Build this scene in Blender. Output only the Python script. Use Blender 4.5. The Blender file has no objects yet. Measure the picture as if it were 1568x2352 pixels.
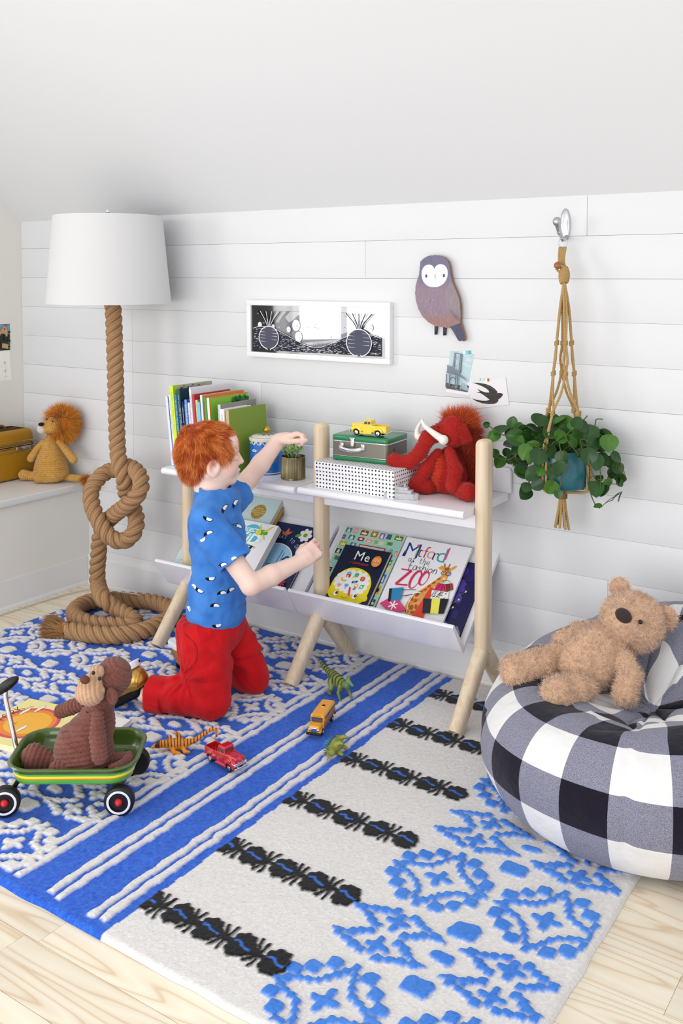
import bpy, math, random
import numpy as np
from mathutils import Vector, Matrix, Euler
PI = math.pi
sc = bpy.context.scene
COL = sc.collection
# ------------------------------------------------------------------ camera
F_PX = 2252.66
cam = bpy.data.objects.new('camera', bpy.data.cameras.new('camera'))
COL.objects.link(cam)
sc.camera = cam
cam.matrix_world = Matrix(((0.828256, -0.028569, 0.559621, 3.731534), (0.560350, 0.042228, -0.827179, -2.891025), (0.000000, 0.998699, 0.050984, 1.350000), (0, 0, 0, 1)))
cam.data.sensor_fit = 'VERTICAL'
cam.data.sensor_height = 36.0
cam.data.sensor_width = 24.0
cam.data.lens = F_PX / 2352 * 36.0
cam.data.shift_y = -(1176 - 747) / 2352
cam.data.clip_start = 0.05
# ------------------------------------------------------------------ world, lights, exposure
W = bpy.data.worlds.new('world'); sc.world = W; W.use_nodes = True
bg = W.node_tree.nodes['Background']
bg.inputs[0].default_value = (0.955, 0.965, 1.0, 1)
bg.inputs[1].default_value = 0.93
def area_light(name, loc, target, sx, sy, power, color=(1, 1, 1), spread=180):
    l = bpy.data.lights.new(name, 'AREA'); l.shape = 'RECTANGLE'; l.size = sx; l.size_y = sy
    l.energy = power; l.color = color; l.spread = math.radians(spread)
    o = bpy.data.objects.new(name, l); COL.objects.link(o); o.location = loc
    d = Vector(target) - Vector(loc)
    o.rotation_euler = d.to_track_quat('-Z', 'Y').to_euler()
    return o
# daylight through the window in the left wall, and an added soft fill light behind the camera
area_light('window_daylight', (-0.25, -2.75, 1.42), (1.6, -0.75, 0.65), 1.2, 1.1, 25, (1.0, 0.99, 0.97))
area_light('rear_fill', (2.4, -4.4, 1.15), (1.9, 0.0, 0.30), 2.8, 1.7, 56, (0.99, 0.992, 1.0))
sc.view_settings.view_transform = 'Standard'
sc.view_settings.look = 'None'
sc.view_settings.exposure = 0.12
sc.view_settings.gamma = 1.0
sc.view_settings.use_curve_mapping = False
# ------------------------------------------------------------------ materials
def lin(c):
    c = c / 255.0
    return c / 12.92 if c <= 0.04045 else ((c + 0.055) / 1.055) ** 2.4
def rgb(h):
    if isinstance(h, str):
        h = h.lstrip('#'); return tuple(lin(int(h[i:i + 2], 16)) for i in (0, 2, 4))
    return h
MATS = {}
def mat(name, color, rough=0.6, spec=0.5, metal=0.0, attr=False, bump=None, sheen=0.0, coat=0.0, noise=None, trans=0.0, subs=0.0):
    """bump=(scale,distance,detail) ; noise=(scale,amount) value variation of the thing's own colour"""
    if name in MATS: return MATS[name]
    m = bpy.data.materials.new(name); m.use_nodes = True; nt = m.node_tree; N = nt.nodes; L = nt.links
    b = N['Principled BSDF']
    b.inputs['Roughness'].default_value = rough
    b.inputs['Specular IOR Level'].default_value = spec
    b.inputs['Metallic'].default_value = metal
    if sheen:
        b.inputs['Sheen Weight'].default_value = sheen; b.inputs['Sheen Roughness'].default_value = 0.5
    if coat: b.inputs['Coat Weight'].default_value = coat; b.inputs['Coat Roughness'].default_value = 0.08
    if trans: b.inputs['Transmission Weight'].default_value = trans
    if subs:
        b.inputs['Subsurface Weight'].default_value = subs; b.inputs['Subsurface Radius'].default_value = (0.012, 0.005, 0.003)
        b.inputs['Subsurface Scale'].default_value = 1.0
    c = rgb(color) if color else (1, 1, 1)
    src = None
    if attr:
        a = N.new('ShaderNodeAttribute'); a.attribute_name = 'Col'; src = a.outputs['Color']
    else:
        b.inputs['Base Color'].default_value = (*c, 1); m.diffuse_color = (*c, 1)
    tc = N.new('ShaderNodeTexCoord')
    if noise:
        n = N.new('ShaderNodeTexNoise'); n.inputs['Scale'].default_value = noise[0]; n.inputs['Detail'].default_value = 4
        L.new(tc.outputs['Object'], n.inputs['Vector'])
        mr = N.new('ShaderNodeMapRange'); mr.inputs['From Min'].default_value = 0.3; mr.inputs['From Max'].default_value = 0.7
        mr.inputs['To Min'].default_value = 1 - noise[1]; mr.inputs['To Max'].default_value = 1 + noise[1]
        L.new(n.outputs['Fac'], mr.inputs['Value'])
        vm = N.new('ShaderNodeVectorMath'); vm.operation = 'SCALE'
        if src: L.new(src, vm.inputs[0])
        else: vm.inputs[0].default_value = c
        L.new(mr.outputs['Result'], vm.inputs['Scale'])
        src = vm.outputs['Vector']
    if src: L.new(src, b.inputs['Base Color'])
    if bump:
        n = N.new('ShaderNodeTexNoise'); n.inputs['Scale'].default_value = bump[0]
        n.inputs['Detail'].default_value = bump[2] if len(bump) > 2 else 2
        L.new(tc.outputs['Object'], n.inputs['Vector'])
        bp = N.new('ShaderNodeBump'); bp.inputs['Distance'].default_value = bump[1]; bp.inputs['Strength'].default_value = 1.0
        L.new(n.outputs['Fac'], bp.inputs['Height']); L.new(bp.outputs['Normal'], b.inputs['Normal'])
    MATS[name] = m
    return m
PRINT = lambda: mat('printed_cover', None, 0.35, 0.4, attr=True)
# ------------------------------------------------------------------ scene tree
def tag(o, label=None, cat=None, group=None, kind=None):
    if label: o['label'] = label
    if cat: o['category'] = cat
    if group: o['group'] = group
    if kind: o['kind'] = kind
    return o
def thing(name, label, cat, loc=(0, 0, 0), rz=0.0, group=None, rot=None):
    o = bpy.data.objects.new(name, None); COL.objects.link(o)
    o.empty_display_size = 0.05
    o.location = loc; o.rotation_euler = rot if rot else (0, 0, rz)
    return tag(o, label, cat, group)
def world_of(o):
    m = Matrix.LocRotScale(o.location, o.rotation_euler, o.scale)
    return (world_of(o.parent) @ m) if o.parent else m
def np_apply(M, v):
    M = np.array(M); return v @ M[:3, :3].T + M[:3, 3]
class MB:
    """mesh builder: verts, faces, per-face material slot, per-vertex colour"""
    def __init__(s): s.v = []; s.f = []; s.mi = []; s.c = []; s.n = 0; s.hascol = False; s.uv = None
    def add(s, v, f, mi=0, col=None, M=None):
        v = np.asarray(v, dtype=float).reshape(-1, 3)
        if M is not None: v = np_apply(M, v)
        s.v.append(v)
        off = s.n
        if isinstance(f, np.ndarray): s.f.append(f + off)
        else: s.f.append([tuple(i + off for i in q) for q in f])
        s.mi.append((len(f), mi))
        if col is None: s.c.append(np.ones((len(v), 3)) * (1, 1, 1))
        else:
            s.hascol = True
            col = np.asarray(rgb(col) if isinstance(col, str) else col, dtype=float)
            s.c.append(np.broadcast_to(col, (len(v), 3)).copy())
        s.n += len(v)
        return s
    def merge(s, o, M=None):
        for i in range(len(o.v)):
            pass
        v = np.concatenate(o.v); 
        if M is not None: v = np_apply(M, v)
        s.v.append(v); s.c.append(np.concatenate(o.c)); s.hascol |= o.hascol
        for (fs, mi) in zip(o.f, o.mi):
            s.f.append(fs + s.n if isinstance(fs, np.ndarray) else [tuple(i + s.n for i in q) for q in fs]); s.mi.append(mi)
        s.n += len(v)
    def build(s, name, mats, parent=None, world=False, smooth=True, auto=None, label=None):
        me = bpy.data.meshes.new(name)
        v = np.concatenate(s.v) if s.v else np.zeros((0, 3))
        if world and parent is not None: v = np_apply(world_of(parent).inverted(), v)
        loops = []; starts = []; tot = []; mi = []
        st = 0
        for fs, (cnt, m) in zip(s.f, s.mi):
            if isinstance(fs, np.ndarray):
                k = fs.shape[1]; loops.append(fs.reshape(-1)); starts.append(st + np.arange(len(fs)) * k); st += fs.size
            else:
                ls = np.array([len(q) for q in fs], dtype=int)
                if len(fs): loops.append(np.array([i for q in fs for i in q], dtype=int)); starts.append(st + np.concatenate([[0], np.cumsum(ls)[:-1]])); st += int(ls.sum())
            mi.append(np.full(len(fs), m, dtype=int))
        loops = np.concatenate(loops).astype(np.int32); starts = np.concatenate(starts).astype(np.int32); mi = np.concatenate(mi).astype(np.int32)
        me.vertices.add(len(v)); me.vertices.foreach_set('co', v.astype(np.float32).ravel())
        me.loops.add(len(loops)); me.loops.foreach_set('vertex_index', loops)
        me.polygons.add(len(starts)); me.polygons.foreach_set('loop_start', starts)
        me.polygons.foreach_set('material_index', mi)
        me.polygons.foreach_set('use_smooth', np.full(len(starts), bool(smooth)))
        me.update(calc_edges=True)
        if s.hascol:
            a = me.color_attributes.new('Col', 'FLOAT_COLOR', 'POINT')
            c = np.concatenate(s.c); a.data.foreach_set('color', np.concatenate([c, np.ones((len(c), 1))], 1).astype(np.float32).ravel())
        if not isinstance(mats, (list, tuple)): mats = [mats]
        for m in mats: me.materials.append(m)
        if smooth and auto is not None: me.set_sharp_from_angle(angle=math.radians(auto))
        me.validate()
        o = bpy.data.objects.new(name, me); COL.objects.link(o)
        if parent is not None: o.parent = parent
        if label: o['label'] = label
        return o
def frame_of(d, up=None):
    d = np.asarray(d, float); d = d / (np.linalg.norm(d) + 1e-12)
    u = np.array([0, 0, 1.0]) if up is None else np.asarray(up, float)
    if abs(d @ u) > 0.98: u = np.array([0, 1.0, 0])
    a = np.cross(u, d); a /= np.linalg.norm(a); b = np.cross(d, a)
    return a, b, d
def grid_faces(n, m, cu=False, cv=False):
    """n rows x m columns vertex grid"""
    I, J = np.meshgrid(np.arange(n if cu else n - 1), np.arange(m if cv else m - 1), indexing='ij')
    I2 = (I + 1) % n; J2 = (J + 1) % m
    return np.stack([I * m + J, I * m + J2, I2 * m + J2, I2 * m + J], -1).reshape(-1, 4)
def add_box(mb, c, s, M=None, bev=0.0, mi=0, col=None):
    """box centre c, full size s, bevelled edges"""
    hx, hy, hz = [k / 2 for k in s]
    b = min(bev, hx * .98, hy * .98, hz * .98)
    if b <= 0:
        v = [(x, y, z) for x in (-hx, hx) for y in (-hy, hy) for z in (-hz, hz)]
        f = [(0, 1, 3, 2), (4, 6, 7, 5), (0, 4, 5, 1), (2, 3, 7, 6), (0, 2, 6, 4), (1, 5, 7, 3)]
        v = np.array(v) + c; mb.add(v, f, mi, col, M); return
    # rounded-rect profile stacked in z
    k = 3
    ring = []
    for (sx, sy, a0) in ((1, 1, 0), (-1, 1, 90), (-1, -1, 180), (1, -1, 270)):
        for i in range(k + 1):
            a = math.radians(a0 + 90 * i / k); ring.append((sx, sy, math.cos(a), math.sin(a)))
    ring = np.array(ring); m = len(ring)
    rows = []
    for sz, rng in ((-1, range(k + 1)), (1, range(k, -1, -1))):
        for i in rng:
            a = math.radians(90 * i / k)
            # inset amount
            r = b * math.sin(a) if True else 0
            z = sz * (hz - b + b * math.cos(a))
            x = ring[:, 0] * (hx - b) + ring[:, 2] * r; y = ring[:, 1] * (hy - b) + ring[:, 3] * r
            rows.append(np.stack([x, y, np.full(m, z)], 1))
    v = np.concatenate(rows) + c
    n = len(rows)
    f = [tuple(q) for q in grid_faces(n, m, cv=True)]
    f = [tuple(reversed(q)) for q in f]
    f.append(tuple(range(m))[::-1]); f.append(tuple((n - 1) * m + i for i in range(m)))
    f = [tuple(reversed(q)) for q in f]
    mb.add(v, f, mi, col, M)
def fixn(o):
    import bmesh
    b = bmesh.new(); b.from_mesh(o.data); bmesh.ops.recalc_face_normals(b, faces=b.faces); b.to_mesh(o.data); b.free(); return o
def add_lathe(mb, prof, c=(0, 0, 0), n=48, mi=0, col=None, M=None, close=True, sx=1, sy=1):
    """prof = [(r,z)...] revolved about z through c"""
    prof = np.array(prof, float); a = np.arange(n) / n * 2 * PI
    v = np.stack([prof[:, None, 0] * np.cos(a)[None] * sx, prof[:, None, 0] * np.sin(a)[None] * sy, np.repeat(prof[:, 1][:, None], n, 1)], -1).reshape(-1, 3) + c
    f = [tuple(q) for q in grid_faces(len(prof), n, cv=True)]
    if close:
        if prof[0, 0] > 1e-6: f.append(tuple(range(n))[::-1])
        if prof[-1, 0] > 1e-6: f.append(tuple((len(prof) - 1) * n + i for i in range(n)))
    mb.add(v, f, mi, col, M)
def resample(pts, step):
    pts = np.asarray(pts, float); d = np.r_[0, np.cumsum(np.linalg.norm(np.diff(pts, axis=0), axis=1))]
    n = max(2, int(d[-1] / step) + 1); t = np.linspace(0, d[-1], n)
    return np.stack([np.interp(t, d, pts[:, k]) for k in range(pts.shape[1])], 1)
def spline(pts, n=12, closed=False):
    P = np.asarray(pts, float)
    if closed: P = np.concatenate([P[-1:], P, P[:2]])
    else: P = np.concatenate([2 * P[:1] - P[1:2], P, 2 * P[-1:] - P[-2:-1]])
    out = []
    for i in range(1, len(P) - 2):
        t = np.linspace(0, 1, n, endpoint=False)[:, None]
        p0, p1, p2, p3 = P[i - 1], P[i], P[i + 1], P[i + 2]
        out.append(0.5 * ((2 * p1) + (-p0 + p2) * t + (2 * p0 - 5 * p1 + 4 * p2 - p3) * t ** 2 + (-p0 + 3 * p1 - 3 * p2 + p3) * t ** 3))
    out.append(P[-2:-1])
    return np.concatenate(out)
def frames_along(p):
    t = np.gradient(p, axis=0); t /= np.linalg.norm(t, axis=1)[:, None] + 1e-12
    a = np.zeros_like(p); u = frame_of(t[0])[0]
    for i in range(len(p)):
        u = u - t[i] * (u @ t[i]); u /= np.linalg.norm(u) + 1e-12; a[i] = u
    return t, a, np.cross(t, a)
def add_tube(mb, pts, r, n=12, mi=0, col=None, M=None, cap=True, closed=False, flat=None, up=None):
    p = np.asarray(pts, float); r = np.broadcast_to(np.asarray(r, float), (len(p),)).copy()
    t, a, b = frames_along(p)
    if up is not None:
        for i in range(len(p)):
            b_ = np.cross(t[i], up); b_ /= np.linalg.norm(b_) + 1e-9; b[i] = b_; a[i] = np.cross(b_, t[i])
    fa = flat if flat else 1.0
    ang = np.arange(n) / n * 2 * PI
    v = p[:, None] + r[:, None, None] * (np.cos(ang)[None, :, None] * a[:, None] * fa + np.sin(ang)[None, :, None] * b[:, None])
    f = grid_faces(len(p), n, cu=closed, cv=True)
    if cap and not closed:
        f = [tuple(q) for q in f]; f.append(tuple(range(n))[::-1]); f.append(tuple((len(p) - 1) * n + i for i in range(n)))
    mb.add(v.reshape(-1, 3), f, mi, col, M)
def add_rope(mb, pts, R, pitch, strands=3, n=12, mi=0, col=None, step=None, ridges=0):
    """laid rope: strands helically twisted about the centre line; R may vary"""
    p = resample(pts, step or pitch / 14.0)
    R = np.asarray(R, float)
    if R.ndim: R = np.interp(np.linspace(0, 1, len(p)), np.linspace(0, 1, len(R)), R)
    else: R = np.full(len(p), float(R))
    t, a, b = frames_along(p)
    s = np.r_[0, np.cumsum(np.linalg.norm(np.diff(p, axis=0), axis=1))]
    for k in range(strands):
        ph = s / pitch * 2 * PI + k * 2 * PI / strands
        c = p + (R * 0.55)[:, None] * (np.cos(ph)[:, None] * a + np.sin(ph)[:, None] * b)
        tt, aa, bb = frames_along(c)
        # cross-section: ellipse, longer along the rope's surface
        rad = np.cos(ph)[:, None] * a + np.sin(ph)[:, None] * b
        tan = np.cross(tt, rad); tan /= np.linalg.norm(tan, axis=1)[:, None]
        rad = np.cross(tan, tt)
        ang = np.arange(n) / n * 2 * PI
        wob = 1 + (0.05 * np.sin(ang * ridges) if ridges else 0)
        rr = (R * 0.465)[:, None, None]
        v = c[:, None] + rr * ((wob * np.cos(ang))[None, :, None] * rad[:, None] + 1.02 * (wob * np.sin(ang))[None, :, None] * tan[:, None])
        cc = None
        f = grid_faces(len(p), n, cv=True)
        f = [tuple(q) for q in f]; f.append(tuple(range(n))[::-1]); f.append(tuple((len(p) - 1) * n + i for i in range(n)))
        if ridges:
            base = np.array(rgb(col))
            shade = 1 + 0.22 * np.sin(ang * ridges * 1.0 + 1.3)[None, :] * np.ones((len(p), 1)) + 0.10 * np.sin(s[:, None] * 170 + 2 * np.sin(s[:, None] * 47) + ang[None] * 5)
            cc = (base[None, None] * shade[:, :, None]).reshape(-1, 3)
        else: cc = col
        mb.add(v.reshape(-1, 3), f, mi, cc)
def poly_prism(mb, pts2, z0, z1, M=None, mi=0, col=None, bev=0.0):
    """extrude a 2-D outline (x,y) from z0 to z1"""
    p = np.asarray(pts2, float); n = len(p)
    area = 0.5 * np.sum(p[:, 0] * np.roll(p[:, 1], -1) - np.roll(p[:, 0], -1) * p[:, 1])
    if area < 0: p = p[::-1]
    if bev > 0:
        c = np.roll(p, -1, 0) - np.roll(p, 1, 0); nrm = np.stack([c[:, 1], -c[:, 0]], 1); nrm /= np.linalg.norm(nrm, axis=1)[:, None] + 1e-9
        q = p - nrm * bev
        rows = [(q, z0), (p, z0 + bev), (p, z1 - bev), (q, z1)]
    else: rows = [(p, z0), (p, z1)]
    v = np.concatenate([np.c_[r, np.full(n, z)] for r, z in rows])
    f = []
    for k in range(len(rows) - 1):
        for i in range(n): f.append((k * n + i, k * n + (i + 1) % n, (k + 1) * n + (i + 1) % n, (k + 1) * n + i))
    f.append(tuple(range(n))[::-1]); f.append(tuple((len(rows) - 1) * n + i for i in range(n)))
    mb.add(v, f, mi, col, M)
def Rz(a): return Matrix.Rotation(a, 4, 'Z')
def Rx(a): return Matrix.Rotation(a, 4, 'X')
def Ry(a): return Matrix.Rotation(a, 4, 'Y')
def T(*p): return Matrix.Translation(p if len(p) == 3 else p[0])
# ------------------------------------------------------------------ signed distance sculpting
def _n(P, axis=-1): return np.sqrt((P * P).sum(axis))
def cap(P, a, b, ra, rb=None):
    rb = ra if rb is None else rb
    a = np.asarray(a, float); b = np.asarray(b, float); ab = b - a
    t = np.clip(((P - a) @ ab) / (ab @ ab + 1e-12), 0, 1)
    return _n(P - a - t[:, None] * ab) - (ra + (rb - ra) * t)
def ell(P, c, r, R=None):
    p = P - np.asarray(c, float)
    if R is not None: p = p @ np.array(R)[:3, :3]
    r = np.asarray(r, float); k0 = _n(p / r); k1 = _n(p / (r * r))
    return k0 * (k0 - 1) / (k1 + 1e-9)
def rbox(P, c, h, r=0.0, R=None):
    p = P - np.asarray(c, float)
    if R is not None: p = p @ np.array(R)[:3, :3]
    q = np.abs(p) - (np.asarray(h, float) - r)
    return _n(np.maximum(q, 0)) + np.minimum(q.max(1), 0) - r
def smin(a, b, k):
    h = np.clip(0.5 + 0.5 * (b - a) / k, 0, 1)
    return b + (a - b) * h - k * h * (1 - h)
def smax(a, b, k): return -smin(-a, -b, k)
def chain(P, pts, rad, k=0.01):
    d = None
    for i in range(len(pts) - 1):
        e = cap(P, pts[i], pts[i + 1], rad[i], rad[i + 1])
        d = e if d is None else (np.minimum(d, e) if k <= 0 else smin(d, e, k))
    return d
def vnoise(P, s, seed=0):
    """smooth value noise in [-1,1]"""
    q = P * s + seed * 17.31; i = np.floor(q).astype(np.int64); f = q - i; f = f * f * (3 - 2 * f)
    def h(a, b, c):
        n = (a * 73856093) ^ (b * 19349663) ^ (c * 83492791); n = (n ^ (n >> 13)) * 1274126177; n = n ^ (n >> 16)
        return (n & 0xffff) / 32767.5 - 1
    r = 0
    for dx in (0, 1):
        for dy in (0, 1):
            for dz in (0, 1):
                w = (f[:, 0] if dx else 1 - f[:, 0]) * (f[:, 1] if dy else 1 - f[:, 1]) * (f[:, 2] if dz else 1 - f[:, 2])
                r = r + w * h(i[:, 0] + dx, i[:, 1] + dy, i[:, 2] + dz)
    return r
def sdf_mesh(fn, lo, hi, h, slack=0.0):
    lo = np.asarray(lo, float); hi = np.asarray(hi, float); K = 4; H = h * K
    n = np.ceil((hi - lo) / H).astype(int) + 1
    I = np.stack(np.meshgrid(*[np.arange(k) for k in n], indexing='ij'), -1).reshape(-1, 3)
    C = lo + (I + 0.5) * H
    d = np.concatenate([fn(C[i:i + 400000]) for i in range(0, len(C), 400000)])
    I = I[np.abs(d) < H * 1.25 + slack]
    sub = np.stack(np.meshgrid(*[np.arange(K)] * 3, indexing='ij'), -1).reshape(-1, 3)
    cells = (I[:, None] * K + sub[None]).reshape(-1, 3)
    B = 1 << 20
    key = lambda q: (q[..., 0].astype(np.int64) * B + q[..., 1]) * B + q[..., 2]
    offs = np.array([(i, j, k) for i in (0, 1) for j in (0, 1) for k in (0, 1)])
    ck = key(cells[:, None] + offs[None])
    uk, inv = np.unique(ck.ravel(), return_inverse=True); inv = inv.reshape(ck.shape)
    UP = np.stack([uk // (B * B), (uk // B) % B, uk % B], 1)
    UPw = lo + UP * h
    D = np.concatenate([fn(UPw[i:i + 400000]) for i in range(0, len(UPw), 400000)])
    V = D[inv]
    act = (V < 0).any(1) & (V >= 0).any(1)
    cells = cells[act]; V = V[act]
    E = [(a, b) for a in range(8) for b in range(a + 1, 8) if np.abs(offs[a] - offs[b]).sum() == 1]
    acc = np.zeros((len(cells), 3)); cnt = np.zeros(len(cells))
    for a, b in E:
        s = (V[:, a] < 0) != (V[:, b] < 0)
        t = np.where(s, V[:, a] / (V[:, a] - V[:, b] + 1e-30), 0)
        acc += np.where(s[:, None], offs[a] + (offs[b] - offs[a]) * t[:, None], 0); cnt += s
    verts = lo + (cells + acc / cnt[:, None]) * h
    k0 = key(cells); order = np.argsort(k0); ks = k0[order]
    def look(q):
        kk = key(q); i = np.searchsorted(ks, kk); i = np.clip(i, 0, len(ks) - 1); ok = ks[i] == kk
        return order[i], ok
    faces = []
    for ax, (b_, c_) in enumerate(((1, 2), (2, 0), (0, 1))):
        o1 = int(np.dot(np.eye(3, dtype=int)[ax], (4, 2, 1)))
        s = (V[:, 0] < 0) != (V[:, o1] < 0); idx = np.nonzero(s)[0]
        eb = np.eye(3, dtype=int)[b_]; ec = np.eye(3, dtype=int)[c_]
        q = cells[idx]
        i1, k1 = look(q - eb); i2, k2 = look(q - eb - ec); i3, k3 = look(q - ec)
        ok = k1 & k2 & k3
        quad = np.stack([idx, i1, i2, i3], 1)[ok]; flip = V[idx, 0][ok] > 0
        quad[flip] = quad[flip][:, ::-1]
        faces.append(quad)
    faces = np.concatenate(faces)
    return verts, faces
def vnormals(v, f):
    n = np.cross(v[f[:, 2]] - v[f[:, 0]], v[f[:, 3]] - v[f[:, 1]]); N = np.zeros_like(v)
    for k in range(4): np.add.at(N, f[:, k], n)
    return N / (_n(N)[:, None] + 1e-12)
def sculpt(name, fn, lo, hi, h, m, parent, colfn=None, slack=0.0, world=False, mb=None):
    v, f = sdf_mesh(fn, lo, hi, h, slack)
    b = MB() if mb is None else mb
    b.add(v, f, 0, colfn(v) if colfn else None)
    if mb is not None: return v, f
    o = b.build(name, m, parent, world=world)
    return o, v, f
def add_fur(mb, v, f, n, length, width, colfn, seed=1, flow=None, flowk=0.6, jitter=0.35, curl=0.0, seg=3, mask=None, lenfn=None, sink=0.001, grav=0.0, mi=0, nmin=.15):
    """n separate tapered strands standing on the surface v,f (added into the same mesh)"""
    rs = np.random.RandomState(seed)
    c4 = v[f]; A = _n(np.cross(c4[:, 2] - c4[:, 0], c4[:, 3] - c4[:, 1])) / 2
    if mask is not None: A = A * mask(c4.mean(1))
    i = rs.choice(len(f), n, p=A / A.sum()); q = c4[i]
    a, b = rs.rand(n, 1), rs.rand(n, 1)
    p = (q[:, 0] * (1 - a) + q[:, 1] * a) * (1 - b) + (q[:, 3] * (1 - a) + q[:, 2] * a) * b
    N = np.cross(q[:, 2] - q[:, 0], q[:, 3] - q[:, 1]); N /= _n(N)[:, None] + 1e-12
    d = N.copy()
    if flow is not None:
        fl = flow(p) if callable(flow) else np.broadcast_to(np.asarray(flow, float), p.shape)
        d = d + flowk * fl
    d += rs.randn(n, 3) * jitter; d /= _n(d)[:, None]
    # keep out of the surface
    dn = (d * N).sum(1); d += N * np.clip(nmin - dn, 0, 2)[:, None]; d /= _n(d)[:, None]
    L = length * (0.6 + 0.8 * rs.rand(n))
    if lenfn is not None: L = L * lenfn(p)
    side = np.cross(d, rs.randn(n, 3)); side /= _n(side)[:, None] + 1e-12
    bend = rs.randn(n, 3); bend -= d * (bend * d).sum(1)[:, None]; bend /= _n(bend)[:, None] + 1e-12
    p = p - N * sink
    rows = []
    for k in range(seg + 1):
        t = k / seg
        c = p + d * (L * t)[:, None] + bend * (L * curl * t * t)[:, None] + np.array([0, 0, -1.0]) * (L * grav * t * t)[:, None]
        w = width * (1 - t) ** 0.7 * 0.5
        if k < seg: rows += [c - side * w, c + side * w]
        else: rows += [c]
    m = len(rows); V = np.stack(rows, 1).reshape(-1, 3)
    base = np.arange(n)[:, None] * m
    quads = []
    for k in range(seg - 1): quads.append(base + np.array([[2 * k, 2 * k + 1, 2 * k + 3, 2 * k + 2]]))
    tri = base + np.array([[2 * seg - 2, 2 * seg - 1, 2 * seg]])
    col = colfn(p, rs) if callable(colfn) else np.broadcast_to(np.array(rgb(colfn)), (n, 3)) * (0.8 + 0.4 * rs.rand(n, 1))
    col = np.repeat(col, m, 0)
    mb.add(V, np.concatenate(quads) if quads else tri, mi, col)
    if quads:
        mb.f.append(tri + (mb.n - len(V))); mb.mi.append((len(tri), mi))
# ------------------------------------------------------------------ flat printing on covers, cards, signs
def text2d(s, size=1.0, align='LEFT', shear=0.0, space=1.0, bold=0.0):
    cu = bpy.data.curves.new('glyphs', 'FONT'); cu.body = s; cu.size = size; cu.align_x = align; cu.shear = shear
    cu.space_character = space; cu.offset = bold; cu.resolution_u = 3; cu.fill_mode = 'FRONT'
    o = bpy.data.objects.new('glyphs', cu); COL.objects.link(o)
    me = o.to_mesh()
    v = np.array([tuple(x.co)[:2] for x in me.vertices]).reshape(-1, 2); f = [tuple(p.vertices) for p in me.polygons]
    o.to_mesh_clear(); bpy.data.objects.remove(o); bpy.data.curves.remove(cu)
    return v, f
STROKES = {
 'A': [[(0,0),(.35,1),(.7,0)],[(.15,.38),(.56,.38)]], 'B': [[(0,0),(0,1),(.4,.97),(.5,.78),(.4,.56),(0,.52),(.45,.48),(.58,.25),(.42,.02),(0,0)]],
 'C': [[(.6,.85),(.4,1),(.15,.92),(0,.5),(.15,.08),(.4,0),(.6,.15)]], 'D': [[(0,0),(0,1),(.35,.95),(.6,.6),(.6,.4),(.35,.05),(0,0)]],
 'E': [[(.55,1),(0,1),(0,0),(.55,0)],[(0,.52),(.45,.52)]], 'G': [[(.6,.85),(.35,1),(.1,.85),(0,.5),(.12,.1),(.4,0),(.6,.2),(.6,.45),(.35,.45)]],
 'H': [[(0,0),(0,1)],[(.55,0),(.55,1)],[(0,.5),(.55,.5)]], 'I': [[(0,0),(0,1)]], 'K': [[(0,0),(0,1)],[(.55,1),(0,.42),(.6,0)]],
 'L': [[(0,1),(0,0),(.5,0)]], 'M': [[(0,0),(.08,1),(.38,.25),(.68,1),(.8,0)]], 'N': [[(0,0),(0,1),(.6,0),(.6,1)]],
 'O': [[(.3,1),(.05,.8),(0,.45),(.12,.08),(.35,0),(.58,.15),(.65,.55),(.52,.9),(.3,1)]], 'P': [[(0,0),(0,1),(.42,.95),(.52,.75),(.4,.52),(0,.48)]],
 'R': [[(0,0),(0,1),(.42,.95),(.52,.75),(.4,.52),(0,.48)],[(.25,.48),(.58,0)]], 'S': [[(.55,.85),(.35,1),(.08,.9),(.05,.68),(.5,.38),(.5,.12),(.28,0),(0,.15)]],
 'T': [[(0,1),(.65,1)],[(.33,1),(.33,0)]], 'U': [[(0,1),(.02,.2),(.25,0),(.5,.15),(.55,1)]], 'W': [[(0,1),(.2,0),(.42,.75),(.64,0),(.85,1)]],
 'Y': [[(0,1),(.32,.5),(.65,1)],[(.32,.5),(.3,0)]], 'J': [[(.4,1),(.4,.15),(.2,0),(0,.15)]],
 'Z': [[(0,1),(.7,1),(0,0),(.75,0)]],
 'a': [[(.4,.5),(.15,.52),(0,.25),(.12,0),(.35,.12),(.42,.5),(.45,0)]], 'd': [[(.42,.5),(.15,.52),(0,.25),(.12,0),(.35,.1),(.42,.3)],[(.46,1.05),(.42,0)]],
 'e': [[(.02,.27),(.42,.3),(.33,.52),(.1,.5),(0,.2),(.15,0),(.42,.08)]], 'f': [[(.45,.95),(.28,1.05),(.15,.85),(.15,-.2)],[(0,.48),(.4,.5)]],
 'h': [[(0,0),(.03,1.05)],[(.02,.3),(.2,.52),(.36,.45),(.38,0)]], 'i': [[(0,0),(.02,.5)],[(.03,.7),(.05,.76)]],
 'n': [[(0,0),(.02,.5)],[(.02,.3),(.2,.52),(.36,.45),(.38,0)]], 'o': [[(.2,.52),(.02,.38),(.03,.1),(.2,0),(.4,.12),(.42,.38),(.2,.52)]],
 'r': [[(0,0),(.02,.52)],[(.02,.3),(.18,.5),(.34,.46)]], 's': [[(.35,.45),(.15,.52),(.03,.38),(.33,.15),(.2,0),(0,.06)]],
 't': [[(.2,.9),(.18,.1),(.3,0),(.4,.06)],[(0,.55),(.42,.58)]], 'k': [[(0,0),(0,1)],[(.35,.5),(0,.22),(.38,0)]], "m": [[(0,0),(.02,.5)],[(.02,.3),(.2,.52),(.3,.4),(.3,0)],[(.3,.35),(.45,.52),(.58,.4),(.6,0)]],
 '.': [[(0,0),(.04,.04)]], '!': [[(0,.3),(0,1)],[(0,0),(.02,.03)]],
}
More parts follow.
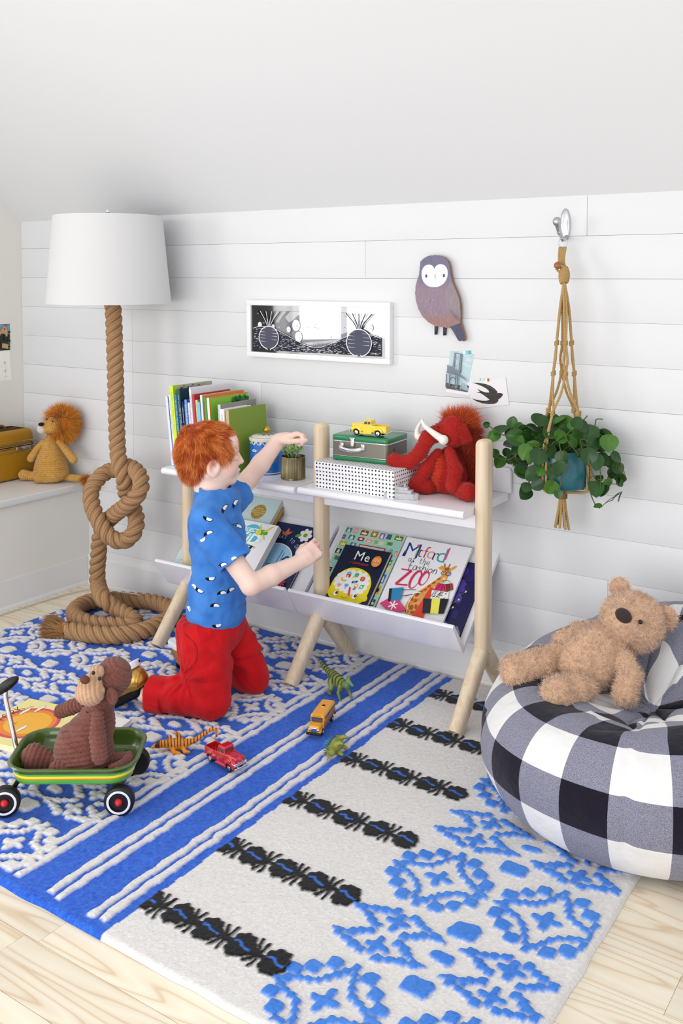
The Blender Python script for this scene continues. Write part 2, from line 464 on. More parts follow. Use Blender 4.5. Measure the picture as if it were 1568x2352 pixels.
class Print:
    """flat artwork in u,v metres on a panel; layers are lifted a hair above one another"""
    def __init__(s, mb, M, z0=0.0002, dz=0.00012, mi=0): s.mb = mb; s.M = M; s.z = z0; s.dz = dz; s.mi = mi
    def up(s): s.z += s.dz
    def poly(s, pts, col):
        n = len(pts); p = np.array(pts, float)
        a = 0.5 * np.sum(p[:, 0] * np.roll(p[:, 1], -1) - np.roll(p[:, 0], -1) * p[:, 1])
        if a < 0: p = p[::-1]
        s.mb.add(np.c_[p, np.full(n, s.z)], [tuple(range(n))], s.mi, col, s.M); s.up()
    def blob(s, pts, col):
        """concave outline: triangulated"""
        from mathutils.geometry import tessellate_polygon
        p = np.array(pts, float)
        tr = tessellate_polygon([[Vector((x, y, 0)) for x, y in p]])
        f = []
        for t in tr:
            a = 0.5 * np.cross(p[t[1]] - p[t[0]], p[t[2]] - p[t[0]])
            f.append(tuple(t) if a > 0 else tuple(t)[::-1])
        s.mb.add(np.c_[p, np.full(len(p), s.z)], f, s.mi, col, s.M); s.up()
    def rect(s, x0, y0, x1, y1, col): s.poly([(x0, y0), (x1, y0), (x1, y1), (x0, y1)], col)
    def ell(s, cx, cy, rx, ry, col, rot=0, n=28):
        a = np.arange(n) / n * 2 * PI; c, q = math.cos(rot), math.sin(rot)
        s.poly([(cx + rx * math.cos(t) * c - ry * math.sin(t) * q, cy + rx * math.cos(t) * q + ry * math.sin(t) * c) for t in a], col)
    def line(s, pts, w, col):
        p = np.array(pts, float)
        if len(p) < 2: return
        t = np.gradient(p, axis=0); t /= np.linalg.norm(t, axis=1)[:, None] + 1e-9; nn = np.stack([-t[:, 1], t[:, 0]], 1)
        w = np.broadcast_to(np.asarray(w, float), (len(p),))[:, None] / 2
        v = np.stack([p - nn * w, p + nn * w], 1).reshape(-1, 2)
        f = [(2 * i, 2 * i + 2, 2 * i + 3, 2 * i + 1) for i in range(len(p) - 1)]
        s.mb.add(np.c_[v, np.full(len(v), s.z)], f, s.mi, col, s.M); s.up()
    def text(s, t, x, y, size, col, align='LEFT', rot=0, shear=0, space=1.0, bold=0.0, sy=1.0):
        v, f = text2d(t, size, align, shear, space, bold)
        if not len(v): return
        v[:, 1] *= sy
        c, q = math.cos(rot), math.sin(rot)
        v = np.stack([x + v[:, 0] * c - v[:, 1] * q, y + v[:, 0] * q + v[:, 1] * c], 1)
        s.mb.add(np.c_[v, np.full(len(v), s.z)], f, s.mi, col, s.M); s.up()
    def hand(s, t, x, y, size, w, col, rot=0, sp=0.28, cols=None, wob=0.0, sx=1.0):
        """hand-drawn stroke lettering"""
        cx = 0; c, q = math.cos(rot), math.sin(rot)
        for i, ch in enumerate(t):
            if ch == ' ': cx += size * 0.5; continue
            S = STROKES.get(ch) or STROKES.get(ch.upper())
            wd = max(p[0] for st in S for p in st)
            dy = wob * size * math.sin(i * 2.3)
            for st in S:
                P = [(cx + a * size * sx, b * size + dy) for a, b in st]
                if len(P) > 3: P = spline(P, 4).tolist()
                P = [(x + a * c - b * q, y + a * q + b * c) for a, b in P]
                z = s.z; s.line(P, w, cols[i % len(cols)] if cols else col); s.z = z + 0.00001
            cx += (wd * sx + sp) * size
        s.up()
        return cx
def star_pts(cx, cy, r0, r1, n, rot=0):
    return [(cx + (r0 if i % 2 else r1) * math.cos(rot + PI * i / n), cy + (r0 if i % 2 else r1) * math.sin(rot + PI * i / n)) for i in range(2 * n)]
def flower_pts(cx, cy, r0, r1, n, rot=0, m=8):
    out = []
    for i in range(n * m):
        a = 2 * PI * i / (n * m); r = r0 + (r1 - r0) * abs(math.sin(n * a / 2)) ** 0.6
        out.append((cx + r * math.cos(a + rot), cy + r * math.sin(a + rot)))
    return out
# ------------------------------------------------------------------ room shell
white_paint = mat('white_wall_paint', (0.745, 0.755, 0.77), 0.45, 0.35, noise=(3, 0.01), bump=(60, 0.0004))
left_paint = mat('left_wall_paint', (0.80, 0.785, 0.73), 0.5, 0.3, bump=(60, 0.0004))
ceil_paint = mat('ceiling_paint', (0.735, 0.745, 0.76), 0.6, 0.25)
gap_mat = mat('board_gap', (0.5, 0.49, 0.48), 0.9, 0.1)
trim_paint = mat('trim_paint', (0.78, 0.78, 0.775), 0.35, 0.4)
def wood_floor():
    m = bpy.data.materials.new('pale_pine_floor'); m.use_nodes = True; nt = m.node_tree; N = nt.nodes; L = nt.links
    b = N['Principled BSDF']; b.inputs['Roughness'].default_value = 0.42; b.inputs['Specular IOR Level'].default_value = 0.35
    g = N.new('ShaderNodeNewGeometry'); sx = N.new('ShaderNodeSeparateXYZ'); L.new(g.outputs['Position'], sx.inputs[0])
    at = N.new('ShaderNodeAttribute'); at.attribute_name = 'Col'      # per-plank random value
    cm = N.new('ShaderNodeCombineXYZ')
    mx = N.new('ShaderNodeMath'); mx.operation = 'MULTIPLY'; mx.inputs[1].default_value = 0.9; L.new(sx.outputs['X'], mx.inputs[0])
    my = N.new('ShaderNodeMath'); my.operation = 'MULTIPLY'; my.inputs[1].default_value = 9.0; L.new(sx.outputs['Y'], my.inputs[0])
    sr = N.new('ShaderNodeSeparateColor'); L.new(at.outputs['Color'], sr.inputs[0])
    mz = N.new('ShaderNodeMath'); mz.operation = 'MULTIPLY'; mz.inputs[1].default_value = 37.0; L.new(sr.outputs[0], mz.inputs[0])
    L.new(mx.outputs[0], cm.inputs[0]); L.new(my.outputs[0], cm.inputs[1]); L.new(mz.outputs[0], cm.inputs[2])
    n = N.new('ShaderNodeTexNoise'); n.inputs['Scale'].default_value = 1.0; n.inputs['Detail'].default_value = 2.0; n.inputs['Roughness'].default_value = 0.4
    L.new(cm.outputs[0], n.inputs['Vector'])
    # growth rings: contour lines of the noise
    mm = N.new('ShaderNodeMath'); mm.operation = 'MULTIPLY'; mm.inputs[1].default_value = 13.0; L.new(n.outputs['Fac'], mm.inputs[0])
    fr = N.new('ShaderNodeMath'); fr.operation = 'FRACT'; L.new(mm.outputs[0], fr.inputs[0])
    cr = N.new('ShaderNodeValToRGB'); e = cr.color_ramp.elements
    e[0].position = 0.0; e[0].color = (0.70, 0.54, 0.37, 1); e[1].position = 0.16; e[1].color = (0.82, 0.72, 0.56, 1)
    k = e.new(0.45); k.color = (0.86, 0.785, 0.635, 1); k = e.new(0.9); k.color = (0.81, 0.71, 0.55, 1); k = e.new(1.0); k.color = (0.70, 0.54, 0.37, 1)
    L.new(fr.outputs[0], cr.inputs[0])
    n2 = N.new('ShaderNodeTexNoise'); n2.inputs['Scale'].default_value = 2.2; L.new(g.outputs['Position'], n2.inputs['Vector'])
    mr = N.new('ShaderNodeMapRange'); mr.inputs[1].default_value = .3; mr.inputs[2].default_value = .7; mr.inputs[3].default_value = .93; mr.inputs[4].default_value = 1.06; L.new(n2.outputs[0], mr.inputs[0])
    mr2 = N.new('ShaderNodeMapRange'); mr2.inputs[3].default_value = .95; mr2.inputs[4].default_value = 1.05; L.new(sr.outputs[0], mr2.inputs[0])
    m3 = N.new('ShaderNodeMath'); m3.operation = 'MULTIPLY'; L.new(mr.outputs[0], m3.inputs[0]); L.new(mr2.outputs[0], m3.inputs[1])
    vs = N.new('ShaderNodeVectorMath'); vs.operation = 'SCALE'; L.new(cr.outputs[0], vs.inputs[0]); L.new(m3.outputs[0], vs.inputs['Scale'])
    L.new(vs.outputs[0], b.inputs['Base Color'])
    return m
fl = MB(); rs = np.random.RandomState(4); y = 0.02; PW = 0.128; i = 0
while y > -4.6:
    x = -0.05 - rs.rand() * 1.5
    while x < 4.6:
        ln = 1.4 + 1.6 * rs.rand(); x1 = min(x + ln, 4.62)
        c = rs.rand(3)
        add_box(fl, ((x + x1) / 2, y - PW / 2, -0.011), (x1 - x - .0008, PW - .0014, .022), col=c)
        x += ln
    y -= PW; i += 1
fl.add([(-1.6, .02, -.02), (4.62, .02, -.02), (4.62, -4.7, -.02), (-1.6, -4.7, -.02)], [(0, 1, 2, 3)], 1, (.1, .1, .1))
o = fl.build('floor', [wood_floor(), gap_mat], smooth=False); tag(o, kind='structure')
# back wall: wide painted boards with hairline gaps and butt joints
wb = MB(); rs = np.random.RandomState(2)
zs = [1.47 - .1315 * k for k in range(0, 12)]; zs = [1.62] + [z for z in zs if z > 0.02] + [0.0]
joints = {0: [2.67], 1: [1.868], 2: [.62, 2.2], 3: [.71], 4: [.71], 5: [.71, 1.401], 6: [.712, 1.401], 7: [.71, 1.401], 8: [1.401], 9: [1.401, 2.75], 10: [1.401], 11: [], 12: []}
for k in range(len(zs) - 1):
    xs = [0.0] + joints.get(k, []) + [4.62]
    for a, b_ in zip(xs[:-1], xs[1:]):
        g = .0010 if k in (1, 5) else .0004
        jg = .0010
        add_box(wb, ((a + b_) / 2, .0185, (zs[k] + zs[k + 1]) / 2), (b_ - a - jg, .013, zs[k] - zs[k + 1] - g), bev=.0006)
add_box(wb, (2.31, .06, .8), (4.62, .07, 1.66), mi=1)
o = wb.build('wall_back', [white_paint, gap_mat], smooth=True, auto=30); tag(o, kind='structure')
# left wall with a window opening nearer the camera
wl = MB()
WY0, WY1, WZ0, WZ1 = -2.12, -3.38, .90, 1.95
def lw(y0, y1, z0, z1): add_box(wl, (-.06, (y0 + y1) / 2, (z0 + z1) / 2), (.12, abs(y1 - y0), z1 - z0))
lw(.1, WY0, 0, 4.0); lw(WY1, -4.7, 0, 4.6); lw(WY0, WY1, 0, WZ0); lw(WY0, WY1, WZ1, 4.6)
tag(wl.build('wall_left', left_paint, smooth=False), kind='structure')
wn = MB()
for (y0, y1, z0, z1) in ((WY0 + .06, WY0 - .02, WZ0 - .05, WZ1 + .06), (WY1 + .02, WY1 - .06, WZ0 - .05, WZ1 + .06), (WY0 + .06, WY1 - .06, WZ0 - .07, WZ0), (WY0 + .06, WY1 - .06, WZ1, WZ1 + .07)):
    add_box(wn, (.008, (y0 + y1) / 2, (z0 + z1) / 2), (.03, abs(y1 - y0), z1 - z0), bev=.003)
ym = (WY0 + WY1) / 2
add_box(wn, (-.05, ym, (WZ0 + WZ1) / 2), (.035, .035, WZ1 - WZ0), bev=.004); add_box(wn, (-.05, ym, 1.5), (.035, WY0 - WY1, .035), bev=.004)
tag(wn.build('window_1', trim_paint, smooth=False), kind='structure')
# sloped attic ceiling: 45 degrees up towards the camera
cl = MB(); zc = 1.605
cl.add([(-.1, .03, zc - .03), (4.62, .03, zc - .03), (4.62, -2.6, zc + 2.6), (-.1, -2.6, zc + 2.6), (-.1, .10, zc - .02), (4.62, .10, zc - .02), (4.62, -2.6, zc + 2.7), (-.1, -2.6, zc + 2.7)],
       [(3, 2, 1, 0), (4, 5, 6, 7), (0, 1, 5, 4), (2, 3, 7, 6)])
tag(cl.build('ceiling', ceil_paint, smooth=False), kind='structure')
# baseboard with quarter round shoe
def extr_x(mb, prof, x0, x1, mi=0):
    p = np.array(prof); n = len(p); v = np.concatenate([np.c_[np.full(n, x), p] for x in (x0, x1)])
    f = [(i, (i + 1) % n, n + (i + 1) % n, n + i) for i in range(n)] + [tuple(range(n))[::-1], tuple(range(n, 2 * n))]
    mb.add(v, f, mi)
prof = [(.013, 0), (-.006, 0), (-.0055, .008), (-.002, .014), (.002, .016), (.002, .118), (.004, .126), (.013, .131)]
bb = MB(); extr_x(bb, prof, .42, 4.6); o = bb.build('baseboard_back', trim_paint, smooth=False); tag(o, kind='structure')
bb = MB(); extr_x(bb, [(a - .002, b) for a, b in prof], 0, 4.5)
M = Matrix.Translation((.432, -4.5, 0)) @ Rz(PI / 2)      # along +y, profile faces +x
o = bb.build('baseboard_left', trim_paint, smooth=False); o.data.transform(M); tag(o, kind='structure')
# window seat along the left wall
seat = thing('window_seat', 'white built-in window seat along the left wall under the lion and the suitcase', 'bench', (.22, -1.5, 0))
b = MB(); add_box(b, (.215, -2.1935, .212), (.43, 4.413, .424)); b.build('seat_front', left_paint, seat, world=True, smooth=False)
b = MB(); add_box(b, (.226, -2.1935, .438), (.452, 4.413, .028), bev=.004); b.build('seat_top', trim_paint, seat, world=True, smooth=True, auto=40)
# ------------------------------------------------------------------ rug: pile height and yarn colour on one dense grid
RX0, RX1, RY0, RY1 = .625, 3.092, -1.572, -.028
def build_rug():
    h = .0033
    nx = int((RX1 - RX0) / h) + 1; ny = int((RY1 - RY0) / h) + 1
    X = np.linspace(RX0, RX1, nx); Y = np.linspace(RY0, RY1, ny)
    GX, GY = np.meshgrid(X, Y, indexing='ij'); P = np.stack([GX.ravel(), GY.ravel(), np.zeros(GX.size)], 1)
    # wobble of the hand-tufted outlines
    wx = vnoise(P, 38, 1) * .0050 + vnoise(P, 120, 2) * .0016; wy = vnoise(P, 38, 3) * .0050 + vnoise(P, 120, 4) * .0016
    x = (P[:, 0] + wx); y = (P[:, 1] + wy)
    BIG = 9.0
    D = np.full(len(x), BIG)      # raised motif distance
    def region(cx, cy, r): return np.nonzero((np.abs(x - cx) < r) & (np.abs(y - cy) < r))[0]
    def seg(i, D, a, b, w):
        px = x[i] - a[0]; py = y[i] - a[1]; bx = b[0] - a[0]; by = b[1] - a[1]
        t = np.clip((px * bx + py * by) / (bx * bx + by * by + 1e-12), 0, 1)
        D[i] = np.minimum(D[i], np.hypot(px - t * bx, py - t * by) - w)
    def dia(i, D, c, r, q=1.0):
        """bead: rounded diamond aligned with the rug"""
        px = np.abs(x[i] - c[0]); py = np.abs(y[i] - c[1])
        D[i] = np.minimum(D[i], np.maximum(np.maximum(px, py) - r * .86, (px + py) * .72 - r * 1.02))
    def sq(i, D, c, hx, hy):
        px = np.abs(x[i] - c[0]) - hx; py = np.abs(y[i] - c[1]) - hy
        D[i] = np.minimum(D[i], np.maximum(np.maximum(px, py), (px + py) * .7 + .006))
    def star(cx, cy, s=1.0):
        i = region(cx, cy, .15)
        q = lambda u, v: (cx + u * s, cy + v * s)
        for sx in (1, -1):
            for sy in (1, -1):
                # concave star side made of small steps
                pts = [(.114, 0), (.094, .009), (.076, .019), (.058, .026), (.040, .036), (.028, .052), (.019, .070), (.010, .088), (0, .108)]
                for k in range(len(pts) - 1):
                    a, b_ = pts[k], pts[k + 1]
                    seg(i, D, q(a[0] * sx, a[1] * sy), q(b_[0] * sx, b_[1] * sy), .0055)
                    dia(i, D, q(b_[0] * sx, b_[1] * sy), .0112)
                for c in ((.097, .036), (.069, .064), (.040, .092)):
                    dia(i, D, q(c[0] * sx, c[1] * sy), .0192)
        for a in ((1, 0), (-1, 0), (0, 1), (0, -1)):
            seg(i, D, q(0, 0), q(a[0] * .024, a[1] * .024), .0098)
    def cross(cx, cy):
        i = region(cx, cy, .07)
        for a in ((1, 0), (-1, 0), (0, 1), (0, -1)): seg(i, D, (cx, cy), (cx + a[0] * .02, cy + a[1] * .022), .0095)
    def cluster(cx, cy, sides=(1, -1)):
        i = region(cx, cy, .16)
        for sy in (1, -1):
            cross(cx, cy + sy * .041)
            for sx in sides:
                for pts in (((.108, .043), (.086, .049), (.062, .057), (.042, .062), (.022, .071)), ((.098, .040), (.064, .032), (.052, .022), (.034, .013))):
                    for k in range(len(pts) - 1):
                        seg(i, D, (cx + sx * pts[k][0], cy + sy * pts[k][1]), (cx + sx * pts[k + 1][0], cy + sy * pts[k + 1][1]), .0050)
                    for p in pts[1:]: dia(i, D, (cx + sx * p[0], cy + sy * p[1]), .0128)
    ys_star = [-1.465, -1.025, -.585, -.145]; ys_cl = [-1.245, -.805, -.365]
    # blue half: columns 0.226 apart; white half: 0.25 apart
    bx = [1.835 - .226 * k for k in range(6)]
    for cx in bx:
        for cy in ys_star: star(cx, cy, .90)
        for cy in ys_cl: cluster(cx, cy)
        dx = cx - .113
        for cy in ys_cl:
            i = region(dx, cy, .15)
            sq(i, D, (dx, cy), .024, .013); sq(i, D, (dx, cy + .095), .028, .024); sq(i, D, (dx, cy - .095), .028, .024)
    Dl = D; D = np.full(len(x), BIG)
    for cx in (2.73, 2.982):
        for cy in ys_star: star(cx, cy)
        for cy in ys_cl: cluster(cx, cy)
    for cy in ys_cl:
        dx = 2.855; i = region(dx, cy, .15)
        sq(i, D, (dx, cy), .027, .013); sq(i, D, (dx, cy + .095), .030, .025); sq(i, D, (dx, cy - .095), .030, .025)
    Dr = D
    # stripes
    Ds = np.full(len(x), BIG); inn = (y > RY0 + .028) & (y < RY1 - .012)
    for c in (1.917, 1.949, 2.052, 2.084, 2.186, 2.216):
        Ds = np.minimum(Ds, np.maximum(np.abs(x - c) - .0098, -(y - (RY0 + .03))))
    # black garlands of leaves
    Db = np.full(len(x), BIG); Dq = np.full(len(x), BIG)
    for ry in (-1.435, -1.187, -.935, -.680, -.43, -.178):
        for k in range(5):
            cx = 2.248 + .0855 * k; i = region(cx, ry, .09)
            right = x[i] > 2.249
            for (ux, uy, r) in ((.012, .026, .008), (-.006, .028, .008), (.026, .004, .010), (.016, -.024, .009), (-.004, -.029, .009), (0, 0, .019), (.004, .022, .0115), (-.016, .016, .011), (.018, .012, .012), (.022, -.006, .012), (.006, -.022, .0125), (-.014, -.018, .012), (-.022, -.002, .009)):
                dd = np.hypot(x[i] - cx - ux, y[i] - ry - uy) - r
                Db[i] = np.minimum(Db[i], np.where(right, dd, BIG))
            if k < 4:
                m = cx + .0425
                for sx in (-1, 1):
                    for sy in (-1, 1):
                        a = (m + sx * .0035, ry + sy * .004); e = (m + sx * .010 - .004, ry + sy * .036)
                        seg(i, Db, a, e, .0038)
                seg(i, Db, (m - .018, ry), (m + .018, ry), .006)
            for a, e in (((-.016, .004), (-.006, .008)), ((-.006, .008), (.006, 0)), ((.006, 0), (.024, -.004))):
                seg(i, Dq, (cx + a[0], ry + a[1]), (cx + e[0], ry + e[1]), .0028)
    Db = np.where(x < 2.249, BIG, Db) - .0012
    em = np.minimum(np.minimum(x - RX0, RX1 - x), np.minimum(y - RY0, RY1 - y)) < .014
    Dl = np.where(em, BIG, Dl); Dr = np.where(em, BIG, Dr)
    edge = 2.249
    blue = x < edge
    ss = lambda d, w=.0032: np.clip(.5 - d / w, 0, 1)
    fuzz = vnoise(P, 420, 9); big = vnoise(P, 9, 11)
    cb = np.array(rgb('#124ac4')); cb2 = np.array(rgb('#3a78e0')); cw = np.array(rgb('#e6e2df')); ck = np.array(rgb('#0c0b10')); lb = np.array(rgb('#2f74d8'))
    # heathered blue: two yarn tones
    heather = np.clip(.5 + .55 * vnoise(P, 330, 5) + .25 * vnoise(P, 150, 6), 0, 1)[:, None]
    blu = cb * (1 - heather) + cb2 * heather
    col = np.where(blue[:, None], blu, cw[None])
    mot = np.maximum(ss(Dl) * blue, ss(Ds) * blue)
    col = col * (1 - mot[:, None]) + cw * mot[:, None]
    mr = ss(Dr) * (~blue)
    tone = np.clip(.5 + .5 * vnoise(P, 7, 21), 0, 1)[:, None]
    lbc = (lb * (1 - tone) + np.array(rgb('#4d8fe6')) * tone) * (.86 + .28 * heather)
    col = col * (1 - mr[:, None]) + lbc * mr[:, None]
    mk = ss(Db); col = col * (1 - mk[:, None]) + ck * mk[:, None]
    mq = ss(Dq, .002) * (x > edge + .004); col = col * (1 - mq[:, None]) + lb * mq[:, None]
    rs = np.random.RandomState(7); g = rs.randn(len(x))
    col = col * (1 + .05 * g[:, None] + .05 * fuzz[:, None])
    round_ = lambda d, w=.006: np.sqrt(np.clip(1 - np.clip(1 + d / w, 0, 1) ** 2, 0, 1))
    z = .0115 + .0065 * np.maximum(round_(np.where(blue, np.minimum(Dl, Ds), Dr)), 0) + .004 * round_(Db, .006)
    z += .0007 * fuzz + .0006 * g * .5 + .0012 * big
    # edges roll down
    ed = np.minimum(np.minimum(P[:, 0] - RX0, RX1 - P[:, 0]), np.minimum(P[:, 1] - RY0, RY1 - P[:, 1]))
    k = np.clip(ed / .012, 0, 1); z = z * np.sqrt(1 - (1 - k) ** 2) + .0008
    pos = P.copy(); pos[:, 2] = z
    # slightly uneven outline
    ew = np.exp(-ed / .03); pos[:, 0] += .003 * vnoise(P, 14, 31) * ew; pos[:, 1] += .003 * vnoise(P, 14, 32) * ew
    mb = MB(); mb.add(pos, grid_faces(nx, ny), 0, np.clip(col, 0.002, .95))
    # skirt and underside
    idx = np.arange(nx * ny).reshape(nx, ny); per = np.concatenate([idx[:, 0], idx[-1, 1:], idx[-2::-1, -1], idx[0, -2:0:-1]])
    low = pos[per].copy(); low[:, 2] = .0003; n = len(per)
    v = np.concatenate([pos[per], low]); f = [(i, (i + 1) % n, n + (i + 1) % n, n + i) for i in range(n)] + [tuple(range(n, 2 * n))[::-1]]
    mb.add(v, f, 0, (.5, .5, .55))
    m = mat('wool_pile', None, 0.95, 0.1, attr=True, bump=(700, 0.0016, 2), sheen=0.15)
    o = mb.build('rug', m)
    tag(o, 'wool rug, half royal blue with white motifs, half white with black garlands', 'rug')
build_rug()
# ------------------------------------------------------------------ bookcase
def birch_mat(name='birch_wood', c0=(0.68, 0.53, 0.36), c1=(0.77, 0.64, 0.47), axis=2):
    m = bpy.data.materials.new(name); m.use_nodes = True; nt = m.node_tree; N = nt.nodes; L = nt.links
    b = N['Principled BSDF']; b.inputs['Roughness'].default_value = 0.45; b.inputs['Specular IOR Level'].default_value = 0.3
    tc = N.new('ShaderNodeTexCoord'); mp = N.new('ShaderNodeMapping'); s = [60, 60, 60]; s[axis] = 2.5; mp.inputs['Scale'].default_value = s
    L.new(tc.outputs['Object'], mp.inputs[0]); n = N.new('ShaderNodeTexNoise'); n.inputs['Scale'].default_value = 1.0; n.inputs['Detail'].default_value = 3; n.inputs['Distortion'].default_value = .4
    L.new(mp.outputs[0], n.inputs['Vector']); cr = N.new('ShaderNodeValToRGB'); e = cr.color_ramp.elements
    e[0].position = .35; e[0].color = (*c0, 1); e[1].position = .6; e[1].color = (*c1, 1); L.new(n.outputs['Fac'], cr.inputs[0]); L.new(cr.outputs[0], b.inputs['Base Color'])
    return m
birch = birch_mat()
lacquer = mat('white_lacquer', (0.86, 0.855, 0.90), 0.22, 0.5, coat=.3)
SHZ = .65; PX = (1.243, 1.843, 2.444); PYC = -.22
case = thing('bookcase', 'white double bookcase with pale wood posts and splayed legs against the wall', 'bookcase', (1.843, -.22, 0))
def rrect(hx, hy, r, k=5):
    out = []
    for sx, sy, a0 in ((1, 1, 0), (-1, 1, 90), (-1, -1, 180), (1, -1, 270)):
        for i in range(k + 1):
            a = math.radians(a0 + 90 * i / k); out.append((sx * (hx - r) + r * math.cos(a), sy * (hy - r) + r * math.sin(a)))
    return out
def rounded_bar(mb, p0, p1, hx, hy, r, top=0.0, bot=0.0, taper=1.0, xdir=(1, 0, 0)):
    """bar from p0 to p1 with rounded-rect section; rounded ends"""
    p0 = np.array(p0, float); p1 = np.array(p1, float); d = p1 - p0; Ln = np.linalg.norm(d); d /= Ln
    xa = np.array(xdir, float); ya = np.cross(d, xa)
    sec = np.array(rrect(hx, hy, r)); n = len(sec); rows = []
    def row(t, s): 
        k = 1 + (taper - 1) * t / Ln
        q = sec * s * k; rows.append(p0 + d * t + q[:, :1] * xa + q[:, 1:] * ya)
    if bot > 0:
        for i in range(0, 7): a = PI / 2 * i / 6; row(bot * (1 - math.sin(a)), max(.04, 1 - (1 - math.cos(PI / 2 - a)) * .55 if False else max(.05, math.sin(a) ** .5 if i else .35)))
    else: row(0, 1)
    for t in np.linspace(bot, Ln - top, 8)[1:-1]: row(t, 1)
    if top > 0:
        for i in range(0, 9): a = PI / 2 * i / 8; row(Ln - top + top * math.sin(a), max(.05, math.cos(a) ** .62))
    else: row(Ln, 1)
    v = np.concatenate(rows); f = [tuple(q) for q in grid_faces(len(rows), n, cv=True)] + [tuple(range(n))[::-1], tuple((len(rows) - 1) * n + i for i in range(n))]
    mb.add(v, f)
for k, px in enumerate(PX):
    b = MB(); rounded_bar(b, (px, PYC, .205), (px, PYC, .857), .0215, .031, .0200, top=.019)
    b.build('post', birch, case, world=True, auto=50)
    b = MB(); rounded_bar(b, (px, -.396, .0165), (px, -.230, .207), .0205, .026, .019, bot=.006, taper=1.08); b.build('front_leg', birch, case, world=True, auto=50)
    b = MB(); rounded_bar(b, (px, -.048, .0165), (px, -.210, .207), .0205, .026, .019, bot=.006, taper=1.08); b.build('back_leg', birch, case, world=True, auto=50)
    b = MB(); add_box(b, (px, PYC, .200), (.036, .030, .004)); b.build('joint_seam', mat('dark_seam', (.05, .04, .03), .8), case, world=True)
def board_prof(y0, y1, z, t):
    r = t / 2; pts = [(y1, z - t), (y1, z)]
    for i in range(9): a = PI / 2 + PI * i / 8; pts.append((y0 + r + r * math.cos(a), z - r + r * math.sin(a)))
    return pts
for (x0, x1, z) in ((1.192, 1.797, SHZ - .0035), (1.812, 2.422, SHZ)):
    b = MB(); extr_x(b, board_prof(-.316, .006, z, .025), x0, x1); b.build('shelf_board', lacquer, case, world=True, auto=35)
    b = MB(); poly_prism(b, [(x0 + .004, 0), (x1 + .012, 0), (x1 + .012, .07), (x1 + .006, .08), (x0 + .01, .08), (x0 + .004, .074)], -.006, .006, M=T(0, -.0005, z) @ Rx(PI / 2), bev=.002)
    b.build('back_lip', lacquer, case, world=True, auto=35)
for (x0, x1) in ((PX[0], PX[1]), (PX[1], PX[2])):
    b = MB(); add_box(b, ((x0 + x1) / 2, -.222, .605), (x1 - x0 - .035, .022, .045), bev=.002); b.build('rail', lacquer, case, world=True, auto=35)
# sloping book troughs
TP0 = Vector((0, -.235, .215)); TEV = Vector((0, .23, .215)).normalized(); TN = Vector((0, -TEV.z, TEV.y))
def trough(x0, x1):
    b = MB()
    t = .014
    q = lambda v, w: (TP0 + TEV * v + TN * w)
    P = [q(-.018, -t), q(.336, -t), q(.339, -t / 2), q(.336, 0), q(0.0, 0)]
    # front lip
    f0 = Vector((0, -.2415, .2215)); fe = Vector((0, -.062, .080)).normalized()
    ftop = Vector((0, -.303, .297))
    P2 = [(p.y, p.z) for p in P] + [(-.2955, .291), (-.297, .297), (-.302, .2995), (-.3075, .297), (-.309, .291), (-.249, .203)]
    extr_x(b, P2, x0, x1)
    b.build('book_trough', lacquer, case, world=True, auto=30)
trough(1.149, 1.751); trough(1.766, 2.388)
# ------------------------------------------------------------------ books standing on the shelf
page_mat = mat('paper_pages', (0.80, 0.77, 0.70), 0.8, 0.2)
def book_geo(w, h, t, hard=True):
    """closed book in local axes: x = thickness (0..t), y = depth from the spine (0..w), z = height; returns cover, pages builders"""
    c = MB(); k = .0022 if hard else .0007; o = .003 if hard else 0.0
    return c, k, o
def standing_book(name, label, x, y, z, w, h, t, lean, spine, cover, rz=0.0, group=None, deco=None, hard=True, title=None, tcol='#222222'):
    th = thing(name, label, 'book', (x, y, z), group=group, rot=(0, lean, rz))
    k = .002 if hard else .0008; o = .003 if hard else .0
    b = MB()
    # three-sided case: back board, spine, front board
    add_box(b, (k / 2, w / 2, h / 2), (k, w, h), col=cover, bev=.0006)
    add_box(b, (t - k / 2, w / 2, h / 2), (k, w, h), col=cover, bev=.0006)
    add_box(b, (t / 2, -k / 2 + .001, h / 2), (t, k, h), col=spine, bev=.0006)
    Ms = Matrix(((1, 0, 0, 0), (0, 0, 1, -k + .0008), (0, 1, 0, 0), (0, 0, 0, 1)))      # spine face, normal -y
    Ms = Matrix(((1, 0, 0, 0), (0, 0, -1, -k + .0008), (0, 1, 0, 0), (0, 0, 0, 1)))
    p = Print(b, Ms, z0=.0003)
    if title:
        rs_ = np.random.RandomState(len(title) * 7 + int(h * 1e4)); zz = h * .92; z_ = p.z      # faint, unreadable spine printing
        while zz > h * .45:
            s_ = min(t * .45, .006); a_ = rs_.rand() * 2 - 1
            p.line([(t * .5 - s_ * .5, zz), (t * .5 + s_ * .5, zz + .0012 * a_)], .0007, tcol); p.z = z_
            if rs_.rand() < .5: p.line([(t * .5 + s_ * .45 * a_, zz), (t * .5 + s_ * .45 * a_, zz - .0022)], .0007, tcol); p.z = z_
            zz -= .0022 + (.006 if rs_.rand() < .15 else .0008)
    if deco:
        Mc = Matrix(((0, 0, 1, t), (1, 0, 0, 0), (0, 1, 0, 0), (0, 0, 0, 1)))
        deco(Print(b, Mc, z0=.0003), w, h)
    b.build('cover', PRINT(), th, smooth=False)
    g = MB(); add_box(g, (t / 2, (w - o) / 2 + .001, h / 2), (t - 2 * k, w - o - .002, h - 2 * o)); g.build('pages', page_mat, th, smooth=False)
    return th
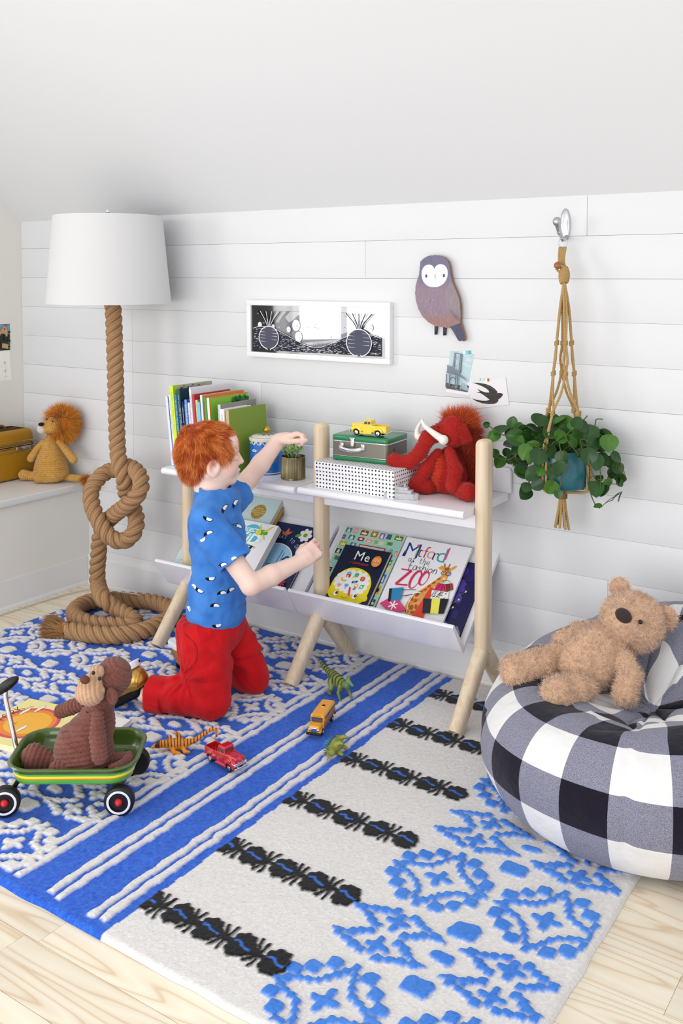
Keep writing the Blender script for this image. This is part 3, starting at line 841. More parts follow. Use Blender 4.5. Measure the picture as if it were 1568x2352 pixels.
def d_pattern(p, w, h):      # grey cover with dark line drawing along the top
    p.rect(.028, h * .5, w - .001, h - .001, '#b9ada2')
    rs = np.random.RandomState(3)
    for i in range(12):
        cx = .04 + rs.rand() * (w - .06); cy = h - .006 - rs.rand() * .022
        a = np.linspace(0, 5.5, 16); r = .003 + a * .0016
        p.line(np.c_[cx + r * np.cos(a), np.clip(cy + r * np.sin(a), 0, h - .002)], .0017, '#3a3433')
def d_tree(p, w, h):
    p.rect(.006, .0, w - .001, h - .004, '#86c93a')
    rs = np.random.RandomState(5)
    for i in range(70):
        a = rs.rand() * 2 * PI; r = math.sqrt(rs.rand())
        cx = w - .045 + .05 * r * math.cos(a); cy = h - .035 + .03 * r * math.sin(a)
        if cx > w - .004 or cy > h - .008: continue
        p.ell(min(cx, w - .012), min(cy, h - .016), .011, .008, '#1f7a2c' if i % 2 else '#0f5a24', rot=a, n=7)
SY = -.262
GB = 'books standing on the shelf behind the boy'
bk = [  # x, thickness, height, depth, lean(deg), spine, cover, label
    (1.166, .0105, .256, .17, -6.5, '#dfe6f4', '#5f86d0', 'thin blue and white book at the far left end of the standing row', 'JUNIOR TALES', '#ffffff'),
    (1.178, .0095, .262, .17, -6.3, '#eceee6', '#e8ecd8', 'slim white book between the blue-and-white book and the tall lime book', 'W O R D S', '#9a7a9a'),
    (1.190, .0165, .297, .215, -6.0, '#d3e84a', '#a6cf1f', 'tall lime green book with a grey patterned cover in the standing row', 'sea street field color and j', '#8aa02c'),
    (1.207, .0105, .265, .16, -6.0, '#3d86a8', '#3d86a8', 'steel blue paperback beside the tall lime book', 'SUNNY', '#e8f2f6'),
    (1.219, .0140, .286, .19, -6.0, '#1f5568', '#123843', 'tall dark teal hardback in the standing row', 'MAYER', '#d8e6c8'),
    (1.235, .0075, .240, .13, -5.8, '#14204a', '#14204a', 'small navy paperback touching the dark teal hardback', 'OWL', '#ffffff'),
    (1.244, .0085, .240, .13, -5.8, '#1b2552', '#1b2552', 'small navy paperback beside the small teal paperback', 'SEA', '#ffffff'),
    (1.254, .0085, .232, .13, -5.6, '#2a9aa0', '#2a9aa0', 'small teal paperback in the standing row', 'KITE', '#cfeeee'),
    (1.264, .0105, .251, .15, -5.5, '#6f9be0', '#2f52b0', 'small cornflower blue book in the standing row', 'RIVER', '#ffffff'),
    (1.276, .0080, .240, .13, -5.4, '#f0eff2', '#f0eff2', 'small white book in front of the tall white books', 'note', '#a04040'),
    (1.2815, .0050, .296, .20, -5.4, '#f2f2f4', '#e6e6e8', 'tall thin white book behind the tall white hardback in the standing row', None, None),
    (1.285, .0085, .290, .225, -5.4, '#ecebee', '#dedce2', 'tall white hardback whose cover shows behind the red book', 'T A L E S', '#888888'),
    (1.2965, .0100, .272, .20, -5.2, '#c93444', '#b92c3c', 'red hardback between the white and the yellow-green books', None, None),
    (1.3075, .0110, .252, .12, -5.0, '#d9dc78', '#8fae2c', 'small yellow-green book beside the light blue one', 'garden', '#7a7a20'),
    (1.3195, .0150, .247, .12, -5.0, '#86bfe0', '#1e5f90', 'small light blue book in the standing row', None, None),
    (1.3355, .0100, .272, .20, -4.9, '#dbe9df', '#b7cf93', 'pale mint book beside the small light blue book', None, None),
    (1.3465, .0120, .271, .215, -4.8, '#a45f33', '#dd7d35', 'brown-spined book with an orange cover in the standing row', 'TREES', '#5a2c14'),
    (1.3595, .0070, .264, .18, -4.7, '#3fa04a', '#57b53f', 'thin green book touching the bright green leafy one', None, None),
    (1.3675, .0110, .264, .215, -4.6, '#e9f2e0', '#e07f38', 'bright green hardback printed with a leafy treetop', None, None),
    (1.418, .0130, .243, .20, -4.4, '#c9ccd2', '#8f8b84', 'grey hardback with a silver spine behind the olive green book', 'EUROPE', '#60a0e0'),
    (1.433, .0200, .228, .15, -4.3, '#f3f1f2', '#f3f1f2', 'white book between the grey hardback and the olive green book', 'THE S', '#303030'),
    (1.458, .0130, .226, .21, -4.2, '#c9b27c', '#7f9a34', 'worn olive green hardback at the right end of the standing row', None, None),
]
prev_end = 0
for i, (x, t, h, w, ln, sp, cv, lab, ti, tc_) in enumerate(bk):
    a = math.radians(ln); zz = SHZ - .0035 + .0002 + abs(math.sin(a)) * t * 0
    xb = max(x + math.sin(-a) * h, prev_end); prev_end = xb + t / math.cos(a) + .0002
    deco = d_pattern if i == 2 else (d_tree if i == 18 else None)
    # a left-leaning book stands on its left lower edge... its right edge rises a hair
    standing_book('book', lab, xb, SY + .004 * math.sin(i * 2.1), zz + t * math.sin(-a) * 0 + .0003, w, h, t, a, sp, cv, deco=deco, group=GB, title=ti, tcol=tc_ or '#222222')
# ------------------------------------------------------------------ books lying in the sloping troughs
def lying_book(label, x0, w, h, t, cover, deco, z=0.0, v0=0.001, spine=None, rot=0.0, pages=True, hard=True, group=None, name='book'):
    """cover faces up the slope; u across, v up the slope"""
    o = TP0 + TEV * v0 + TN * (z + .0006); o.x = x0
    M = Matrix(((1, 0, 0, o.x), (0, TEV.y, TN.y, o.y), (0, TEV.z, TN.z, o.z), (0, 0, 0, 1))) @ Rz(rot)
    th = bpy.data.objects.new(name, None); COL.objects.link(th); th.matrix_basis = M; th.empty_display_size = .05
    loc, rq, s = M.decompose(); th.rotation_mode = 'XYZ'; th.location = loc; th.rotation_euler = rq.to_euler()
    tag(th, label, 'book', group)
    flat_book(th, w, h, t, cover, deco, spine, hard)
    return th
def flat_book(th, w, h, t, cover, deco, spine=None, hard=True, back=None, pagecol=None):
    k = .0022 if hard else .0008; o = .003 if hard else .0003
    b = MB()
    add_box(b, (w / 2, h / 2, t - k / 2), (w, h, k), bev=.0006, col=cover)
    add_box(b, (w / 2, h / 2, k / 2), (w, h, k), bev=.0006, col=back or cover)
    add_box(b, (k / 2, h / 2, t / 2), (k, h, t), bev=.0006, col=spine or cover)
    if deco:
        deco(Print(b, T(0, 0, t), z0=.0002), w, h)
    b.build('cover', PRINT(), th, smooth=False)
    g = MB(); add_box(g, ((w - o) / 2 + .001, h / 2, t / 2), (w - o - .002, h - 2 * o, t - 2 * k)); g.build('pages', page_mat, th, smooth=False)
def d_stamps(p, w, h):
    p.rect(.006, .001, w - .001, h - .001, '#9fd8c8')
    rs = np.random.RandomState(11)
    pal = ['#2f7f86', '#e59a9a', '#8a4a1c', '#9a7a1e', '#9a5fc0', '#2d6a60', '#5c8a2a', '#7a3a8a', '#2c7c88', '#7c2f1c', '#e88a92', '#8ab83a', '#c8e0c8', '#7fae2c', '#b8b82c', '#2c6f9a', '#20242c', '#5a8f2c', '#88c0d0', '#1e1e26', '#e8a83a', '#e8b0bc', '#8aa8c8', '#c0342c', '#d06a28', '#5ab0d0', '#4f9e3a', '#e8ca62', '#3a6ac0', '#d8a030', '#14565a', '#c86a2a']
    pts = [(0.0219, .3151), (.0511, .3169), (.0881, .3141), (.1287, .315), (.1613, .3132), (.1889, .3149), (.2279, .3158), (.0131, .2855), (.0464, .2882), (.0854, .2874), (.1197, .286), (.1483, .2866), (.1707, .2848), (.2027, .2888), (.0245, .2581), (.065, .2608), (.0199, .2268), (.0284, .1996), (.0121, .1738), (.0178, .1522), (.0174, .1198), (.0137, .0829), (.0147, .0543), (.0934, .2628), (.2423, .2552), (.2195, .2595), (.2312, .2201), (.2356, .1936), (.2346, .1555), (.2350, .1118), (.2350, .0646), (.2350, .03)]
    size = [(.013, .011), (.011, .012), (.017, .012), (.015, .013), (.012, .014), (.011, .012), (.018, .011), (.009, .010), (.014, .011), (.014, .009), (.014, .008), (.009, .009), (.010, .007), (.014, .009), (.016, .012), (.013, .010), (.013, .011), (.013, .010), (.009, .008), (.012, .010), (.011, .014), (.010, .013), (.012, .010), (.001, .001), (.006, .012), (.008, .012), (.012, .012), (.010, .010), (.010, .019), (.011, .018), (.011, .014), (.011, .012)]
    for i, ((cx, cy), (a, b_)) in enumerate(zip(pts, size)):
        z = p.z
        x1 = min(cx + a, w - .002); x0 = max(.0065, cx - a)
        p.rect(x0, cy - b_, x1, cy + b_, '#e8e8d0'); p.rect(x0 + .0012, cy - b_ + .0012, x1 - .0012, cy + b_ - .0012, pal[i % len(pal)])
        c2 = pal[(i * 7 + 5) % len(pal)] if i % 3 else '#f0ead8'
        if i % 4 == 0: p.poly([(cx - a * .5, cy - b_ * .7), (cx + a * .5, cy - b_ * .7), (cx + a * .35, cy + b_ * .2), (cx, cy + b_ * .75), (cx - a * .35, cy + b_ * .2)], '#efe2c6')
        elif i % 4 == 1: p.ell(cx, cy, a * .5, b_ * .45, c2, n=12)
        elif i % 4 == 2: p.rect(cx - a * .6, cy - b_ * .55, cx + a * .6, cy + b_ * .1, '#f0e4cc'); p.rect(cx - a * .08, cy, cx + a * .08, cy + b_ * .75, '#f0e4cc')
        else: p.blob(flower_pts(cx, cy, a * .2, a * .55, 5, m=4), c2)
        p.z = z + .00001
    p.up(); p.up(); p.up(); p.up()
    p.rect(.090, .20, .196, .268, '#b8262c'); p.rect(.094, .20, .192, .264, '#efe6d2'); p.hand('NEW', .105, .25, .009, .0012, '#333333')
def d_me(p, w, h):
    Y = '#f2df1c'
    ov = lambda pts, n=6: spline(np.array(pts), n, closed=True)[:-1]
    p.ell(.0161, .0635, .010, .011, Y); p.ell(.1650, .0627, .010, .011, Y)
    p.blob(ov([(.018, .10), (.030, .135), (.060, .161), (.10, .166), (.140, .153), (.1625, .125), (.168, .10), (.167, .060), (.150, .040), (.1268, .0349), (.09, .032), (.0546, .0369), (.030, .045), (.0215, .06)]), Y)
    # scalloped white thought cloud
    c = np.array([(.078, .150), (.103, .152), (.128, .147), (.143, .135), (.149, .117), (.148, .099), (.140, .083), (.122, .074), (.103, .072), (.085, .075), (.066, .079), (.047, .084), (.034, .095), (.030, .112), (.035, .128), (.048, .139), (.062, .147)])
    p.blob(ov(c * [1, 1]), '#f6f6f4')
    z = p.z
    for q in c: p.ell(q[0], q[1], .0098, .0088, '#f6f6f4', n=14); p.z = z
    p.up()
    z = p.z
    p.rect(.060, .126, .077, .138, '#e0301e'); p.poly([(.057, .138), (.080, .138), (.072, .147), (.062, .147)], '#6cc5e8'); p.rect(.064, .126, .069, .133, '#f6f6f4')
    p.ell(.0985, .1400, .0085, .0085, '#4fba84'); p.poly([(.089, .135), (.098, .131), (.083, .124)], '#f0d81c')
    p.ell(.1265, .130, .0095, .0095, '#d84c20'); p.line([(.118, .130), (.135, .131)], .0008, '#f6f6f4'); p.line([(.127, .1395), (.126, .121)], .0008, '#f6f6f4')
    p.line([(.050, .121), (.051, .112), (.060, .1105), (.066, .1115)], .006, '#f0c81c'); p.ell(.0665, .112, .0035, .0030, '#8ccdea')
    p.blob([(.0503, .083), (.043, .091), (.0435, .0965), (.047, .0985), (.0503, .095), (.0536, .0985), (.0575, .0965), (.0577, .091)], '#f0a79c')
    p.blob([(.071, .102), (.0705, .094), (.075, .089), (.081, .089), (.0855, .094), (.085, .102), (.0815, .099), (.078, .103), (.0745, .099)], '#53b6ea')
    p.line([(.078, .089), (.078, .080)], .0007, '#7fa7a0'); p.line([(.078, .083), (.074, .085)], .0012, '#7fa7a0'); p.line([(.078, .083), (.082, .085)], .0012, '#7fa7a0')
    p.blob([(.0925, .1060), (.1120, .1125), (.1140, .1200), (.0935, .1140)], '#16264a'); p.z += .0002; p.ell(.1030, .1130, .0052, .0050, '#3ba8e0')
    p.poly([(.128, .092), (.141, .094), (.1445, .109), (.131, .107)], '#5dbb72'); p.ell(.136, .100, .0030, .0042, '#f6f6f4')
    p.ell(.115, .101, .0068, .0068, '#f0c81c'); p.ell(.115, .101, .0040, .0040, '#f6f6f4'); p.poly([(.108, .084), (.112, .083), (.1155, .095), (.112, .096)], '#e0301e'); p.poly([(.1145, .084), (.118, .085), (.118, .096), (.114, .096)], '#5ab0ea')
    p.poly([(.092, .091), (.0985, .091), (.1075, .060), (.101, .060)], '#d8402a'); p.poly([(.101, .060), (.1075, .060), (.1060, .0545)], '#f0d0a0')
    p.z += .0002
    for ex_, ey_ in ((.0538, .059), (.1273, .0607)):
        p.ell(ex_, ey_, .0088, .0098, '#fbfbfa'); p.ell(ex_ + .003, ey_ + .003, .0052, .0056, '#1a1a1a'); p.ell(ex_ + .0045, ey_ + .005, .0015, .0015, '#ffffff')
    p.line(spline([(.0792, .0530), (.084, .0498), (.092, .0485), (.099, .050), (.1036, .0540)], 5), .0012, '#1a1a1a')
    p.text('M', .0585, .1935, .050, '#ffffff'); p.text('e', .1000, .1935, .046, '#ffffff')
    p.hand('A COMPENDIUM', .053, .1770, .0072, .0011, '#c8452e', sp=.32)
    p.ell(.1506, .2010, .0185, .0215, '#ee8b14')
    for i, tx in enumerate(['A FILL IN', 'JOURNAL', 'FOR KIDS']): p.text(tx, .1506, .2095 - i * .0055, .0060, '#ffffff', 'CENTER')
    for i in range(4): p.rect(.140 + .001 * (i % 2), .1930 - i * .0028, .161, .1938 - i * .0028, '#fbe0b8')
def d_mitford(p, w, h):
    # big title: each letter in its own colour
    L_ = [('M', .0105, .2475, .082, '#1f3f8c'), ('i', .0530, .2530, .060, '#a4c84a'), ('t', .0640, .2550, .060, '#8a2c4a'), ('f', .0850, .2550, .064, '#c8403a'), ('o', .0975, .2560, .062, '#e88a8a'), ('r', .1190, .2530, .062, '#2a2a33'), ('d', .1345, .2490, .080, '#2fa3a6')]
    for ch, x, y, s_, c in L_: p.text(ch, x, y, s_, c, shear=.0, bold=-.0006)
    p.ell(.0565, .2965, .0045, .0045, '#e8508a'); p.poly([(.0125, .2475), (.0185, .2475), (.0160, .272), (.0150, .272)], '#14141c'); p.poly([(.168, .262), (.1735, .262), (.1735, .3095), (.168, .3055)], '#e8457c')
    p.hand('at the', .042, .2315, .0230, .0013, '#1c1c20', sp=.22); p.hand('fashion', .052, .2035, .0305, .0018, '#1c1c20', sp=.17)
    R_ = '#d8325c'
    p.line([(.0320, .1985), (.0714, .2000)], .0050, R_); p.line([(.0705, .2000), (.0345, .1410)], [.010] * 2, R_); p.line([(.0345, .1405), (.0780, .1455)], .0060, R_)
    for cx, cy, rx, ry in ((.0975, .170, .0150, .0330), (.1262, .180, .0130, .0250)):
        a = np.linspace(0, 2 * PI, 33); wd = .0045 + .0035 * np.cos(a - PI * .9)
        p.line(np.c_[cx + rx * np.cos(a) + .1 * ry * np.sin(a), cy + ry * np.sin(a)], np.abs(wd) + .0012, R_)
    # giraffe: neck sweeping up to the right, head with glasses, carrying shopping bags
    G0 = '#e8a44a'; G1 = '#a85a20'; G2 = '#f4d28c'
    p.blob([(.1862, .2062), (.1637, .178), (.1414, .150), (.1188, .1250), (.1017, .0885), (.1010, .0498), (.1512, .0440), (.1420, .085), (.1500, .1200), (.1700, .1547), (.1930, .1880)], G0)
    z = p.z
    for cx, cy, a, b_, r in ((.178, .189, .007, .0035, .8), (.166, .172, .008, .004, .8), (.155, .157, .008, .005, .8), (.146, .142, .008, .0045, .8), (.136, .131, .007, .0045, .9), (.126, .118, .008, .0055, 1), (.113, .100, .006, .008, 1.2), (.128, .098, .007, .007, 1), (.110, .078, .005, .009, .2), (.124, .072, .008, .010, .2), (.138, .078, .005, .009, .3), (.114, .056, .007, .006, 0), (.134, .056, .008, .006, 0)):
        p.ell(cx, cy, a, b_, G1, rot=r, n=9); p.z = z + .00001
    p.up()
    p.blob([(.183, .230), (.170, .238), (.1585, .2270), (.170, .222), (.184, .222)], G0); p.blob([(.202, .232), (.2127, .2440), (.222, .246), (.214, .231), (.203, .225)], G0)
    p.line([(.182, .232), (.176, .247)], .0035, G1); p.line([(.193, .234), (.196, .249)], .0035, G1)
    p.blob(spline([(.180, .230), (.192, .236), (.204, .230), (.206, .214), (.203, .200), (.205, .189), (.200, .183), (.190, .184), (.187, .192), (.185, .205), (.179, .216)], 4, closed=True)[:-1], G0)
    p.ell(.192, .228, .009, .006, G1, n=12); p.ell(.196, .192, .007, .0055, G2, n=12)
    for cx in (.186, .203):
        a = np.linspace(0, 2 * PI, 21); p.ell(cx, .2125, .0035, .0035, '#4f9ad8', n=10); p.line(np.c_[cx + .0085 * np.cos(a), .2120 + .0075 * np.sin(a)], .0018, '#14141c')
    p.line([(.1925, .214), (.1955, .214)], .0016, '#14141c')
    # bags
    p.blob([(.1613, .1543), (.1764, .1494), (.172, .118), (.1796, .0422), (.165, .036), (.1380, .0440)], '#e2452c')
    p.poly([(.1804, .1736), (.2028, .1727), (.2119, .1449), (.1762, .1468)], '#d8306c')
    p.poly([(.2004, .1722), (.2299, .1818), (.2400, .1601), (.2166, .1458)], '#8c1c2c')
    for u in (.18, .5, .8):
        a0 = (.2004 + u * .0295, .1722 + u * .0096); a1 = (.2166 + u * .0234, .1458 + u * .0143); p.line([a0, a1], .0035, '#1f5a38' if u == .5 else '#e0404a')
    zb = [(.1708, .1445), (.2307, .1486), (.2352, .1254), (.1776, .1139)]; p.poly(zb, '#f2f0ee')
    rs = np.random.RandomState(9)
    for i in range(26):
        u = rs.rand() * .8 + .08; v = rs.rand() * .8 + .1
        x = .1740 + u * .058; y = .1150 + v * .030 + u * .005
        a = rs.rand() * .8 + (.6 if i % 2 else 2.0); p.line([(x - .004 * math.cos(a), y - .004 * math.sin(a)), (x, y), (x + .003, y + .003)], [.0004, .0022, .0004], '#17151c')
    p.poly([(.1555, .1082), (.1845, .1127), (.1983, .0632), (.171, .0588)], '#2a262e'); p.poly([(.1845, .1127), (.2123, .1196), (.2254, .0676), (.1983, .0632)], '#eee85a'); p.poly([(.2123, .1196), (.2409, .124), (.2427, .0712), (.2254, .0676)], '#1e1b22')
    for pts in ([(.198, .183), (.176, .117)], [(.199, .183), (.206, .119)], [(.200, .184), (.215, .186), (.226, .180)]): p.line(pts, .0013, '#17151c')
    p.blob([(.0119, .0589), (.0352, .0828), (.0751, .0832), (.1132, .0581), (.0936, .0441), (.0424, .0461)], '#dc4478')
    for a in (PI / 2, PI / 2 + PI / 3, PI / 2 - PI / 3): p.line([(.0623 - .017 * math.cos(a), .0628 - .017 * math.sin(a)), (.0623 + .017 * math.cos(a), .0628 + .017 * math.sin(a))], .0042, '#fbf7f7')
    p.poly([(.024, .117), (.0723, .1317), (.0800, .0861), (.0390, .0719)], '#2f86b4'); p.poly([(.024, .117), (.0340, .1200), (.0480, .0750), (.0390, .0719)], '#1c1c22')
    p.line([(.0706, .1215), (.1188, .1317)], .0022, '#17151c'); p.line([(.0758, .0987), (.1429, .1248)], .0022, '#17151c'); p.line([(.079, .099), (.102, .106)], .0018, '#d8306c')
    pr = spline([(.1405, .1244), (.1193, .1189), (.1141, .0986), (.1129, .0756), (.1187, .0517)], 5)
    z = p.z
    for q in pr[::1]: p.ell(q[0], q[1], .0019, .0019, '#fdfdf8', n=8); p.z = z
    p.line([(.119, .084), (.131, .096), (.142, .102)], .0022, '#e0506c')
def d_dream(p, w, h):
    p.rect(.004, .001, w - .001, h - .001, '#13244f')
    p.blob(flower_pts(.012, .270, .007, .022, 6, m=6), '#c0281f'); p.ell(.012, .270, .007, .006, '#e87a2a')
    for q in ((.040, .282, .6), (.035, .262, -.5)): p.ell(q[0], q[1], .014, .006, '#3f9a3c', rot=q[2])
    p.blob([(.094, .268), (.108, .262), (.118, .285), (.124, .266), (.140, .272), (.130, .256), (.112, .250), (.100, .254)], '#ee7a58')
    for k in range(7): a = 2 * PI * k / 7; p.ell(.200 + .017 * math.cos(a), .264 + .017 * math.sin(a), .012, .009, '#f4f5f6', rot=a, n=12)
    p.ell(.200, .264, .0085, .0085, '#7fa51c'); p.ell(.172, .258, .013, .006, '#5fae3a', rot=.4); p.ell(.236, .225, .012, .016, '#c0281f', n=10)
    # arched night window with pale panes
    arch = [(.030, .020), (.195, .020)] + [(.1125 + .083 * math.cos(a), .150 + .065 * math.sin(a)) for a in np.linspace(0, PI, 20)]
    p.blob(arch, '#f0f4f8')
    sc_ = [(.1125 + (x - .1125) * .95, .11 + (y - .11) * .96) for x, y in arch]; p.blob(sc_, '#9fd0ee')
    for x in (.070, .085, .140, .152): p.line([(x - .006, .024), (x, .19 if .07 < x < .15 else .18)], .0022, '#1a2f5c')
    for x0, x1, y0 in ((.034, .066, .150), (.156, .190, .150)): p.line(spline([(x0, y0), ((x0 + x1) / 2, y0 + .016), (x1, y0)], 5), .007, '#1a2f5c')
    for cx, cy in ((.052, .118), (.113, .100), (.172, .112)):
        p.ell(cx, cy, .018, .020, '#bfe2f6', n=18); p.ell(cx, cy + .022, .013, .006, '#6aa6c8', n=12); p.line(spline([(cx - .006, cy - .006), (cx, cy - .009), (cx + .006, cy - .006)], 4), .0012, '#3a6a9a')
        for s_ in (-1, 1): p.line([(cx + s_ * .009, cy + .004), (cx + s_ * .005, cy + .0035)], .0011, '#3a6a9a')
        p.rect(cx - .018, cy - .06, cx + .018, cy - .022, '#3f8ccc')
        for k in range(6): p.rect(cx - .015 + k * .0052, cy - .040, cx - .0125 + k * .0052, cy - .026, '#dff0fa')
    for q in ((.165, .018, '#5fb8e0'), (.205, .062, '#c0283f')): p.blob(flower_pts(q[0], q[1], .005, .017, 7, m=5), q[2]); p.ell(q[0], q[1], .005, .005, '#8a3c1c')
    # title arched around the window
    s_ = 'DREAM WHAT TO DREAM ABOUT'; s_ = 'WHAT TO DREAM ABOUT'
    for i, ch in enumerate(s_):
        a = math.radians(108 - i * 7.8); cx = .1125 + .100 * math.cos(a) * 1.02; cy = .150 + .082 * math.sin(a)
        if ch != ' ': p.hand(ch, cx, cy, .014, .0011, '#e8ecf2', rot=a - PI / 2)
def d_kid(p, w, h):
    p.M = p.M @ T(.014, .004, 0)
    p.ell(.078, .192, .045, .045, '#58c0da', n=36)
    p.text('PROJECT', .030, .205, .0185, '#ffffff', shear=.25, bold=.0006, sy=1.2)
    p.text('KiD', .026, .156, .062, '#ffffff', shear=.2, bold=.002)
    p.poly([(.000, .135), (.116, .135), (.120, .150), (.004, .150)], '#141414'); p.text("CRAFTS THAT GO!", .004, .1385, .0120, '#ffffff', shear=.25, bold=.0006)
    p.blob([(.108, .215), (.128, .222), (.150, .214), (.152, .203), (.132, .198), (.108, .200)], '#4fae4a'); p.ell(.112, .205, .0105, .011, '#e8e23a'); p.blob([(.126, .212), (.140, .212), (.164, .240), (.158, .241)], '#e3dc38'); p.blob([(.112, .215), (.119, .215), (.108, .237), (.102, .236)], '#e3dc38'); p.blob([(.130, .203), (.140, .200), (.153, .181), (.147, .179)], '#e3dc38')
    for cx, cy in ((.120, .236), (.125, .172)):
        a = np.linspace(0, 2 * PI, 41); p.line(np.c_[cx + (.018 + .002 * np.sin(6 * a)) * np.cos(a), cy + (.008 + .0016 * np.cos(7 * a)) * np.sin(a)], .0008, '#9fd0e8')
    p.blob(star_pts(.126, .144, .0025, .006, 5), '#f0a83a')
    p.poly([(.055, .02), (.080, .02), (.085, .11), (.070, .118), (.060, .09)], '#f2b9b9'); p.line([(.0, .238), (.05, .22)], .001, '#cccccc')
def d_q(p, w, h):
    p.hand('T', .142, .300, .030, .0016, '#1c1c1c', sx=1.3); p.hand('he', .160, .300, .026, .0016, '#1c1c1c')
    a = np.linspace(-2.3, 2.9, 30); p.line(np.c_[.150 + .036 * np.cos(a), .232 + .040 * np.sin(a)], .0150, '#dc1f3c'); p.line([(.160, .205), (.186, .180)], .013, '#dc1f3c')
    p.line([(.150, .225), (.156, .232), (.150, .238)], .0012, '#1c1c1c')
    p.blob(star_pts(.255, .310, .0300, .0335, 20), '#b08a1e')
    for i, tx in enumerate(['EXPLORE', 'THE U.S.A. WITH', '50 FACT-FILLED', 'MAPS!']): p.text(tx, .255, .321 - i * .0092, .0082, '#f4ecd8', 'CENTER', shear=.15)
    p.line([(.02, .05), (.05, .06)], .001, '#d05050'); p.ell(.07, .03, .004, .003, '#d05050', n=8)
def d_night(p, w, h):
    rs = np.random.RandomState(8)
    p.rect(0, 0, w, h, '#1b1a4c')
    z = p.z
    for i in range(26):
        x = .14 + rs.rand() * (w - .17); y = .05 + rs.rand() * (h - .09); r = .010 + rs.rand() * .014
        x = min(x, w - r); p.ell(x, y, r, r * .7, ['#2a2468', '#3a2f80', '#231f5a', '#4a3a92'][i % 4], rot=rs.rand() * 3, n=14); p.z = z + .000005 * i
    p.up()
    p.blob([(.10, .001), (w - .001, .001), (w - .001, .030), (.235, .052), (.215, .040), (.19, .060), (.16, .050), (.13, .062), (.10, .055)], '#7f90c0')
    p.blob([(.14, .001), (w - .001, .001), (w - .001, .016), (.22, .026), (.20, .018), (.18, .030), (.15, .020)], '#3a3450')
    for cx, cy in ((.218, .172), (.205, .140), (.196, .110)): p.blob(star_pts(cx, cy, .002, .0055, 5), '#ecdf8c'); p.line([(cx - .018, cy - .018), (cx - .003, cy - .004)], .0006, '#c8c08a')
    p.text('s', .181, .232, .018, '#f0f0f4')
GT = 'books lying in the sloping troughs'
lying_book('dark blue picture book with a starry night sky beside the right post', 2.115, .252, .278, .010, '#1b1a4c', d_night, z=0, group=GT)
lying_book('mint green picture book covered with rows of stamp pictures', 1.797, .250, .328, .016, '#eef0ee', d_stamps, z=0, group=GT)
lying_book('white picture book with colourful title, a giraffe and shopping bags', 2.058, .247, .322, .009, '#f1f0f3', d_mitford, z=.0165, group=GT)
lying_book('navy book titled Me with a yellow face lying on the stamp book', 1.846, .184, .247, .018, '#141c36', d_me, z=.017, group=GT)
lying_book('navy picture book with flowers and an arched window by the middle post', 1.452, .240, .302, .012, '#13244f', d_dream, z=0, group=GT)
lying_book('mustard edged book underneath the pale blue book in the left trough', 1.172, .335, .372, .010, '#c89024', None, z=.0135, group=GT)
lying_book('pale blue book with a red Q and a gold badge', 1.168, .332, .374, .018, '#c8dfe0', d_q, z=.0245, group=GT)
lying_book('thick white paperback about kids crafts with a toy plane on the cover', 1.372, .194, .252, .026, '#f4f3f5', d_kid, z=.0435, hard=False, group=GT)
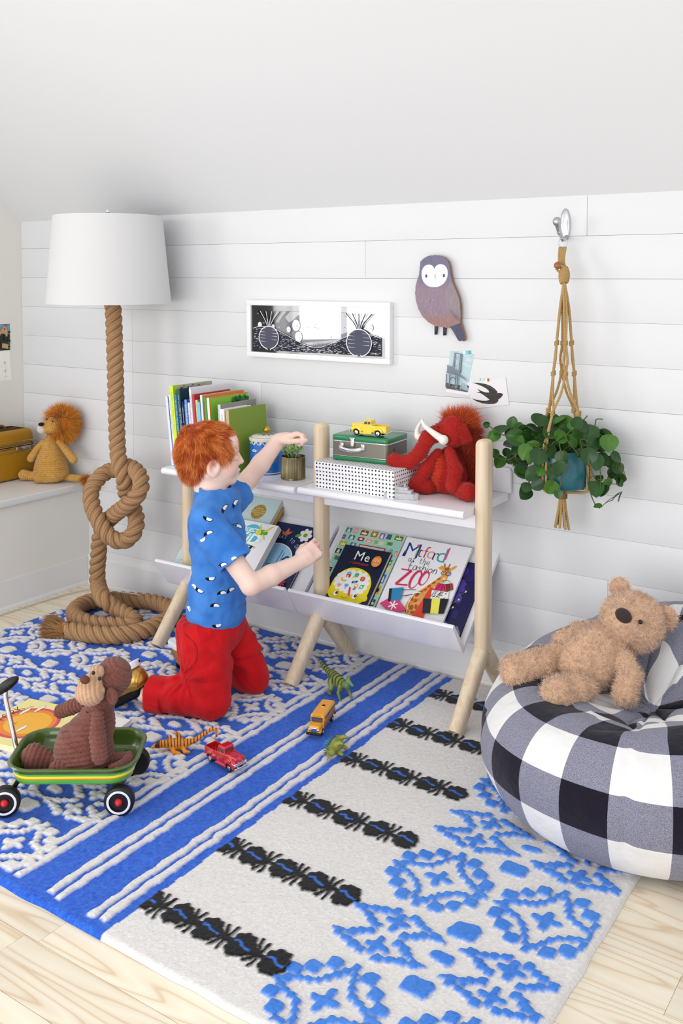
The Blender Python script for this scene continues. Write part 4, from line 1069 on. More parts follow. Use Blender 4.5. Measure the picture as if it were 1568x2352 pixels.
# ------------------------------------------------------------------ things standing on the shelf
# tin canister
def tin():
    cx, cy, r, z0, H = 1.563, -.161, .060, SHZ - .0033, .124
    th = thing('tin_canister', 'blue tin canister with a white lid and brass knob, on the shelf behind the arm', 'tin', (cx, cy, z0))
    b = MB(); prof = [(0, 0), (r - .002, 0), (r, .002), (r, H)]
    add_lathe(b, prof, n=64, col='#0d6fd0')
    def wrap(a, z, rr=r + .0004): return (rr * math.cos(a), rr * math.sin(a), z)
    def patch(pts, col, lift=.0004):
        b.add([wrap(a, z, r + lift) for a, z in pts], [tuple(range(len(pts)))], 0, col)
    ac = math.atan2(-.83, .56)
    for k in range(16):      # white scalloped border below the lid
        a0 = 2 * PI * k / 16; w = 2 * PI / 16
        patch([(a0 + w * t, H - .001) for t in (0, .25, .5, .75, 1)] + [(a0 + w * (1 - t), H - .010 - .009 * math.sin(PI * t) ** .7) for t in (0, .15, .3, .5, .7, .85, 1)], '#ece6d8')
        patch([(a0 + w * t, .008) for t in (0, .5, 1)] + [(a0 + w * t, .004) for t in (1, .5, 0)], '#d8cfae', .0009)
    for a1, z1 in ((ac - .75, .085), (ac + .9, .09), (ac + 2.5, .08)):
        patch([(a1 + .20 * math.cos(t) * (1 + .15 * math.sin(4 * t)), z1 + .0042 * math.sin(t) * (1 + .3 * math.sin(5 * t))) for t in np.linspace(0, 2 * PI, 24)[:-1]], '#f2efe6')
    for a1, z1 in ((ac + .42, .058),):      # red and cream compass rose
        patch([(a1 + .24 * math.cos(t), z1 + .0145 * math.sin(t)) for t in np.linspace(0, 2 * PI, 24)[:-1]], '#c9a23c', .0006)
        patch([(a1 + .205 * math.cos(t), z1 + .0125 * math.sin(t)) for t in np.linspace(0, 2 * PI, 24)[:-1]], '#0d5fb8', .0009)
        for q in range(4):
            t = q * PI / 2; patch([(a1 + .30 * math.cos(t), z1 + .018 * math.sin(t)), (a1 + .06 * math.cos(t + .8), z1 + .004 * math.sin(t + .8)), (a1 + .06 * math.cos(t - .8), z1 + .004 * math.sin(t - .8))], '#e8dcb0' if q % 2 else '#b8342c', .0012)
    rs = np.random.RandomState(2)
    for k in range(26):      # dark sea swirls and little boats along the foot
        a1 = rs.rand() * 2 * PI; z1 = .014 + rs.rand() * .022
        patch([(a1 + .06 * math.cos(t), z1 + .0028 * math.sin(t)) for t in np.linspace(0, 2 * PI, 9)[:-1]], ['#0a3f86', '#123a6a', '#3a9ae0', '#0a3f86', '#c8463a'][k % 5 if k % 7 == 0 else k % 4], .0005)
    for a1 in (ac - 1.1, ac - .9): patch([(a1, .03), (a1 + .02, .03), (a1 + .12, .050), (a1 + .02, .062), (a1, .062)], '#0f4f94', .0006)
    b.build('body', mat('tin_print', None, .22, .5, attr=True, coat=.4), th, auto=40)
    b = MB(); add_lathe(b, [(r + .0035, H - .006), (r + .004, H + .001), (r + .001, H + .004), (r * .93, H + .0055), (r * .88, H + .009), (r * .55, H + .0125), (0, H + .014)], n=64, col='#e9e4d8')
    for rr, c, zz in ((r * .96, '#2b6a86', H + .0052),):
        n = 64; a = np.arange(n) * 2 * PI / n; v = np.concatenate([np.c_[rr * np.cos(a), rr * np.sin(a), np.full(n, zz)], np.c_[rr * .955 * np.cos(a), rr * .955 * np.sin(a), np.full(n, zz + .0006)]])
        b.add(v, [(i, (i + 1) % n, n + (i + 1) % n, n + i) for i in range(n)], 0, c)
    for k in range(8):
        a = 2 * PI * k / 8 + .2; R_ = r * .6; c_, s_ = math.cos(a), math.sin(a)
        b.add([(R_ * .45 * math.cos(a - .4), R_ * .45 * math.sin(a - .4), H + .0140), (R_ * c_, R_ * s_, H + .0128), (R_ * .45 * math.cos(a + .4), R_ * .45 * math.sin(a + .4), H + .0140)], [(0, 1, 2)], 0, '#2b6a9a' if k % 2 else '#1f4f6a')
    lid = b.build('lid', mat('tin_lid', None, .25, .5, attr=True, coat=.3), th, auto=40)
    b = MB(); add_lathe(b, [(.004, H + .013), (.004, H + .017), (.0055, H + .0185)] + [(.0125 * math.sin(t), H + .0285 - .0115 * math.cos(t)) for t in np.linspace(.5, PI, 14)], n=28, close=False)
    b.build('knob', mat('brass', '#d9a93a', .18, .5, metal=1), th, label='round brass knob')
tin()
# succulent in a ribbed zinc pot
def succulent():
    cx, cy, r, H = 1.704, -.193, .042, .078; z0 = SHZ - .0033
    th = thing('potted_succulent', 'green succulent in a ribbed aged metal pot on the shelf', 'plant', (cx, cy, z0))
    b = MB(); n = 220; a = np.arange(n) / n * 2 * PI; rows = []
    for rr, z in ((r - .003, 0), (r + .001, .001), (r + .001, .005), (r - .0005, .006), (r - .0005, H - .006), (r, H - .004), (r, H), (r - .0015, H), (r - .0015, H - .012)):
        rib = .0011 * np.cos(a * 44) if .0055 < z < H - .003 and rr < r else 0 * a
        R_ = rr + rib; rows.append(np.c_[R_ * np.cos(a), R_ * np.sin(a), np.full(n, z)])
    v = np.concatenate(rows)
    nz = vnoise(v, 70, 3) + .6 * vnoise(v * [1, 1, .25], 150, 4)
    t = np.clip(.5 + .6 * nz, 0, 1)[:, None]; c = np.array(rgb('#a79b72')) * t + np.array(rgb('#5d5340')) * (1 - t)
    g2 = np.clip(vnoise(v, 40, 8) * 1.6, 0, 1)[:, None]; c = c * (1 - g2 * .5) + np.array(rgb('#d6cfae')) * g2 * .5
    b.add(v, grid_faces(len(rows), n, cv=True), 0, c); b.add(np.c_[(r - .003) * np.cos(a), (r - .003) * np.sin(a), np.zeros(n)], [tuple(range(n))[::-1]], 0, (.2, .18, .15))
    b.build('pot', mat('aged_zinc', None, .38, .5, metal=.75, attr=True, bump=(300, .0003)), th, auto=60)
    b = MB(); add_lathe(b, [(r - .0018, H - .011), (r * .5, H - .009), (0, H - .008)], n=32, close=False); b.build('soil', mat('soil', (.045, .03, .02), .95, bump=(200, .002)), th)
    rs = np.random.RandomState(6)
    def leaf(mb, p, d, L_, w, tip):
        d = np.array(d) / np.linalg.norm(d); pts = []; rad = []
        for t in np.linspace(0, 1, 8):
            pts.append(np.array(p) + d * L_ * t + np.array([0, 0, 1]) * L_ * .22 * t * t); rad.append(w * (math.sin(PI * min(1, .12 + .80 * t)) ** .6) * (1 if t < .99 else .25))
        v0 = mb.n; add_tube(mb, pts, rad, 8, col='#7fa06a', flat=.75, up=(0, 0, 1))
        c = mb.c[-1]; tt = np.repeat(np.linspace(0, 1, 8), 8); tt = np.r_[tt][:len(c)]
        base = np.array(rgb('#6f9a4c')); hi = np.array(rgb('#a9c48a')); k = rs.rand()
        c[:] = (base * (1 - k) + hi * k); c[tt > .93] = np.array(rgb('#8a4a3a' if tip else '#9cc070'))
    heads = [(-.022, -.012, .030), (.004, -.020, .040), (.026, -.010, .044), (.012, .016, .046), (-.016, .016, .034), (.0, 0, .050)]
    for hi_, (hx, hy, hz) in enumerate(heads):
        b = MB(); add_tube(b, [(hx * .5, hy * .5, H - .01), (hx * .8, hy * .8, H + .008), (hx, hy, H - .012 + hz * .7)], .0028, 8, col='#8fae7a')
        nl = 13
        for k in range(nl):
            a = k * 2.4 + hi_; el = .25 + 1.0 * k / nl; leaf(b, (hx, hy, H - .014 + hz * .7 + k * .0006), (math.cos(a) * math.cos(el), math.sin(a) * math.cos(el), math.sin(el)), .020 + .006 * rs.rand(), .0046, rs.rand() < .35)
        b.build('rosette', mat('succulent_leaf', None, .4, .4, attr=True, subs=.1), th)
succulent()
# dotted storage box
def dotted_mat():
    m = bpy.data.materials.new('dotted_paper'); m.use_nodes = True; nt = m.node_tree; N = nt.nodes; L = nt.links
    b = N['Principled BSDF']; b.inputs['Roughness'].default_value = .5
    tc = N.new('ShaderNodeTexCoord'); g = N.new('ShaderNodeNewGeometry')
    S = .0127
    sx = N.new('ShaderNodeSeparateXYZ'); L.new(tc.outputs['Object'], sx.inputs[0]); sn = N.new('ShaderNodeSeparateXYZ'); L.new(tc.outputs['Normal'], sn.inputs[0])
    def frac(o):
        m1 = N.new('ShaderNodeMath'); m1.operation = 'MULTIPLY'; m1.inputs[1].default_value = 1 / S; L.new(o, m1.inputs[0])
        f = N.new('ShaderNodeMath'); f.operation = 'FRACT'; L.new(m1.outputs[0], f.inputs[0]); s = N.new('ShaderNodeMath'); s.operation = 'SUBTRACT'; s.inputs[1].default_value = .5; L.new(f.outputs[0], s.inputs[0])
        q = N.new('ShaderNodeMath'); q.operation = 'POWER'; q.inputs[1].default_value = 2; 
        ab = N.new('ShaderNodeMath'); ab.operation = 'ABSOLUTE'; L.new(s.outputs[0], ab.inputs[0]); L.new(ab.outputs[0], q.inputs[0]); return q.outputs[0]
    fx, fy, fz = [frac(sx.outputs[k]) for k in range(3)]
    def axis(o):
        a = N.new('ShaderNodeMath'); a.operation = 'ABSOLUTE'; L.new(o, a.inputs[0]); c = N.new('ShaderNodeMath'); c.operation = 'LESS_THAN'; c.inputs[1].default_value = .5; L.new(a.outputs[0], c.inputs[0]); return c.outputs[0]
    tot = None
    for f, n_ in ((fx, 0), (fy, 1), (fz, 2)):
        mm = N.new('ShaderNodeMath'); mm.operation = 'MULTIPLY'; L.new(f, mm.inputs[0]); L.new(axis(sn.outputs[n_]), mm.inputs[1])
        if tot is None: tot = mm.outputs[0]
        else:
            ad = N.new('ShaderNodeMath'); L.new(tot, ad.inputs[0]); L.new(mm.outputs[0], ad.inputs[1]); tot = ad.outputs[0]
    lt = N.new('ShaderNodeMath'); lt.operation = 'LESS_THAN'; lt.inputs[1].default_value = .055; L.new(tot, lt.inputs[0])
    mx = N.new('ShaderNodeMix'); mx.data_type = 'RGBA'; mx.inputs[6].default_value = (.86, .85, .87, 1); mx.inputs[7].default_value = (.012, .012, .02, 1); L.new(lt.outputs[0], mx.inputs[0]); L.new(mx.outputs[2], b.inputs['Base Color'])
    return m
DM = dotted_mat()
bx = thing('storage_box', 'white cardboard box with small black dots under the lunch box', 'box', (1.866, -.288, SHZ + .0003))
b = MB(); add_box(b, (.150, .131, .034), (.300, .258, .068), bev=.0008); b.build('box_base', DM, bx, smooth=False)
b = MB(); add_box(b, (.150, .131, .0735), (.305, .263, .030), bev=.0008); b.build('lid', DM, bx, smooth=False)
# lunch box
def lunchbox():
    th = thing('lunch_box', 'grey and green metal lunch box standing on the dotted box', 'lunch box', (1.893, -.232, .7392), rz=math.radians(5))
    w, d, H = .208, .155, .083
    grey = mat('lunchbox_grey', '#777369', .35, .5, metal=.35, bump=(200, .0002)); green = mat('lunchbox_green', '#1d7a4c', .28, .5, coat=.3); chrome = mat('chrome', (.8, .8, .82), .12, .5, metal=1)
    b = MB(); poly_prism(b, [(x + w / 2, y + d / 2) for x, y in rrect(w / 2, d / 2, .014)], .016, .064); b.build('body', grey, th, auto=40)
    for z0, z1, nm in ((0, .016, 'bottom_shell'), (.064, H, 'lid')):
        b = MB(); poly_prism(b, [(x + w / 2, y + d / 2) for x, y in rrect(w / 2 + .001, d / 2 + .001, .015)], z0, z1, bev=.0025); b.build(nm, green, th, auto=50)
    b = MB()
    for z in (.0165, .0635, .0655): add_tube(b, [(x + w / 2, y + d / 2, z) for x, y in rrect(w / 2 + .0012, d / 2 + .0012, .015)], .0010, 6, closed=True)
    b.build('seam', chrome, th)
    b = MB(); add_box(b, (.080, -.004, .064), (.016, .005, .026), bev=.002); add_box(b, (.080, -.006, .058), (.010, .006, .020), bev=.002); add_box(b, (.080, -.004, .077), (.020, .006, .004), bev=.0015); b.build('latch', chrome, th, auto=50)
    b = MB(); hp = spline([(.040, -.003, .048), (.040, -.016, .047), (.052, -.020, .043), (.080, -.022, .040), (.108, -.021, .043), (.118, -.016, .046), (.118, -.003, .047)], 5)
    add_tube(b, hp, .0062, 10, flat=.5, up=(0, -1, 0))
    for x in (.040, .118): add_box(b, (x, -.002, .050), (.014, .005, .020), bev=.002)
    b.build('handle', chrome, th, auto=50)
    b = MB()
    for x in (.058,): pass
    add_box(b, (w + .0008, .045, .045), (.002, .010, .0022), col='#222222'); add_box(b, (w + .0008, .045, .039), (.002, .010, .0022), col='#222222'); b.build('vent', mat('dark_slot', '#222222', .6), th)
lunchbox()
# toy cars
TYRE = lambda: mat('toy_tyre', '#15151a', .6, .3)
CHR = lambda: mat('toy_chrome', (.82, .83, .86), .15, .5, metal=1)
def wheel_parts(th, x, y, r, w, side):
    b = MB(); M = T(x, y, r) @ Rx(PI / 2)
    prof = [(r * .55, -w / 2), (r * .92, -w / 2), (r, -w * .3), (r, w * .3), (r * .92, w / 2), (r * .55, w / 2)]
    add_lathe(b, prof, n=28, M=M); o = b.build('wheel', TYRE(), th, auto=40)
    h = MB(); zz = -side * w / 2 * -1
    Mh = T(x, y + side * w * .46, r) @ Rx(PI / 2 * (-side))
    add_lathe(h, [(r * .62, 0), (r * .60, r * .12), (r * .45, r * .05), (r * .25, r * .22), (0, r * .26)], n=24, M=Mh); hc = h.build('hubcap', CHR(), o)
def pickup(label, color, loc, rz, L_=.125, rot=None, glass=(.05, .06, .07)):
    """forties-fifties toy pickup, front towards -x"""
    th = thing('toy_pickup', label, 'toy truck', loc, rz=rz, rot=rot)
    s = L_ / .125; wd = .046 * s / 2
    paint = mat('toy_paint_' + color.strip('#'), color, .18, .5, coat=1.0)
    def f(P):
        P = P / s; p = P.copy(); p[:, 1] = np.abs(p[:, 1])
        d = rbox(p, (-.036, 0, .0255), (.0245, .0165, .0125), .006)             # hood
        d = smin(d, cap(p, (-.060, 0, .031), (-.015, 0, .034), .0035, .005), .006)
        d = smin(d, rbox(p, (-.004, 0, .022), (.016, .020, .0155), .004), .003)    # cab lower
        fen = ell(p, (-.0405, .0185, .0185), (.0195, .0068, .0130)); d = smin(d, fen, .004)   # front fender
        d = smin(d, rbox(p, (-.008, .0205, .0085), (.022, .0030, .0022), .002), .003)          # running board
        roof = rbox(p, (-.004, 0, .0475), (.0125, .0165, .0045), .0042); d = np.minimum(d, roof)
        d = np.minimum(d, rbox(p, (.0085, 0, .0415), (.0016, .0165, .0085), .001))
        for px_, tx in ((-.0165, .004),):
            d = np.minimum(d, cap(p, (-.0185, .0175, .036), (-.0142, .0145, .046), .0013))
        d = np.minimum(d, cap(p, (-.0035, .0180, .036), (-.0030, .0152, .046), .0010)); d = np.minimum(d, cap(p, (.0085, .0180, .036), (.0080, .0152, .046), .0016))
        bed = rbox(p, (.0365, 0, .0235), (.0255, .0185, .0105), .001)
        bed = np.maximum(bed, -rbox(p, (.0365, 0, .0300), (.0238, .0165, .0125), .001))
        d = np.minimum(d, bed); d = smin(d, ell(p, (.0345, .0200, .0180), (.0175, .0062, .0120)), .003)
        d = np.minimum(d, rbox(p, (.005, 0, .0120), (.052, .0120, .0025), .001))
        # wheel wells
        for wx in (-.0405, .0345): d = np.maximum(d, -(np.hypot(p[:, 0] - wx, p[:, 2] - .0105) - .0118 + np.where(p[:, 1] < .010, .01, 0)))
        return d * s
    v, fa = sdf_mesh(f, (-.07 * s, -.03 * s, -.002), (.07 * s, .03 * s, .056 * s), .0009 * s)
    b = MB(); b.add(v, fa); b.build('body', paint, th)
    b = MB(); S = Matrix.Scale(s, 4)
    add_box(b, (-.0035, 0, .0395), (.0235, .0318, .0140), M=S, bev=.001); b.build('cab_glass', mat('toy_glass', glass, .05, .6, coat=.5), th, smooth=False)
    for sx in (-.0405, .0345):
        for sy in (-1, 1): wheel_parts(th, sx * s, sy * .0185 * s, .0100 * s, .0070 * s, sy)
    b = MB(); add_box(b, (-.0640, 0, .0125), (.004, .044, .0050), M=S, bev=.0015)
    for k in (-1, 1): add_box(b, (-.0625, k * .010, .0125), (.003, .004, .008), M=S, bev=.001)
    b.build('front_bumper', CHR(), th, auto=50)
    b = MB(); add_box(b, (.0650, 0, .0125), (.003, .042, .0035), M=S, bev=.001); b.build('rear_bumper', CHR(), th, auto=50)
    b = MB(); add_box(b, (-.0605, 0, .0235), (.003, .030, .0022), M=S, bev=.0008); add_box(b, (-.0608, 0, .0195), (.003, .032, .0030), M=S, bev=.001); add_box(b, (-.0600, 0, .0270), (.003, .020, .0015), M=S, bev=.0005); b.build('grille', CHR(), th, auto=50)
    for k in (-1, 1):
        b = MB(); add_lathe(b, [(.0042, 0), (.0040, .0020), (.0025, .0032), (0, .0036)], n=20, M=S @ T(-.0585, k * .0175, .0215) @ Ry(-PI / 2)); b.build('headlight', CHR(), th)
    return th
pickup('yellow toy pickup truck on top of the grey and green lunch box', '#f5d21e', (2.016, -.185, .8245), math.radians(8), .128)
# wooden boat
def boat():
    th = thing('wooden_boat', 'small grey painted wooden toy boat in front of the dotted box', 'toy boat', (2.178, -.262, SHZ + .0003), rz=math.radians(12))
    m = mat('driftwood_grey', '#b9babd', .7, .3, noise=(120, .14), bump=(180, .0008))
    hull = [(-.062, 0), (-.050, -.016), (.046, -.016), (.058, -.006), (.058, .006), (.046, .016), (-.050, .016)]
    b = MB(); poly_prism(b, hull, 0, .0185, bev=.0008); b.build('hull', m, th, auto=30)
    b = MB(); add_box(b, (.002, 0, .0235), (.072, .022, .0095), bev=.0006); b.build('lower_deck', m, th, smooth=False)
    b = MB(); add_box(b, (.002, 0, .0325), (.046, .018, .0085), bev=.0006); b.build('upper_deck', m, th, smooth=False)
    for x in (-.010, .013):
        b = MB(); add_tube(b, [(x, 0, .036), (x, 0, .0465 if x > 0 else .050)], .0030, 12); b.build('funnel', m, th, auto=50)
boat()
ROPE = [[0.8772, -0.25, 1.2526], [0.8832, -0.25, 1.1855], [0.8863, -0.25, 1.0845], [0.8892, -0.25, 0.9664], [0.8914, -0.25, 0.8141], [0.9018, -0.255, 0.6798], [0.9289, -0.27, 0.6256], [0.9465, -0.265, 0.5676], [0.9234, -0.235, 0.5085], [0.9457, -0.225, 0.4582], [0.9895, -0.245, 0.4172], [1.0029, -0.27, 0.3704], [0.9691, -0.29, 0.3361], [0.9247, -0.315, 0.3468], [0.8812, -0.325, 0.3932], [0.8248, -0.315, 0.4513], [0.7904, -0.29, 0.5106], [0.8014, -0.25, 0.5601], [0.827, -0.205, 0.5815], [0.9289, -0.225, 0.6065], [1.0187, -0.255, 0.5878], [1.0534, -0.285, 0.5423], [1.0126, -0.3, 0.4901], [0.9124, -0.28, 0.4306], [0.8233, -0.255, 0.3699], [0.7894, -0.25, 0.3117], [0.7806, -0.25, 0.2403], [0.7719, -0.25, 0.1775], [0.7839, -0.255, 0.1195], [0.8992, -0.3328, 0.11], [0.9335, -0.3119, 0.075], [0.9873, -0.3047, 0.058], [1.0476, -0.3178, 0.052], [1.0767, -0.357, 0.048], [1.0223, -0.3905, 0.047], [0.95, -0.4229, 0.047], [0.8667, -0.4233, 0.047], [0.7772, -0.3736, 0.047], [0.7373, -0.291, 0.047], [0.7555, -0.2283, 0.047], [0.8069, -0.1807, 0.047], [0.8756, -0.147, 0.047], [0.9595, -0.1219, 0.047], [1.0567, -0.1365, 0.047], [1.1267, -0.1901, 0.047], [1.1483, -0.2777, 0.047], [1.1465, -0.3766, 0.047], [1.1097, -0.4488, 0.047], [1.0411, -0.49, 0.047], [0.9658, -0.5095, 0.047], [0.9048, -0.5241, 0.047]]
TASSEL = [[0.9048, -0.5241, 0.047], [0.8127, -0.5421, 0.045]]
LEAVES = [[2.4173, -0.1488, 0.8892, 0.0206, 20], [2.4491, -0.1151, 0.8715, 0.0505, 40], [2.4358, -0.1343, 0.8521, 0.0412, 0], [2.4856, -0.1086, 0.8969, 0.0365, 80], [2.5067, -0.1062, 0.8846, 0.0318, 70], [2.5197, -0.1678, 0.8623, 0.0536, 170], [2.5265, -0.0895, 0.8659, 0.0547, 250], [2.574, -0.1619, 0.8932, 0.0398, 150], [2.4569, -0.0655, 0.8189, 0.0395, 200], [2.431, -0.1233, 0.7992, 0.0322, 260], [2.4301, -0.083, 0.7649, 0.0419, 240], [2.473, -0.1226, 0.8057, 0.0274, 90], [2.497, -0.1047, 0.8101, 0.032, 250], [2.5701, -0.206, 0.8281, 0.0481, 250], [2.5201, -0.0795, 0.8317, 0.0412, 160], [2.5201, -0.1175, 0.7732, 0.0453, 220], [2.4948, -0.0935, 0.7712, 0.0321, 260], [2.5108, -0.1011, 0.7443, 0.0456, 210], [2.5903, -0.2023, 0.7636, 0.048, 180], [2.5434, -0.11, 0.7837, 0.0226, 240], [2.5437, -0.1419, 0.6914, 0.0449, 230], [2.572, -0.199, 0.7211, 0.0307, 260], [2.6073, -0.2034, 0.735, 0.0392, 200], [2.5763, -0.1043, 0.8497, 0.045, 260], [2.616, -0.2132, 0.8208, 0.0476, 265], [2.5867, -0.1366, 0.9179, 0.0533, 70], [2.6009, -0.0845, 0.9082, 0.0539, 100], [2.6349, -0.1737, 0.887, 0.0479, 30], [2.6094, -0.0741, 0.8328, 0.0518, 270], [2.685, -0.2062, 0.8226, 0.0406, 290], [2.6524, -0.2098, 0.8371, 0.0387, 190], [2.6796, -0.2145, 0.7932, 0.0385, 280], [2.6634, -0.2075, 0.7815, 0.0473, 260], [2.6515, -0.2045, 0.7318, 0.0432, 250], [2.6723, -0.1993, 0.7138, 0.0258, 280], [2.6213, -0.2049, 0.7807, 0.039, 240], [2.6276, -0.0867, 0.9152, 0.0402, 60], [2.6444, -0.0814, 0.9069, 0.0491, 20], [2.6768, -0.1043, 0.8726, 0.0485, 200], [2.6576, -0.0902, 0.8644, 0.0444, 190], [2.7186, -0.1558, 0.8878, 0.0431, 330], [2.6753, -0.0875, 0.8478, 0.0488, 200], [2.718, -0.1794, 0.9254, 0.0342, 60], [2.7442, -0.1407, 0.8903, 0.0517, 20], [2.7268, -0.1547, 0.9101, 0.0387, 320], [2.7554, -0.0904, 0.878, 0.0349, 280], [2.7693, -0.079, 0.8777, 0.0393, 10], [2.8094, -0.1701, 0.8726, 0.0464, 270], [2.7691, -0.1846, 0.8665, 0.0381, 330], [2.7674, -0.2151, 0.8369, 0.0462, 260], [2.7823, -0.1956, 0.8185, 0.0463, 280], [2.7731, -0.1194, 0.814, 0.0431, 310], [2.7857, -0.0652, 0.7981, 0.0481, 290], [2.8216, -0.1409, 0.829, 0.034, 330], [2.7731, -0.1665, 0.7355, 0.0469, 270], [2.7804, -0.2241, 0.7596, 0.0251, 270], [2.786, -0.1533, 0.7304, 0.0384, 280], [2.791, -0.1301, 0.7441, 0.0343, 300], [2.761, -0.1078, 0.754, 0.0261, 280], [2.776, -0.1578, 0.6847, 0.0235, 300], [2.5901, -0.0859, 0.8621, 0.036, 120], [2.5425, -0.075, 0.8332, 0.0319, 220], [2.6916, -0.1447, 0.9101, 0.0304, 90], [2.6349, -0.1276, 0.8808, 0.0353, 60], [2.5937, -0.1185, 0.8893, 0.0401, 80], [2.6579, -0.1156, 0.8857, 0.0441, 150], [2.7224, -0.1292, 0.8671, 0.0391, 230], [2.5166, -0.1276, 0.8382, 0.0361, 200], [2.5882, -0.1615, 0.8767, 0.0353, 160]]
VINES = [[[2.6413, -0.12, 0.867], [2.586, -0.1225, 0.8712], [2.525, -0.125, 0.8523], [2.4624, -0.1275, 0.8583], [2.4133, -0.13, 0.8842]], [[2.6308, -0.14, 0.8599], [2.5708, -0.142, 0.841], [2.5241, -0.144, 0.8141], [2.4912, -0.146, 0.7883], [2.4576, -0.148, 0.7897], [2.4386, -0.15, 0.8063]], [[2.6368, -0.2, 0.8558], [2.6103, -0.19, 0.7946], [2.574, -0.18, 0.7357], [2.5558, -0.17, 0.7049]], [[2.6504, -0.2, 0.8572], [2.6386, -0.2033, 0.8129], [2.6586, -0.2067, 0.7722], [2.6536, -0.21, 0.7374]], [[2.673, -0.2, 0.8637], [2.684, -0.2033, 0.8048], [2.6814, -0.2067, 0.7532], [2.6777, -0.21, 0.723]], [[2.6779, -0.12, 0.8881], [2.7321, -0.12, 0.893], [2.7767, -0.12, 0.8796], [2.8079, -0.12, 0.8394], [2.8212, -0.12, 0.8235]], [[2.7075, -0.15, 0.8773], [2.7449, -0.1533, 0.8467], [2.7775, -0.1567, 0.7988], [2.7839, -0.16, 0.7357]], [[2.724, -0.17, 0.873], [2.7362, -0.165, 0.8216], [2.7487, -0.16, 0.74], [2.7607, -0.155, 0.6972], [2.7768, -0.15, 0.6767]], [[2.6795, -0.1, 0.8856], [2.702, -0.1, 0.9141], [2.7198, -0.1, 0.9354]], [[2.725, -0.1, 0.8809], [2.7426, -0.1, 0.9088], [2.7469, -0.1, 0.9267], [2.7669, -0.1, 0.9292]], [[2.683, -0.18, 0.8791], [2.709, -0.1767, 0.8465], [2.7527, -0.1733, 0.7988], [2.774, -0.17, 0.7577]]]
MM = {k: np.array(v) for k, v in {"neck": [2.2669, -0.125, 0.8001], "belly": [2.2394, -0.115, 0.7237], "bot": [2.2493, -0.1, 0.6725], "head": [2.2814, -0.12, 0.8499], "snout": [2.2425, -0.15, 0.8504], "t1": [2.2207, -0.165, 0.8326], "t2": [2.199, -0.18, 0.7836], "t3": [2.172, -0.195, 0.754], "t4": [2.1419, -0.205, 0.7479], "t5": [2.1216, -0.21, 0.7568], "kb": [2.276, -0.175, 0.8348], "k1": [2.2491, -0.185, 0.8535], "k2": [2.2218, -0.19, 0.8738], "k3": [2.2107, -0.19, 0.8927], "jb": [2.1894, -0.15, 0.8276], "j1": [2.1697, -0.145, 0.8296], "j2": [2.1682, -0.14, 0.856], "j3": [2.1886, -0.14, 0.887], "ear": [2.3236, -0.14, 0.8696], "ear2": [2.3507, -0.145, 0.8332], "la0": [2.2425, -0.14, 0.782], "la1": [2.2161, -0.165, 0.7339], "la2": [2.1943, -0.18, 0.6936], "ra0": [2.2927, -0.155, 0.7938], "ra1": [2.3231, -0.175, 0.743], "ra2": [2.3213, -0.185, 0.6986], "ll0": [2.2323, -0.12, 0.6605], "ll1": [2.2139, -0.165, 0.6709], "ll2": [2.179, -0.18, 0.6806], "rl0": [2.2828, -0.13, 0.6685], "rl1": [2.3476, -0.17, 0.6707], "rl2": [2.3765, -0.175, 0.6817], "mtop": [2.2708, -0.11, 0.9013], "mback": [2.3008, -0.07, 0.7864], "mlow": [2.3063, -0.06, 0.6949], "eye": [2.2649, -0.175, 0.8765]}.items()}
LI = {k: np.array(v) for k, v in {"head": [0.3464, -0.1, 0.7034], "muz": [0.3266, -0.13, 0.6945], "nose": [0.3474, -0.155, 0.7166], "eye": [0.3899, -0.145, 0.7288], "neck": [0.3283, -0.1, 0.6406], "top": [0.3234, -0.1, 0.6067], "belly": [0.3152, -0.105, 0.5311], "side": [0.3216, -0.09, 0.5098], "a0": [0.2899, -0.11, 0.6272], "a1": [0.2549, -0.12, 0.5916], "a2": [0.2217, -0.125, 0.5496], "b0": [0.3779, -0.1, 0.6314], "b1": [0.4182, -0.1, 0.6022], "b2": [0.4661, -0.1, 0.5659], "l0": [0.2695, -0.12, 0.4921], "l1": [0.228, -0.135, 0.4702], "l2": [0.1869, -0.14, 0.4663], "m0": [0.366, -0.11, 0.4847], "m1": [0.3319, -0.13, 0.4758], "m2": [0.3, -0.145, 0.4719], "t0": [0.3599, -0.06, 0.4726], "t1": [0.3995, -0.055, 0.4722], "t2": [0.4427, -0.05, 0.4736], "t3": [0.4991, -0.05, 0.4705]}.items()}
MK = {k: np.array(v) for k, v in {"head": [1.8624, -1.1784, 0.3234], "top": [1.8596, -1.1791, 0.3423], "muz": [1.8556, -1.2565, 0.307], "face": [1.8635, -1.2252, 0.3371], "nose": [1.8778, -1.287, 0.3525], "e1": [1.8758, -1.2578, 0.3598], "e2": [1.8917, -1.2538, 0.3469], "ear": [1.9051, -1.2177, 0.2956], "neck": [1.8422, -1.1969, 0.245], "chest": [1.8301, -1.2079, 0.1991], "belly": [1.8146, -1.2335, 0.1498], "bot": [1.8169, -1.2222, 0.1126], "a0": [1.7885, -1.209, 0.2444], "a1": [1.7562, -1.2197, 0.2305], "a2": [1.7249, -1.2298, 0.2151], "b0": [1.8764, -1.24, 0.2494], "b1": [1.8855, -1.249, 0.1999], "b2": [1.895, -1.2514, 0.1549], "l0": [1.781, -1.2702, 0.1198], "l1": [1.7435, -1.2892, 0.1254], "l2": [1.7013, -1.3113, 0.131], "m0": [1.8251, -1.3007, 0.1208], "m1": [1.7989, -1.3182, 0.1247], "m2": [1.7792, -1.3314, 0.126], "t0": [1.8268, -1.1671, 0.1122], "t1": [1.8466, -1.1415, 0.1142], "t2": [1.8717, -1.1245, 0.1156], "t3": [1.9029, -1.1396, 0.1164], "t4": [1.9146, -1.1802, 0.1144], "t5": [1.9126, -1.2175, 0.1187]}.items()}
